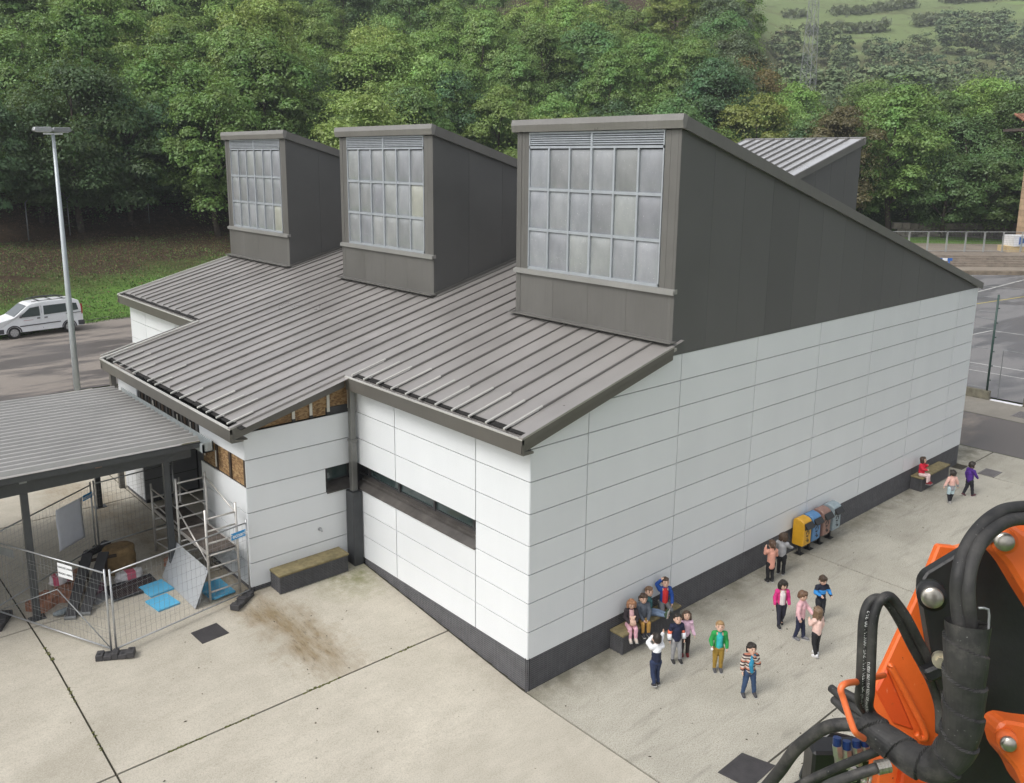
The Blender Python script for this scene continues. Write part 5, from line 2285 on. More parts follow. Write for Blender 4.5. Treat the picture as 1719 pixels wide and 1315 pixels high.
    h = [('e', hp(-.014, 0, .022), (.084 * H * HS, .081 * H * HS, .088 * H * HS)), ('e', hp(.03, .028, .072), (.045 * H, .04 * H, .03 * H)), ('e', hp(.03, -.028, .070), (.045 * H, .04 * H, .03 * H)),
         ('e', hp(.066, .02, .056), (.014 * H, .03 * H, .02 * H)), ('e', hp(.066, -.02, .054), (.014 * H, .03 * H, .02 * H)), ('e', hp(-.045, 0, -.02), (.05 * H, .065 * H, .05 * H))]
    if kind_ in ('bob', 'long'):
        dn = -.075 if kind_ == 'bob' else -.15
        for (x, y) in ((-.01, .076), (-.01, -.076), (-.05, .055), (-.05, -.055), (-.07, 0), (.02, .074), (.02, -.074)):
            h.append(('c', hp(x, y, .03), .026 * H, hp(x * 1.1, y * 1.05, dn if x < 0 else dn * .75), .022 * H))
    if kind_ == 'pony':
        h += [('c', hp(-.085, 0, .03), .02 * H, hp(-.12, 0, .0), .026 * H), ('c', hp(-.12, 0, .0), .026 * H, hp(-.115, 0, -.09), .012 * H)]
    if kind_ == 'mop':
        for k in range(14):
            a = k * 2 * math.pi / 14
            h.append(('e', hp(-.012 + .058 * math.cos(a), .066 * math.sin(a), .045 - .03 * (math.cos(a) < 0)), (.028 * H, .028 * H, .028 * H)))
        for (x, y) in ((-.02, .078), (-.02, -.078), (-.06, .04), (-.06, -.04)):
            h.append(('c', hp(x, y, .03), .022 * H, hp(x, y, -.045), .02 * H))
    hm = pm('hair_%02d_%02d' % (int(hc[0] * 100), int(hc[1] * 100)), hc, .5, var=.3, scale=25, bump=.4, bscale=60)
    blob('hair', h, .0085, hm, root, 1)
    # ---- top
    tk = .012
    hemz = hem + dz
    t = [('c', P['chest'], (.079 + tk) * H, P['pelvis'] * .55 + P['chest'] * .45, (.076 + tk) * H), ('c', P['pelvis'] * .55 + P['chest'] * .45, (.076 + tk) * H, P['pelvis'] + Vector((0, 0, (hem - .475 + .06) * H)), (.07 + tk + .006) * H),
         ('c', P['shL'], (.042 + tk) * H, P['shR'], (.042 + tk) * H), ('c', P['chest'], .085 * H, P['neck'] + Vector((0, 0, -.01 * H)), .05 * H)]
    for n in 'LR':
        w = P['wr' + n] * .97 + P['el' + n] * .03
        t += [('c', P['sh' + n], (.036 + tk) * H, P['el' + n], (.030 + tk) * H), ('c', P['el' + n], (.030 + tk) * H, w, (.021 + tk) * H)]

    def cut(bm):
        if open_jacket:
            fs = [f for f in bm.faces if f.calc_center_median().x > .03 * H and abs(f.calc_center_median().y - open_jacket[1] * H) < open_jacket[2] * H and f.calc_center_median().z < P['neck'].z and f.normal.x > .25]
            bmesh.ops.delete(bm, geom=fs, context='FACES')
    # flatten breadth a little: torso is wider than deep
    blob('jacket' if open_jacket else 'top', t, .0095, topmat or cloth(top), root, 3, cut if open_jacket else None)
    if open_jacket:
        u = [('c', P['chest'], .083 * H, P['pelvis'] * .7 + P['chest'] * .3, .08 * H), ('c', P['pelvis'] * .7 + P['chest'] * .3, .08 * H, P['pelvis'] + Vector((0, 0, (hem - .475 + .045) * H)), .076 * H), ('c', P['chest'], .08 * H, P['neck'], .046 * H)]
        blob('shirt', u, .0095, open_jacket[0] if not isinstance(open_jacket[0], tuple) else cloth(open_jacket[0]), root, 2)
    # ---- trousers
    g_ = [('c', P['pelvis'] + Vector((0, 0, .03 * H)), .07 * H, P['pelvis'], .078 * H), ('c', P['hipL'], .066 * H, P['hipR'], .066 * H)]
    for n in 'LR':
        a = P['an' + n] * .95 + P['kn' + n] * .05
        g_ += [('c', P['hip' + n], .064 * H, P['kn' + n], .046 * H), ('c', P['kn' + n], .046 * H, a, .035 * H)]
    blob('trousers', g_, .0095, legmat or cloth(legs), root, 2)
    # ---- shoes with pale soles
    for n in 'LR':
        an, kn = P['an' + n], P['kn' + n]
        fw = Vector((1, 0, 0))
        shin = (an - kn).normalized()
        fw = (fw - shin * fw.dot(shin))
        if fw.length < .2:
            fw = Vector((0, 0, 1)) - shin * shin.z
        fw.normalize()
        toe = an + fw * .082 * H + shin * .022 * H
        s_ = blob('shoe', [('c', an + shin * .012 * H - fw * .012 * H, .034 * H, toe, .03 * H), ('c', an, .033 * H, an + fw * .03 * H + shin * .01 * H, .036 * H)], .009, cloth(shoes), root, 1)
        mb = MB()
        mb.beam(an - fw * .045 * H + shin * .046 * H, toe + fw * .03 * H + shin * .024 * H, .055 * H, .013 * H, up=-shin)
        mb.build('sole', pm('shoe_sole', (.45, .44, .42), .7), s_)
    if sleeve_bands:
        for n in 'LR':
            for (t0, t1, colr) in sleeve_bands:
                a = P['el' + n].lerp(P['wr' + n], t0) if t0 >= 0 else P['el' + n].lerp(P['sh' + n], -t0)
                c2 = P['el' + n].lerp(P['wr' + n], t1)
                mb = MB()
                mb.tube([a, c2], [.046 * H, .040 * H] if t0 < .3 else [.041 * H, .037 * H], 14)
                mb.build('sleeve_band', cloth(colr), root, True)
    if extra:
        extra(root, P, H, hp)
    root.location = loc
    root.rotation_euler = (0, 0, R(face))
    return root


DK = (0.022, 0.016, 0.012)
BR = (0.06, 0.035, 0.02)
LB = (0.22, 0.13, 0.06)
BL = (0.32, 0.20, 0.09)
NAVY = (0.012, 0.017, 0.042)


def standing(n):
    return {}


# back view, arms raised to the eyes
def cap_ball(pos, r, mat, nm='ball'):
    def f(root, P, H, hp):
        mb = MB()
        mb.ell(P[pos] + Vector((.05, 0, -.02)), (r, r, r), 12, 8)
        mb.build(nm, mat, root, True)
    return f


person('child in white and navy top seen from behind, arms raised', (2.14, -1.50, 0), 62, 1.13, hair=('short', DK),
       topmat=mat_bands('white_navy_top', 2, [(-1, NAVY), (.70, (.012, .017, .042)), (.765, (.72, .73, .75)), (1.2, (.72, .73, .75))]), legs=(.018, .03, .075), shoes=(.03, .03, .035),
       J=dict(elL=(.09, .13, .80), wrL=(.10, .05, .90), elR=(.1, -.12, .80), wrR=(.12, -.16, .93), knR=(.04, -.05, .262), anL=(-.09, .055, .09), knL=(-.01, .056, .265)), hem=.47)
person('child with navy orange and white sleeves and grey trousers', (3.13, -1.24, 0), 238, 1.1, hair=('short', DK), top=(.012, .016, .045), legs=(.30, .30, .31), shoes=(.03, .03, .03),
       J=dict(knL=(.03, .07, .262), anL=(.02, .085, .052)), sleeve_bands=((-.35, .15, (.72, .16, .09)), (.15, 1.0, (.74, .75, .78))), head=(0, 20))
person('smiling child in pale pink top with dark shoulder length hair', (3.47, -1.22, 0), 228, 1.04, hair=('bob', BR), top=(.68, .46, .58), legs=(.03, .022, .022), shoes=(.16, .02, .02), head=(0, 22),
       J=dict(wrL=(.05, .17, .50)))


def hold_white(root, P, H, hp):
    mb = MB()
    mb.ell(P['wrR'] + Vector((.04, 0, -.06)), (.03, .03, .03), 10, 8)
    mb.build('held_ball', M_white_p, root, True)


person('blond child in open green coat over turquoise shirt', (3.53, -2.02, 0), 225, 1.12, hair=('short', BL), top=(.02, .27, .06), legs=(.30, .19, .03), shoes=(.07, .07, .075),
       open_jacket=(pm('turquoise_shirt', (.03, .42, .42), .85, var=.25, scale=9), 0.0, .062), J=dict(elR=(.0, -.15, .62), wrR=(.07, -.14, .55)), head=(-8, 15), extra=hold_white)
def scarf(root, P, H, hp):
    pr = [('c', P['neck'] + Vector((.03, .03, -.02)) * H, .05 * H, P['chest'] + Vector((.085, -.02, -.05)) * H, .04 * H), ('c', P['chest'] + Vector((.085, -.02, -.05)) * H, .04 * H, P['pelvis'] + Vector((.09, .0, .04)) * H, .034 * H),
          ('c', P['neck'] + Vector((0, .05, -.03)) * H, .04 * H, P['neck'] + Vector((0, -.05, -.03)) * H, .04 * H)]
    blob('scarf', pr, .0095, cloth((.02, .20, .33)), root, 2)


person('child in striped jumper and blue scarf, hand at mouth', (3.28, -2.93, 0), 232, 1.14, hair=('mop', DK),
       topmat=mat_bands('striped_jumper', 2, [(.40 + .03 * k, c_) for k, c_ in enumerate([(.55, .5, .44), (.06, .03, .03), (.5, .2, .13), (.55, .5, .44), (.06, .03, .03)] * 5)]),
       legs=(.03, .06, .125), shoes=(.05, .05, .055), J=dict(elL=(.07, .12, .63), wrL=(.10, .02, .79), knL=(.01, .075, .262), anL=(.0, .10, .052), knR=(.01, -.075, .262), anR=(0, -.10, .052)), head=(8, 8), extra=scarf)
person('child in long peach coat seen from behind near wall', (7.80, -.58, 0), 62, 1.12, hair=('pony', (.09, .05, .03)), top=(.66, .32, .24), legs=(.012, .012, .014), shoes=(.03, .03, .03), hem=.34,
       J=dict(elL=(.05, .13, .69), wrL=(.09, .10, .80), elR=(.04, -.15, .63), wrR=(.12, -.14, .58)))
person('dark haired child in grey top reaching to the yellow bin', (8.40, -.52, 0), 14, 1.13, hair=('bob', BR), top=(.33, .33, .34), legs=(.012, .012, .014), shoes=(.03, .03, .03),
       J=dict(elR=(.10, -.13, .66), wrR=(.23, -.15, .60), elL=(.05, .13, .63), wrL=(.1, .1, .55)), head=(-20, -8))
person('child in magenta cardigan over white shirt mid stride', (6.13, -1.89, 0), 228, 1.12, hair=('bob', DK), top=(.60, .03, .20), legs=(.02, .02, .035), shoes=(.02, .02, .022),
       open_jacket=((.70, .62, .62), .0, .06), J=dict(knR=(.06, -.055, .262), anR=(.09, -.055, .052), knL=(.0, .055, .262), anL=(-.10, .055, .06)), head=(20, -10))
person('brown haired child in pink hoodie holding out an arm', (5.93, -2.48, 0), 282, 1.16, hair=('short', (.12, .065, .035)), top=(.70, .42, .45), legs=(.016, .02, .05), shoes=(.16, .16, .17),
       J=dict(elL=(.08, .12, .65), wrL=(.2, .08, .56), knL=(.05, .05, .262), anL=(.07, .05, .052), knR=(-.01, -.05, .262), anR=(-.06, -.05, .052)), head=(15, -15), hem=.42)
person('child in dark navy hoodie with blue chest print', (7.03, -2.36, 0), 240, 1.12, hair=('short', (.055, .035, .022)), top=(.010, .014, .03), legs=(.02, .022, .03), shoes=(.02, .02, .02),
       topmat=mat_bands('navy_blue_print', 2, [(0, (.010, .014, .03)), (.70, (.03, .22, .55)), (.79, (.010, .014, .03)), (1.3, (.010, .014, .03))]),
       J=dict(elL=(.02, .16, .65), wrL=(.11, .15, .60), elR=(.02, -.15, .65), wrR=(.12, -.10, .62)), head=(5, -15))
person('long haired child in pale pink hoodie seen from behind', (5.61, -3.05, 0), 80, 1.12, hair=('long', (.15, .095, .055)), top=(.72, .50, .44), legs=(.012, .012, .014), shoes=(.66, .66, .67),
       J=dict(elL=(.06, .12, .66), wrL=(.13, .07, .70), anL=(-.07, .055, .06), knL=(0, .055, .262)), head=(0, 5))
person('small child in peach top with grey jumper tied round waist', (16.71, -1.36, 0), 55, 1.08, hair=('mop', DK), top=(.70, .42, .36), legs=(.42, .55, .60), shoes=(.35, .34, .33),
       topmat=mat_bands('peach_grey_top', 2, [(0, (.28, .28, .30)), (.60, (.70, .42, .36)), (1.3, (.70, .42, .36))]), hem=.40,
       legmat=mat_bands('pale_black_leggings', 2, [(-.2, (.015, .015, .02)), (.30, (.46, .58, .62)), (1, (.46, .58, .62))]),
       J=dict(elL=(-.03, .19, .64), wrL=(-.05, .25, .55), elR=(.02, -.18, .62), wrR=(.04, -.22, .5), anL=(-.04, .04, .06), anR=(.05, -.04, .052)))
person('child in purple jacket walking by the drain grate', (17.76, -1.50, 0), 335, 1.15, hair=('mop', DK), top=(.065, .018, .20), legs=(.014, .014, .02), shoes=(.12, .05, .06), hem=.42,
       J=dict(anL=(-.12, .055, .07), knL=(-.02, .055, .262), anR=(.09, -.055, .052), knR=(.05, -.055, .262), elR=(.05, -.14, .64), wrR=(.13, -.12, .56)))
# seated on the benches


def doll(root, P, H, hp):
    pr = [('e', Vector((.15, 0, .16)) * H, (.06 * H, .075 * H, .075 * H)), ('e', Vector((.14, .0, .25)) * H, (.045 * H, .05 * H, .045 * H)), ('e', Vector((.14, .05, .285)) * H, (.02 * H, .02 * H, .02 * H)), ('e', Vector((.14, -.05, .285)) * H, (.02 * H, .02 * H, .02 * H))]
    blob('plush_toy', pr, .0095, pm('plush', (.70, .46, .36), .95, var=.25, scale=14), root, 1)


person('child in black and pink jacket hugging plush toy on bench', (2.85, -.22, .48), 235, 1.08, seat=.48, hair=('bob', (.34, .17, .09)), top=(.03, .022, .026), legs=(.70, .40, .47), shoes=(.6, .52, .46), hem=.45,
       open_jacket=((.66, .40, .42), 0, .05), J=dict(elL=(.05, .13, .23), wrL=(.16, .07, .17), elR=(.05, -.13, .23), wrR=(.16, -.07, .17)), extra=doll, head=(0, -12))
person('child in grey hoodie and mustard trousers sitting on bench', (3.22, -.24, .48), 240, 1.1, seat=.48, hair=('mop', BR), top=(.085, .10, .125), legs=(.42, .24, .06), shoes=(.03, .03, .04), hem=.45,
       J=dict(elL=(.06, .13, .22), wrL=(.18, .05, .12), elR=(.06, -.13, .22), wrR=(.18, -.05, .12)), head=(0, 5))
person('child in teal shirt with legs stretched along the bench', (3.55, -.12, .48), 300, 1.1, seat=.48, hair=('short', (.16, .09, .05)), top=(.04, .13, .14), legs=(.16, .22, .32), shoes=(.05, .09, .05), hem=.45,
       J=dict(knL=(.19, .06, .06), anL=(.37, .05, .04), knR=(.19, -.05, .06), anR=(.36, -.06, .045)), head=(-55, 8))
person('child kneeling on bench in blue coat over red shirt', (4.02, -.20, .47), 238, 1.14, hair=('short', BR), top=(.012, .06, .27), legs=(.13, .135, .14), shoes=(.05, .05, .05), seat=.48, hem=.43,
       open_jacket=(pm('red_print_shirt', (.62, .03, .03), .85, var=.2, scale=10), 0, .06),
       J={'pelvis': (0, 0, .14), 'chest': (0, 0, .35), 'neck': (0, 0, .465), 'head': (.012, 0, .562), 'shL': (0, .098, .422), 'shR': (0, -.098, .422), 'hipL': (0, .05, .12), 'hipR': (0, -.05, .12),
          'knL': (.18, .09, .05), 'knR': (.18, -.09, .05), 'anL': (-.02, .08, .045), 'anR': (-.02, -.08, .045), 'elR': (-.02, -.16, .52), 'wrR': (.03, -.10, .63), 'elL': (.02, .15, .29), 'wrL': (.12, .12, .17)}, head=(0, 12))
person('child in red jacket sitting alone on the far bench', (17.15, -.24, .48), 272, 1.08, seat=.48, hair=('bob', BR), top=(.66, .02, .05), legs=(.72, .55, .53), shoes=(.22, .02, .03), hem=.45,
       J=dict(elL=(.05, .12, .26), wrL=(.14, .03, .36), elR=(.06, -.12, .23), wrR=(.15, -.02, .22)), head=(10, 10))
# ------------------------------------------------------------------ folded loader crane beside the viewer (coordinates in mm from its own base point)
CR_ROOT = (-9.013, -10.790, 9.504)
CR = {
    'arm': [(232,174,86),(260,148,83),(289,95,-19),(239,34,-394),(96,160,-395),(67,224,-258),(115,208,-161),(165,193,-59),(204,181,22)],
    'plate': [(98,148,59),(107,144,74),(157,110,110),(201,80,142),(340,-35,167),(265,-128,-406),(85,30,-408),(95,61,-266),(94,112,-85),(94,145,35)],
    'arm_lip': [(242,178,82),(268,153,77),(324,109,96),(315,98,26),(248,157,26)],
    'lug': [(68,24,201),(71,26,219),(80,21,231),(95,10,236),(105,-2,227),(116,-15,215),(178,-82,170),(151,-114,-31),(102,-32,107),(86,-5,155),(71,15,180)],
    'lug_back': [(200,42,196),(213,31,200),(298,-43,201),(284,-60,97),(222,14,165)],
    'low_lug': [(10,-47,-141),(12,-46,-130),(23,-53,-119),(34,-63,-120),(49,-77,-124),(115,-138,-133),(87,-172,-342),(34,-95,-236),(27,-80,-205),(12,-60,-178)],
    'pin1': [(89,122,35)],
    'pin2': [(61,4,207)],
    'pin3': [(-1,-66,-143)],
    'pin1e': [(30,100,64)],
    'sleeve': [(-146,-25,131),(-157,-33,68),(-155,-37,11),(-155,-40,-48),(-149,-33,-102),(-149,-16,-141),(-150,7,-158),(-144,41,-165),(-137,76,-162),(-139,108,-153),(-134,132,-148)],
    'hose_a': [(135,-43,270),(32,-16,285),(-27,-6,284),(-73,2,266),(-113,4,240),(-147,-2,210),(-154,-8,166),(-157,-20,117)],
    'hose_b': [(110,-53,256),(8,-26,273),(-49,-17,270),(-92,-12,254),(-128,-14,228),(-148,-20,195),(-151,-26,161),(-143,-31,117)],
    'hose_c': [(55,12,215),(34,24,191),(20,28,163),(8,27,124),(-1,13,43)],
    'loop_a': [(-89,142,-164),(-137,145,-110),(-168,133,-55),(-175,134,22),(-176,136,76),(-166,135,105),(-153,126,116),(-130,117,104),(-109,102,69),(-78,86,11),(-46,69,-45),(-20,62,-86),(-6,51,-132),(-11,42,-179)],
    'loop_b': [(-88,127,-166),(-134,128,-115),(-165,116,-58),(-172,118,24),(-173,120,77),(-164,120,107),(-153,115,121),(-132,109,117),(-108,91,80),(-77,74,23),(-46,59,-31),(-17,48,-78),(-3,36,-126),(-9,29,-172)],
    'clamp': [(-85,69,-24),(-50,43,-5),(-43,33,-20),(-79,59,-42)],
    'clampbolt': [(-73,38,3)],
    'guard': [(34,177,-142),(-79,154,-90),(-171,137,-49),(-233,131,-24),(-249,131,-28),(-248,125,-45),(-252,105,-80),(-248,97,-97),(-212,98,-126)],
    'low_hose': [(-109,369,-489),(-114,328,-409),(-117,303,-359),(-122,272,-292),(-124,235,-236),(-125,205,-201),(-117,175,-184),(-101,148,-180)],
    'hose_m': [(-163,251,-351),(-159,228,-323),(-139,182,-276),(-133,136,-228),(-122,107,-200)],
    'hose_n': [(-238,164,-266),(-231,139,-234),(-214,105,-204),(-191,77,-184)],
    'ferrule': [(-193,78,-184),(-174,63,-179)],
    'bracket1': [(18,332,-464),(47,326,-396),(66,312,-384),(83,283,-436),(23,319,-498)],
    'bracket2': [(67,312,-384),(85,301,-364),(125,262,-377),(125,233,-484),(75,273,-498),(84,282,-438)],
    'fit': [(-20,236,-293),(-22,234,-310),(-24,225,-347),(-6,222,-300),(-8,219,-317),(-11,211,-356),(9,209,-298),(8,206,-312),(6,198,-349),(23,197,-297),(22,195,-310),(21,188,-338)],
    'fit2': [(-76,177,-341),(-51,156,-334),(-67,175,-320),(-41,150,-327),(-36,141,-343)],
    'cable': [(-33,252,-181),(-58,208,-175),(-88,169,-162),(-92,145,-166)],
    'cable2': [(-50,236,-192),(-76,193,-186),(-94,157,-174),(-94,143,-177)],
    'cable3': [(-72,213,-150),(-72,185,-152),(-77,160,-158),(-85,139,-163)],
    'rib': [(101,194,-159),(106,188,-167),(139,125,-290),(131,127,-307),(124,135,-297)],
    'tri': [(111,203,-170),(137,143,-302),(105,175,-287),(85,212,-218)],
    'foot_plate': [(-49,132,-271),(-24,112,-262),(-11,81,-333),(-35,89,-380),(-66,126,-345)],
    'foot2': [(-37,91,-280),(8,47,-296),(32,20,-318),(24,11,-375),(-63,88,-376)],
    'hook': [(-149,-40,165),(-137,-51,163),(-139,-55,142),(-144,-57,121),(-167,-49,127)],
}
crane = thing('loader_crane', 'orange loader crane with black hydraulic hoses in the near foreground', 'crane', CR_ROOT)
def mat_orange(name, col):
    m, nt, b = new_mat(name)
    g = NT(nt)
    co = g.coords()
    n1 = g.noise(co, 5, 6, .65)
    c = g.ramp(n1, [(.3, sc(col, .88)), (.7, sc(col, 1.06))])
    c = g.mix(g.mapr(g.noise(co, 22, 6, .75), .60, .72, 0, .5), c, (.16, .055, .02))
    c = g.mix(g.mapr(g.noise(g.scaled(co, (60, 60, 9)), 1.2, 4, .7), .66, .74, 0, .6), c, (.85, .40, .22))
    c = g.mix(g.mapr(g.noise(co, 75, 3, .6), .71, .75, 0, .9), c, (.03, .025, .022))
    g.l(c, b.inputs['Base Color'])
    g.l(g.mapr(n1, .3, .7, .26, .5), b.inputs['Roughness'])
    g.bump(g.noise(co, 45, 4, .6), .10, b, .002)
    return m


M_orange = mat_orange('orange_paint', (0.78, 0.145, 0.026))
M_oplate = pm('sooty_black_steel', (0.012, 0.012, 0.013), .42, var=.3, scale=14, bump=.12, bscale=30)


def mat_hose():
    m, nt, b = new_mat('dusty_hose_rubber')
    g = NT(nt)
    co = g.coords()
    n1 = g.noise(co, 14, 5, .65)
    n2 = g.noise(co, 170, 2, .5)
    c = g.ramp(n1, [(0.35, (0.016, 0.016, 0.0175)), (0.7, (0.062, 0.06, 0.057))])
    c = g.mix(g.mapr(g.noise(co, 9, 6, .7), .54, .72, 0, .6), c, (.135, .125, .112))
    c = g.mix(g.mapr(n2, .70, .78, 0, .55), c, (.25, .25, .24))
    g.l(c, b.inputs['Base Color'])
    g.l(g.mapr(n1, .3, .7, .48, .75), b.inputs['Roughness'])
    b.inputs['Specular IOR Level'].default_value = .35
    g.bump(g.noise(co, 90, 3, .6), .12, b, .002)
    return m


M_hose = mat_hose()
M_steelpin = pm('worn_steel_pin', (0.40, 0.375, 0.33), .28, .85, var=.25, scale=40)
fwd = Vector((cf.x, cf.y, cf.z))


def crp(k):
    return [Vector(CR_ROOT) + Vector(p) / 1000.0 for p in CR[k]]


def cplate(k, th, mat, nm, bev=.003):
    mb = MB()
    mb.prism(crp(k), fwd * th)
    return mb.build(nm, mat, crane, bevel=bev)


def choose(k, r, nm, n=14, mat=None, sub=8):
    mb = MB()
    mb.tube(catmull(crp(k), sub), r, n)
    return mb.build(nm, mat or M_hose, crane, True)


arm = cplate('arm', .022, M_orange, 'arm', .004)
cplate('arm_lip', .02, pm('orange_paint_pale', (0.70, 0.20, 0.07), .5, var=.15), 'arm_lip')  # paler, duller orange on the lip
mb = MB()
rp = crp('rib')
mb.tube(catmull(rp, 6), .007, 8)
mb.build('weld_rib', M_orange, arm, True)
mb = MB()
mb.prism(crp('tri'), fwd * .02)
mb.build('arm_recess', mat_orange('orange_recess_shade', (0.66, 0.085, 0.014)), arm, bevel=.004)  # triangular recess of the arm, its shade painted as darker orange
cplate('plate', .03, M_oplate, 'main_plate', .004)
cplate('lug_back', .06, M_orange, 'lug')
lug = cplate('lug', .055, M_orange, 'lug', .008)
lug2 = cplate('low_lug', .055, M_orange, 'lug', .008)


def pin(c, r, ax, nm='pin', col=None):
    ax = ax.normalized()
    mb = MB()
    c = Vector(c)
    steps = [(0.05, 1.0), (0.0, 1.0), (-.003, .97), (-.0045, .88), (-.0062, .62), (-.007, .3), (-.0073, .02)]
    mb.tube([c + ax * s for s, _ in steps], [r * k for _, k in steps], 24)
    o = mb.build(nm, M_steelpin, crane, True)
    mb = MB()
    mb.tube([c + ax * .045, c + ax * .004], r * 1.32, 24)
    mb.build('collar', col, crane, True, bevel=.0)
    return o


axp = (fwd + Vector((cr.x, cr.y, cr.z)) * .42 + Vector((cu.x, cu.y, cu.z)) * -.05)
pin(crp('pin1e')[0], .0205, axp, col=M_oplate)
pin(crp('pin2')[0] - fwd * .01, .0175, axp, col=M_orange)
pin(crp('pin3')[0] - fwd * .008, .0135, axp, col=M_orange)
# spiral-wrapped sleeve: overlapping flared turns
sl = catmull(crp('sleeve'), 10)
arc = [0]
for i in range(1, len(sl)):
    arc.append(arc[-1] + (sl[i] - sl[i - 1]).length)
tot = arc[-1]
mb = MB()
NT_, NL = 32, 420


def at_arc(s):
    s = max(0, min(tot - 1e-6, s))
    for i in range(1, len(arc)):
        if arc[i] >= s:
            t = (s - arc[i - 1]) / max(1e-9, arc[i] - arc[i - 1])
            return sl[i - 1].lerp(sl[i], t), (sl[i] - sl[i - 1]).normalized()
    return sl[-1], (sl[-1] - sl[-2]).normalized()


prev = Vector((cr.x, cr.y, cr.z))
pitch_ = .056
for i in range(NL + 1):
    s = tot * i / NL
    p, d = at_arc(s)
    prev = (prev - d * prev.dot(d)).normalized()
    t_ = d.cross(prev)
    base_r = .0345 - .007 * i / NL
    for k in range(NT_):
        a = 2 * math.pi * k / NT_
        ph = ((s / pitch_) + a / (2 * math.pi)) % 1.0
        r_ = base_r + .0042 * (1 - ph) - .0015
        mb.v.append(tuple(p + (prev * math.cos(a) + t_ * math.sin(a)) * r_))
for i in range(NL):
    for k in range(NT_):
        k2 = (k + 1) % NT_
        mb.f.append((i * NT_ + k, i * NT_ + k2, (i + 1) * NT_ + k2, (i + 1) * NT_ + k))
mb.mi = [0] * len(mb.f)
sleeve_o = mb.build('spiral_sleeve', M_hose, crane, False)
choose('hose_a', .0115, 'hose')
choose('hose_b', .0115, 'hose')
choose('hose_c', .0035, 'thin_hose', mat=pm('grey_cable', (.10, .10, .105), .5))
la = choose('loop_a', .0088, 'hose')
choose('loop_b', .0088, 'hose')
choose('cable', .0085, 'hose')
choose('cable2', .0085, 'hose')
choose('cable3', .008, 'hose')
choose('low_hose', .0125, 'hose')
choose('hose_m', .0085, 'hose')
choose('hose_n', .0095, 'hose')
choose('guard', .0058, 'guard_rod', 12, pm('orange_rod', (0.74, 0.16, 0.05), .4, var=.1))
choose('hook', .0022, 'wire_hook', 8, M_galv_d, 2)
f0, f1 = crp('ferrule')
mb = MB()
for k in range(4):
    a0, a1 = f0.lerp(f1, k / 4), f0.lerp(f1, (k + .8) / 4)
    mb.tube([a0, a1], .0125, 14)
mb.tube([f0, f1], .011, 14)
mb.build('ferrule', M_steelpin, crane)
# clamp with bolt
cc = crp('clamp')
mb = MB()
ctr = (cc[0] + cc[1] + cc[2] + cc[3]) / 4 - fwd * .012
mb.obox(ctr, (cc[1] - cc[0]) * .5, (cc[3] - cc[0]) * .6, fwd * .014)
mb.build('hose_clamp', M_oplate, crane, bevel=.005)
bp = crp('clampbolt')[0] - fwd * .006
mb = MB()
mb.tube([bp + axp * .012, bp - axp * .001], .0145, 20)
mb.tube([bp, bp - axp * .009], .0085, 6)
mb.build('clamp_bolt', pm('zinc_bolt', (.55, .50, .38), .35, .8, var=.2), crane)
cplate('bracket1', .006, pm('satin_black_sheet', (.03, .03, .031), .35, var=.1), 'bracket')
cplate('bracket2', .006, pm('satin_black_sheet', (.03, .03, .031), .35, var=.1), 'bracket')
br_ = crp('bracket1')
mb = MB()
mb.tube([br_[2] - fwd * .002, br_[3] - fwd * .002], .0015, 6)
mb.tube([br_[0] - fwd * .002, br_[4] - fwd * .002], .0015, 6)
mb.build('bracket_edge', M_galv_d, crane)
ft = crp('fit')
for k in range(4):
    a, m_, e = ft[3 * k:3 * k + 3]
    mb = MB()
    mb.tube([a, m_], .0085, 12)
    mb.build('blue_cap', pm('dark_blue_cap', (.01, .03, .12), .4), crane)
    mb = MB()
    mb.tube([m_, m_.lerp(e, .55)], .0105, 6)
    mb.tube([m_.lerp(e, .56), e], .0085, 12)
    mb.build('hose_fitting', pm('bright_fitting', (.50, .49, .45), .3, .8, var=.2, scale=40), crane)
for p in crp('fit2'):
    mb = MB()
    mb.tube([p - Vector((0, 0, .012)), p + Vector((0, 0, .004))], .0095, 6)
    mb.tube([p + Vector((0, 0, .004)), p + Vector((0, 0, .016))], .006, 10)
    mb.build('hose_fitting', pm('bright_fitting', (.50, .49, .45), .3, .8, var=.2, scale=40), crane)
cplate('foot_plate', .05, M_orange, 'orange_bracket', .004)
cplate('foot2', .05, pm('orange_gusset', (0.66, 0.075, 0.012), .36, var=.08), 'orange_bracket', .004)
# valve block under the hoses
mb = MB()
vb = crp('fit')[7] + Vector((.02, .02, -.09)) + fwd * .04
mb.obox(vb, Vector((cr.x, cr.y, 0)) * .075, Vector((cf.x, cf.y, 0)) * .03, Vector((0, 0, .055)))
mb.build('valve_block', M_oplate, crane, bevel=.006)
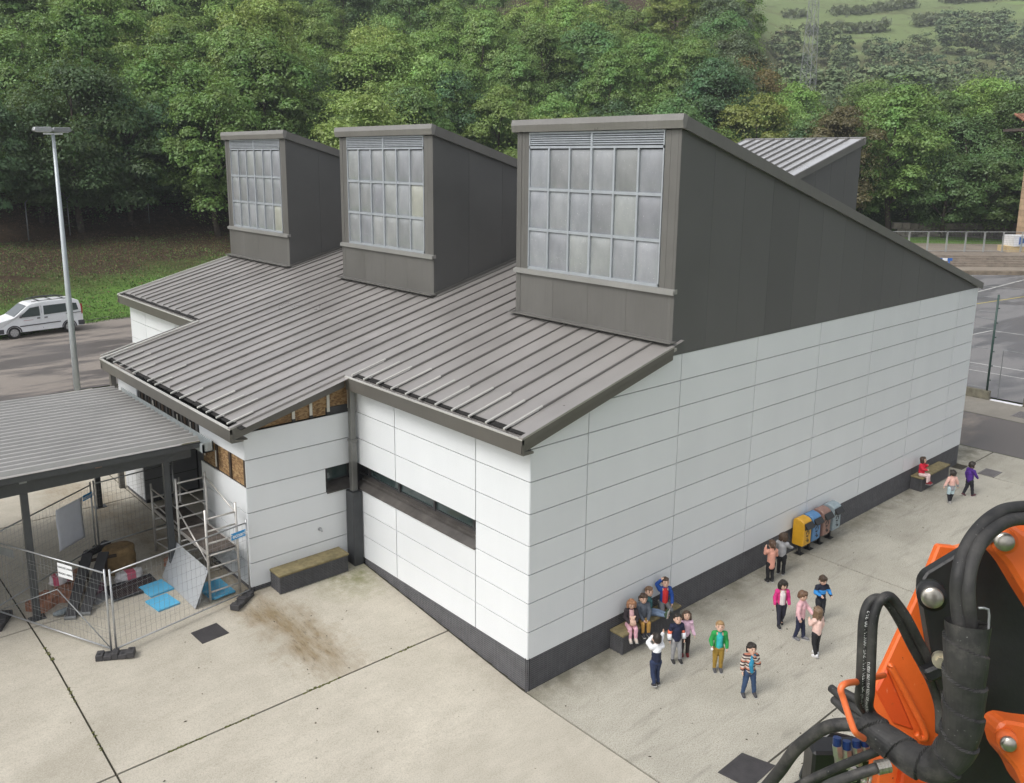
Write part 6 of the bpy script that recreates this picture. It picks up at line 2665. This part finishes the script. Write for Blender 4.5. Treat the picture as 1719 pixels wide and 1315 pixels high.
# printed line on the hose: bend flat lettering round the loop hose
def hose_print(text, key, s0, size, ang, r):
    path = catmull(crp(key), 12)
    ar = [0]
    for i in range(1, len(path)):
        ar.append(ar[-1] + (path[i] - path[i - 1]).length)
    cd = bpy.data.curves.new('hose_print', 'FONT')
    cd.body = text
    cd.size = size
    cd.align_y = 'CENTER'
    o = bpy.data.objects.new('hose_print', cd)
    C.objects.link(o)
    me = bpy.data.meshes.new_from_object(o.evaluated_get(bpy.context.evaluated_depsgraph_get()))
    bpy.data.objects.remove(o)
    rt = Vector((cr.x, cr.y, cr.z))
    for v in me.vertices:
        s = s0 + v.co.x
        s = max(0, min(ar[-1] - 1e-5, s))
        i = max(i for i in range(len(ar)) if ar[i] <= s)
        i = min(i, len(path) - 2)
        t = (s - ar[i]) / max(1e-9, ar[i + 1] - ar[i])
        p = path[i].lerp(path[i + 1], t)
        d = (path[i + 1] - path[i]).normalized()
        n_ = (-fwd - d * (-fwd).dot(d)).normalized()
        b_ = d.cross(n_)
        a = ang + v.co.y / r
        v.co = p + (n_ * math.cos(a) + b_ * math.sin(a)) * (r + .0004) - Vector(CR_ROOT)
    me.materials.clear()
    me.materials.append(pm('white_hose_ink', (.62, .62, .62), .6))
    return link('hose_print', me, crane)


hose_print('mm 3/8" (9.5 mm) ISO 11237 R17 / SAE 100R17 / 00 3P3', 'loop_a', .045, .0105, 0.25, .0088)
hose_print('mm 3/8" (9.5 mm) ISO 11237 R17 / SAE 100R17', 'loop_b', .06, .007, -.9, .0088)
# ------------------------------------------------------------------ trees
def crown_mesh(name, h, r, n_clump, n_leaf, leaf, seed, low=.18, shape='round', droop=0.0):
    """leaf-sized faces gathered in clumps that fill an uneven crown; base of the tree at z=0"""
    g = np.random.default_rng(seed)
    cl = []
    zc_ = h * (low + (1 - low) * .5)
    hz = h * (1 - low) * .5
    for i in range(n_clump):
        u = g.normal(size=3)
        u /= np.linalg.norm(u)
        k = g.uniform(.50, 1.0) ** .6
        rz = u[2]
        if shape == 'cone':
            zz = g.uniform(-.95, 1)
            rad = (1 - (zz + 1) / 2) ** .75 * .95 + .1
            c = np.array([u[0] * rad * r * g.uniform(.6, 1), u[1] * rad * r * g.uniform(.6, 1), zc_ + zz * hz * .95])
        else:
            wd = 1.0 if rz < 0 else (1 - .18 * rz)
            c = np.array([u[0] * r * k * wd, u[1] * r * k * wd, zc_ + rz * hz * k * .93])
        c[:2] *= 1 + .16 * math.sin(3 * math.atan2(u[1], u[0]) + seed)
        cs = g.uniform(.17, .36) * r * (1.05 if shape != 'cone' else .8)
        cl.append((c, cs))
    per = n_leaf // n_clump
    pos, nrm, siz = [], [], []
    for c, cs in cl:
        v = g.normal(size=(per, 3))
        v /= np.linalg.norm(v, axis=1)[:, None]
        v[:, 2] = np.abs(v[:, 2]) * .9 - .25 * g.random(per)
        rad = g.random(per) ** .35
        p = c + v * (rad * cs)[:, None] * np.array([1.08, 1.08, .98])
        p[:, 2] -= droop * np.linalg.norm(p[:, :2], axis=1)
        nn = v * 1.0 + np.array([0, 0, .55]) + g.normal(size=(per, 3)) * .42
        pos.append(p)
        nrm.append(nn)
        siz.append(leaf * g.uniform(.6, 1.35, per))
    # a few stray sprays break the outline
    m_ = n_leaf // 10
    v = g.normal(size=(m_, 3))
    v /= np.linalg.norm(v, axis=1)[:, None]
    pos.append(np.array([0, 0, zc_]) + v * np.array([r * 1.04, r * 1.04, hz * 1.03]) * (g.uniform(.8, 1.1, m_))[:, None])
    if shape == 'cone':
        pos[-1] = pos[0][:1].repeat(m_, 0)
    nrm.append(v + g.normal(size=(m_, 3)) * .5)
    siz.append(leaf * g.uniform(.5, 1.0, m_))
    pos, nrm, siz = np.concatenate(pos), np.concatenate(nrm), np.concatenate(siz)
    pos[:, 2] = np.maximum(pos[:, 2], .25)
    nrm /= np.linalg.norm(nrm, axis=1)[:, None] + 1e-9
    a = np.cross(nrm, g.normal(size=nrm.shape))
    a /= np.linalg.norm(a, axis=1)[:, None] + 1e-9
    b_ = np.cross(nrm, a)
    L = siz[:, None]
    q0 = pos - a * L * .5
    q1 = pos + b_ * L * .30 + nrm * L * .05
    q2 = pos + a * L * .5
    q3 = pos - b_ * L * .30 + nrm * L * .05
    V = np.stack([q0, q1, q2, q3], 1).reshape(-1, 3)
    n = len(pos)
    me = bpy.data.meshes.new(name)
    me.vertices.add(4 * n)
    me.vertices.foreach_set('co', V.astype(np.float32).ravel())
    me.loops.add(4 * n)
    me.loops.foreach_set('vertex_index', np.arange(4 * n, dtype=np.int32))
    me.polygons.add(n)
    me.polygons.foreach_set('loop_start', np.arange(0, 4 * n, 4, dtype=np.int32))
    me.update(calc_edges=True)
    me.materials.append(M_leaf)
    return me, cl


def trunk_mesh(name, h, cl, seed, r0=.22):
    g = np.random.default_rng(seed + 100)
    mb = MB()
    top = h * .8
    pts, rs = [], []
    x = y = 0
    for k in range(7):
        t = k / 6
        pts.append((x, y, top * t - .3))
        rs.append(r0 * (1 - .85 * t) + .02)
        x += g.normal(0, .012 * h)
        y += g.normal(0, .012 * h)
    mb.tube(pts, rs, 8)
    for i in range(0, len(cl), max(1, len(cl) // 10)):
        c = cl[i][0]
        z = max(h * .16, min(top * .9, c[2] - .5 * math.hypot(c[0], c[1])))
        t = z / top
        k = min(5, int(t * 6))
        p = Vector(pts[k]).lerp(Vector(pts[k + 1]), t * 6 - k)
        mid = p.lerp(Vector(c), .5) + Vector((0, 0, .06 * h * .5))
        mb.tube([p, mid, Vector(c)], [r0 * .38 * (1 - t * .6), r0 * .2, .02], 5)
    me = mb.mesh(name, True)
    me.materials.append(M_trunk)
    return me


protos = []
spec = [  # h, r, clumps, leaves, leaf size, low, shape, droop
    (14, 5.2, 60, 30000, .32, .10, 'round', .05), (15, 4.8, 58, 28000, .33, .12, 'round', .04), (13, 5.6, 64, 30000, .306, .08, 'round', .07), (16, 4.5, 60, 28000, .32, .14, 'round', .03),
    (12, 4.2, 46, 18000, .30, .08, 'round', .05), (17, 5.0, 66, 30000, .33, .16, 'round', .02), (11, 4.6, 48, 18000, .32, .05, 'round', .08), (15, 3.2, 46, 16000, .30, .06, 'cone', 0)]
for i, (h, r, nc, nl, lf, low, shp, dr) in enumerate(spec):
    cm, cl = crown_mesh('crown', h, r, nc, nl, lf, 40 + i, low, shp, dr)
    tm = trunk_mesh('trunk', h, cl, i, .20 + .006 * h)
    protos.append((cm, tm, h, r))
bush_cm, bush_cl = crown_mesh('crown', 4.2, 3.2, 26, 6000, .36, 77, .0, 'round', .08)
bush_tm = trunk_mesh('trunk', 4.2, bush_cl, 9, .09)
near_cm, near_cl = crown_mesh('crown', 15.5, 6.3, 95, 48000, .30, 91, .09, 'round', .16)
near_tm = trunk_mesh('trunk', 15.5, near_cl, 19, .30)

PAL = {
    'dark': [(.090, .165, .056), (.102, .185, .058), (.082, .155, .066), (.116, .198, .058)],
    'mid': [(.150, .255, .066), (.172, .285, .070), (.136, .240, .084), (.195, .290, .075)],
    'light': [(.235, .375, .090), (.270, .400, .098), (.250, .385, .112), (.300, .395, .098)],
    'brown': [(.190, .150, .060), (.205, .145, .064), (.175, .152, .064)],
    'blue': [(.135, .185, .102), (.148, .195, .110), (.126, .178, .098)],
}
LAB = {
    'dark': 'dark green leafy tree in the wood',
    'mid': 'mid green leafy tree in the wood',
    'light': 'light yellow green tree in the wood',
    'brown': 'brownish autumn tinted tree in the wood',
    'blue': 'dull grey green valley tree',
}


def where(d, l):
    a = l / d
    if a < -.50:
        return 'left of the lamp post'
    if a < -.36:
        return 'between the lamp post and the left lantern'
    if a < -.22:
        return 'above the left lantern'
    if a < -.06:
        return 'above the middle lantern'
    if a < .1:
        return 'left above the big lantern'
    if a < .22:
        return 'right above the big lantern'
    if a < .34:
        return 'over the rear lantern'
    if a < .46:
        return 'right of the rear lantern'
    return 'near the tiled eave'


def tree(d, l, pi, pal, scale=1.0, label=None, name='tree', group='trees of the wooded slope', mesh=None, sq=1.0, col=None):
    cm, tm = mesh or protos[pi][:2]
    x, y = xy(d, l)
    lb = label or LAB[pal] + ' ' + where(d, l)
    rt = thing(name, lb, 'tree', (x, y, ter(x, y) - .1), None if label else group + ': ' + pal + ' ' + where(d, l))
    rt.rotation_euler = (0, 0, rng.uniform(0, 6.28))
    rt.scale = (scale * sq, scale * sq, scale)
    c = link('crown', cm, rt)
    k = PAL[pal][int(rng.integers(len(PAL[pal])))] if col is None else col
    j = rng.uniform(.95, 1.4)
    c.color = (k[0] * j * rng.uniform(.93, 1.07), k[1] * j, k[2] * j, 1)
    link('trunk', tm, rt)
    return rt


# named individuals at the edge of the wood
tree(79.5, -38.6, 0, 'dark', 1.0, 'broad dark tree with low sweeping branches behind the lamp post', mesh=(near_cm, near_tm), col=(.075, .13, .045))
tree(86, -13.0, 2, 'light', 1.12, 'feathery pale yellow green tree seen between the left lanterns', col=(.25, .33, .09))
tree(101, 37.6, 3, 'brown', .98, 'bronze brown tree right of the rear lantern roof', col=(.15, .115, .055))
tree(112, 31.0, 1, 'light', 1.05, 'yellow tinted tree above the roof edge of the big lantern', col=(.24, .27, .065))
tree(150, 52.0, 7, 'light', .8, 'small lime yellow tree among the grey green ones at right', col=(.33, .37, .08))

# slope on the left and in the middle
count = 0
row = 0
for u in (1, 6.5, 12.5, 19, 26, 33.5, 42, 51, 61, 73):
    a = -.70
    while a < .33:
        dg = 46.3 + (a + .58) * 45 + 30 + u
        d_ = dg + rng.uniform(-2.2, 2.2)
        step = (7.0 + .05 * u) / d_
        a += step * rng.uniform(.8, 1.2)
        if a > .262:
            continue
        if u < 3 and -.52 < a < -.42:
            continue
        if -.22 < a < -.09 and u < 16 and abs(d_ - 88) < 4:
            continue
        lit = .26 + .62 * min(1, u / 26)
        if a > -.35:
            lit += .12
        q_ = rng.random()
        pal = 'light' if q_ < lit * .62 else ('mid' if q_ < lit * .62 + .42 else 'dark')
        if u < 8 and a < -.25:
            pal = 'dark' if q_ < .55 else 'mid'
        if u > 45 and -.30 < a < -.12:
            pal = 'dark'
        pi = int(rng.integers(0, 7))
        sc_ = rng.uniform(.82, 1.15) * (.85 if u < 3 else 1)
        tree(d_, a * d_, pi, pal, sc_, sq=rng.uniform(.9, 1.1))
        count += 1
for k in range(14):
    a = .225 + .03 * rng.random()
    d_ = 118 + k * 5
    tree(d_, a * d_, int(rng.integers(0, 7)), ('dark', 'mid', 'blue')[k % 3], rng.uniform(1.0, 1.25))
    count += 1
# shrubs that close the foot of the wood
for k in range(40):
    a = -.66 + k * .0245 + rng.uniform(-.008, .008)
    if a < -.20:
        dg = 46.3 + (a + .58) * 45 + 31 + rng.uniform(2.5, 6)
        tree(dg, a * dg, 0, 'dark', rng.uniform(.6, .95), 'dark shrub at the foot of the wood ' + where(1, a), 'shrub', mesh=(bush_cm, bush_tm))['group'] = 'shrubs under the wood ' + where(1, a)
# right-hand trees behind the terrace and down the valley
for (d0, stepm, a0, a1) in ((105, 5.2, .29, .68), (112, 6.2, .25, .68), (121, 7, .23, .68), (133, 7.5, .22, .68), (148, 8.5, .22, .68), (168, 10, .23, .68)):
    a = a0
    while a < a1:
        d_ = d0 + rng.uniform(-3, 3)
        a += stepm / d_ * rng.uniform(.8, 1.25)
        q_ = rng.random()
        pal = 'dark' if q_ < .45 else ('mid' if q_ < .8 else 'light')
        if d0 > 125:
            pal = 'blue' if q_ < .45 else ('mid' if q_ < .7 else ('brown' if q_ < .8 else ('dark' if q_ < .93 else 'light')))
        if d0 <= 121 and .30 < a < .40 and q_ < .35:
            pal = 'brown'
        if d0 == 105:
            pal = 'dark' if q_ < .75 else 'mid'
        sc_ = rng.uniform(.8, 1.15)
        tree(d_, a * d_, int(rng.integers(0, 7)), pal, sc_, sq=rng.uniform(.95, 1.2))
        count += 1
# the hazy wood further down the valley reads as one mass
m_far, nt, b = new_mat('far_leaf')
g = NT(nt)
co = g.n('ShaderNodeNewGeometry').outputs['Position']
n1 = g.noise(co, .055, 3, .6)
n2 = g.noise(co, .5, 3, .6)
c = g.ramp(n1, [(.30, (.085, .145, .070)), (.45, (.140, .200, .100)), (.56, (.170, .230, .105)), (.66, (.215, .190, .10)), (.75, (.115, .175, .08))])
h = g.n('ShaderNodeHueSaturation')
g.l(g.mapr(n2, .3, .7, .7, 1.3), h.inputs['Value'])
g.l(c, h.inputs['Color'])
g.l(h.outputs[0], b.inputs['Base Color'])
b.inputs['Roughness'].default_value = .8
lo_cm, _ = crown_mesh('crown', 14, 5.4, 40, 2600, .85, 501, .04, 'round', .04)
nv_ = len(lo_cm.vertices)
base_co = np.empty(nv_ * 3, np.float32)
lo_cm.vertices.foreach_get('co', base_co)
base_co = base_co.reshape(-1, 3)
bpy.data.meshes.remove(lo_cm)
chunks = []
for (d0, stepm, a0, a1) in ((196, 10, .25, .74), (222, 11, .25, .74), (250, 12, .255, .74), (280, 14, .26, .74), (312, 17, .26, .74), (345, 17, .27, .74), (375, 22, .44, .78)):
    a = a0
    while a < a1:
        d_ = d0 + rng.uniform(-8, 8)
        a += stepm / d_ * rng.uniform(.7, 1.3)
        x, y = xy(d_, a * d_)
        th = rng.uniform(0, 6.28)
        s_ = rng.uniform(.65, 1.2)
        rot = np.array([[math.cos(th), -math.sin(th), 0], [math.sin(th), math.cos(th), 0], [0, 0, 1]])
        chunks.append(base_co @ rot.T * np.array([s_ * 1.2, s_ * 1.2, s_]) + np.array([x, y, ter(x, y) - .2]))
V = np.concatenate(chunks).astype(np.float32)
nq = len(V) // 4
me = bpy.data.meshes.new('far_wood')
me.vertices.add(len(V))
me.vertices.foreach_set('co', V.ravel())
me.loops.add(4 * nq)
me.loops.foreach_set('vertex_index', np.arange(4 * nq, dtype=np.int32))
me.polygons.add(nq)
me.polygons.foreach_set('loop_start', np.arange(0, 4 * nq, 4, dtype=np.int32))
me.update(calc_edges=True)
me.materials.append(m_far)
kind(link('far_wood', me), 'stuff')
print('trees', count)
# hedgerows across the far hillside
def hedge(pts, label, hgt, n):
    g = np.random.default_rng(int(abs(pts[0][0] * 7 + pts[0][1])))
    P_ = [Vector(p) for p in pts]
    pos = []
    seg = [(P_[i + 1] - P_[i]).length for i in range(len(P_) - 1)]
    tot_ = sum(seg)
    vs_, fs_ = [], []
    for k in range(n):
        s = g.random() * tot_
        i = 0
        while s > seg[i] and i < len(seg) - 1:
            s -= seg[i]
            i += 1
        p2 = P_[i].lerp(P_[i + 1], s / seg[i])
        d_, l_ = p2.x, p2.y
        if mnoise.noise(Vector((l_ * .045, d_ * .03, 5))) > .12:
            continue
        x, y = xy(d_ + g.normal(0, 2.0), l_ + g.normal(0, 1.2))
        hh = hgt * (.55 + .6 * (mnoise.noise(Vector((l_ * .06, d_ * .05, 0))) + .5))
        z = ter(x, y) + g.random() ** .7 * max(.6, hh)
        c_ = Vector((x, y, z))
        a_ = Vector(g.normal(size=3)).normalized() * 1.25
        b_ = Vector(g.normal(size=3)).normalized() * .95
        m0 = len(vs_)
        vs_ += [c_ - a_, c_ + b_, c_ + a_, c_ - b_]
        fs_.append((m0, m0 + 1, m0 + 2, m0 + 3))
    me = bpy.data.meshes.new('hedgerow')
    me.from_pydata([tuple(v) for v in vs_], [], fs_)
    me.materials.append(M_leaf)
    o = link('hedgerow', me)
    o.color = (.17, .20, .11, 1)
    return tag(o, label, 'hedge')


hedge([(430, 130), (440, 165), (460, 210), (480, 300)], 'lowest dark hedgerow along the foot of the far fields', 3.6, 2200)
hedge([(525, 180), (540, 230), (560, 270), (570, 370)], 'long hedgerow crossing the middle of the far fields', 2.6, 1700)
hedge([(455, 200), (475, 240), (480, 275)], 'short hedgerow climbing between two far fields', 2.2, 800)
hedge([(640, 190), (665, 260), (690, 300), (720, 330)], 'upper curved hedgerow below the highest far field', 3, 1500)
hedge([(600, 300), (605, 350), (590, 400)], 'short hedgerow by the right picture edge on far hill', 2.4, 900)
hedge([(830, 240), (840, 330), (860, 480)], 'hedgerow at the top edge of the far hillside', 6, 2200)
hedge([(395, 120), (400, 160), (420, 200), (415, 255)], 'scrubby hedge belt above the valley trees', 5, 2600)
# lattice pylon between the trees
py_x, py_y = xy(185, 61.6)
pz = ter(py_x, py_y)
pyl = thing('pylon', 'thin lattice pylon rising above the trees at upper right', 'pylon', (py_x, py_y, pz))
M_pyl = pm('pylon_steel', (0.30, 0.31, 0.31), .5, .2)
HP = 40
mb = MB()


def leg_at(t, sx, sy):
    w = 1.5 * (1 - t) + .38 * t
    return Vector((py_x + sx * w, py_y + sy * w, pz + HP * t))


for sx, sy in ((-1, -1), (1, -1), (1, 1), (-1, 1)):
    mb.tube([leg_at(0, sx, sy), leg_at(1, sx, sy)], .07, 4)
mb.build('legs', M_pyl, pyl)
mb = MB()
ns = 16
for k in range(ns):
    t0, t1 = k / ns, (k + 1) / ns
    for (s0, s1) in (((-1, -1), (1, -1)), ((1, -1), (1, 1)), ((1, 1), (-1, 1)), ((-1, 1), (-1, -1))):
        mb.tube([leg_at(t0, *s0), leg_at(t1, *s1)], .035, 4)
        mb.tube([leg_at(t0, *s1), leg_at(t1, *s0)], .035, 4)
        mb.tube([leg_at(t1, *s0), leg_at(t1, *s1)], .035, 4)
mb.build('lattice', M_pyl, pyl)
for k, zf_ in enumerate((.82, .90, .98)):
    mb = MB()
    for s in (-1, 1):
        e = Vector((py_x, py_y, pz + HP * zf_ + .3)) + R2 * (s * 3.2)
        for dz_ in (0, .9):
            mb.tube([Vector((py_x, py_y, pz + HP * zf_ + dz_)), e], .06, 4)
    mb.build('cross_arm', M_pyl, pyl)
# fence posts along the foot of the wood at the left
for i, (a, u, lb) in enumerate(((-.548, 27, 'thin fence post left of the lamp at the wood edge'), (-.5, 28, 'thin fence post just left of the broad dark tree'), (-.408, 30, 'thin fence post right of the broad dark tree at the wood edge'))):
    d_ = 46.3 + (a + .58) * 45 + u
    x, y = xy(d_, a * d_)
    mb = MB()
    mb.tube([(x, y, ter(x, y) - .2), (x, y, ter(x, y) + 3.2)], .05, 8)
    mb.tube([(x, y, ter(x, y) + 3.2), (x + .25, y - .1, ter(x, y) + 3.55)], .04, 8)
    tag(mb.build('fence_post', M_galv_d, None, True), lb, 'fence post')
# fallen leaves and grass tufts on the bank
vs_, fs_ = [], []
for k in range(22000):
    a = rng.uniform(-.62, -.24)
    dg = 46.3 + (a + .58) * 45
    d_ = dg + 26 * rng.random() ** 1.6 + .35
    x, y = xy(d_, a * d_)
    z = ter(x, y)
    h_ = rng.uniform(.04, .12)
    an = rng.uniform(0, 6.28)
    w_ = rng.uniform(.03, .07)
    m0 = len(vs_)
    vs_ += [(x - w_ * math.cos(an), y - w_ * math.sin(an), z - .02), (x + w_ * math.cos(an), y + w_ * math.sin(an), z - .02), (x + rng.normal(0, .05), y + rng.normal(0, .05), z + h_)]
    fs_.append((m0, m0 + 1, m0 + 2))
me = bpy.data.meshes.new('grass')
me.from_pydata(vs_, [], fs_)
me.materials.append(pm('grass_blade', (.10, .175, .042), .8, var=.45, scale=.25))
kind(link('grass', me), 'stuff')
vs_, fs_ = [], []
for k in range(9000):
    a = rng.uniform(-.64, -.30)
    dg = 46.3 + (a + .58) * 45
    d_ = dg + 34 * rng.random() ** .5
    x, y = xy(d_, a * d_)
    z = ter(x, y) + .03
    v1 = Vector((rng.normal(), rng.normal(), rng.normal() * .35)).normalized() * rng.uniform(.05, .11)
    v2 = v1.cross(Vector((0, 0, 1))).normalized() * rng.uniform(.03, .07)
    c_ = Vector((x, y, z))
    m0 = len(vs_)
    vs_ += [tuple(c_ - v1), tuple(c_ + v2), tuple(c_ + v1), tuple(c_ - v2)]
    fs_.append((m0, m0 + 1, m0 + 2, m0 + 3))
me = bpy.data.meshes.new('fallen_leaves')
me.from_pydata(vs_, [], fs_)
me.materials.append(pm('fallen_leaf', (.14, .085, .045), .9, var=.7, scale=9))
kind(link('fallen_leaves', me), 'stuff')
# litter on the playground: twigs and dark scraps
vs_, fs_ = [], []
for k in range(260):
    x, y = rng.uniform(-8, 20), rng.uniform(-6, 5)
    if x > -.1 and y > -.1:
        continue
    z = gz(x, y) + .006
    v1 = Vector((rng.normal(), rng.normal(), 0)).normalized() * rng.uniform(.012, .04)
    v2 = v1.cross(Vector((0, 0, 1))).normalized() * rng.uniform(.008, .018)
    c_ = Vector((x, y, z))
    m0 = len(vs_)
    vs_ += [tuple(c_ - v1), tuple(c_ + v2 + Vector((0, 0, .008))), tuple(c_ + v1), tuple(c_ - v2)]
    fs_.append((m0, m0 + 1, m0 + 2, m0 + 3))
me = bpy.data.meshes.new('leaf_litter')
me.from_pydata(vs_, [], fs_)
me.materials.append(pm('dark_scrap', (.05, .038, .022), .9, var=.5))
kind(link('leaf_litter', me), 'stuff')
# ------------------------------------------------------------------ air: thin even haze over the whole place
mh = bpy.data.materials.new('haze_air')
mh.use_nodes = True
nt = mh.node_tree
for n in list(nt.nodes):
    nt.nodes.remove(n)
ho = nt.nodes.new('ShaderNodeOutputMaterial')
hv = nt.nodes.new('ShaderNodeVolumePrincipled')
hv.inputs['Color'].default_value = (.86, .90, .96, 1)
hv.inputs['Density'].default_value = 0.00052
hv.inputs['Anisotropy'].default_value = 0.2
nt.links.new(hv.outputs[0], ho.inputs['Volume'])
zs_ = [v.co.z for v in bpy.data.objects['terrain'].data.vertices]
xs_ = [v.co.x for v in bpy.data.objects['terrain'].data.vertices]
ys_ = [v.co.y for v in bpy.data.objects['terrain'].data.vertices]
mb = MB()
mb.box(min(xs_) - 20, max(xs_) + 20, min(ys_) - 20, max(ys_) + 20, min(zs_) - 1.5, max(zs_) + 30)
hz = mb.build('haze', mh)
kind(hz, 'stuff')
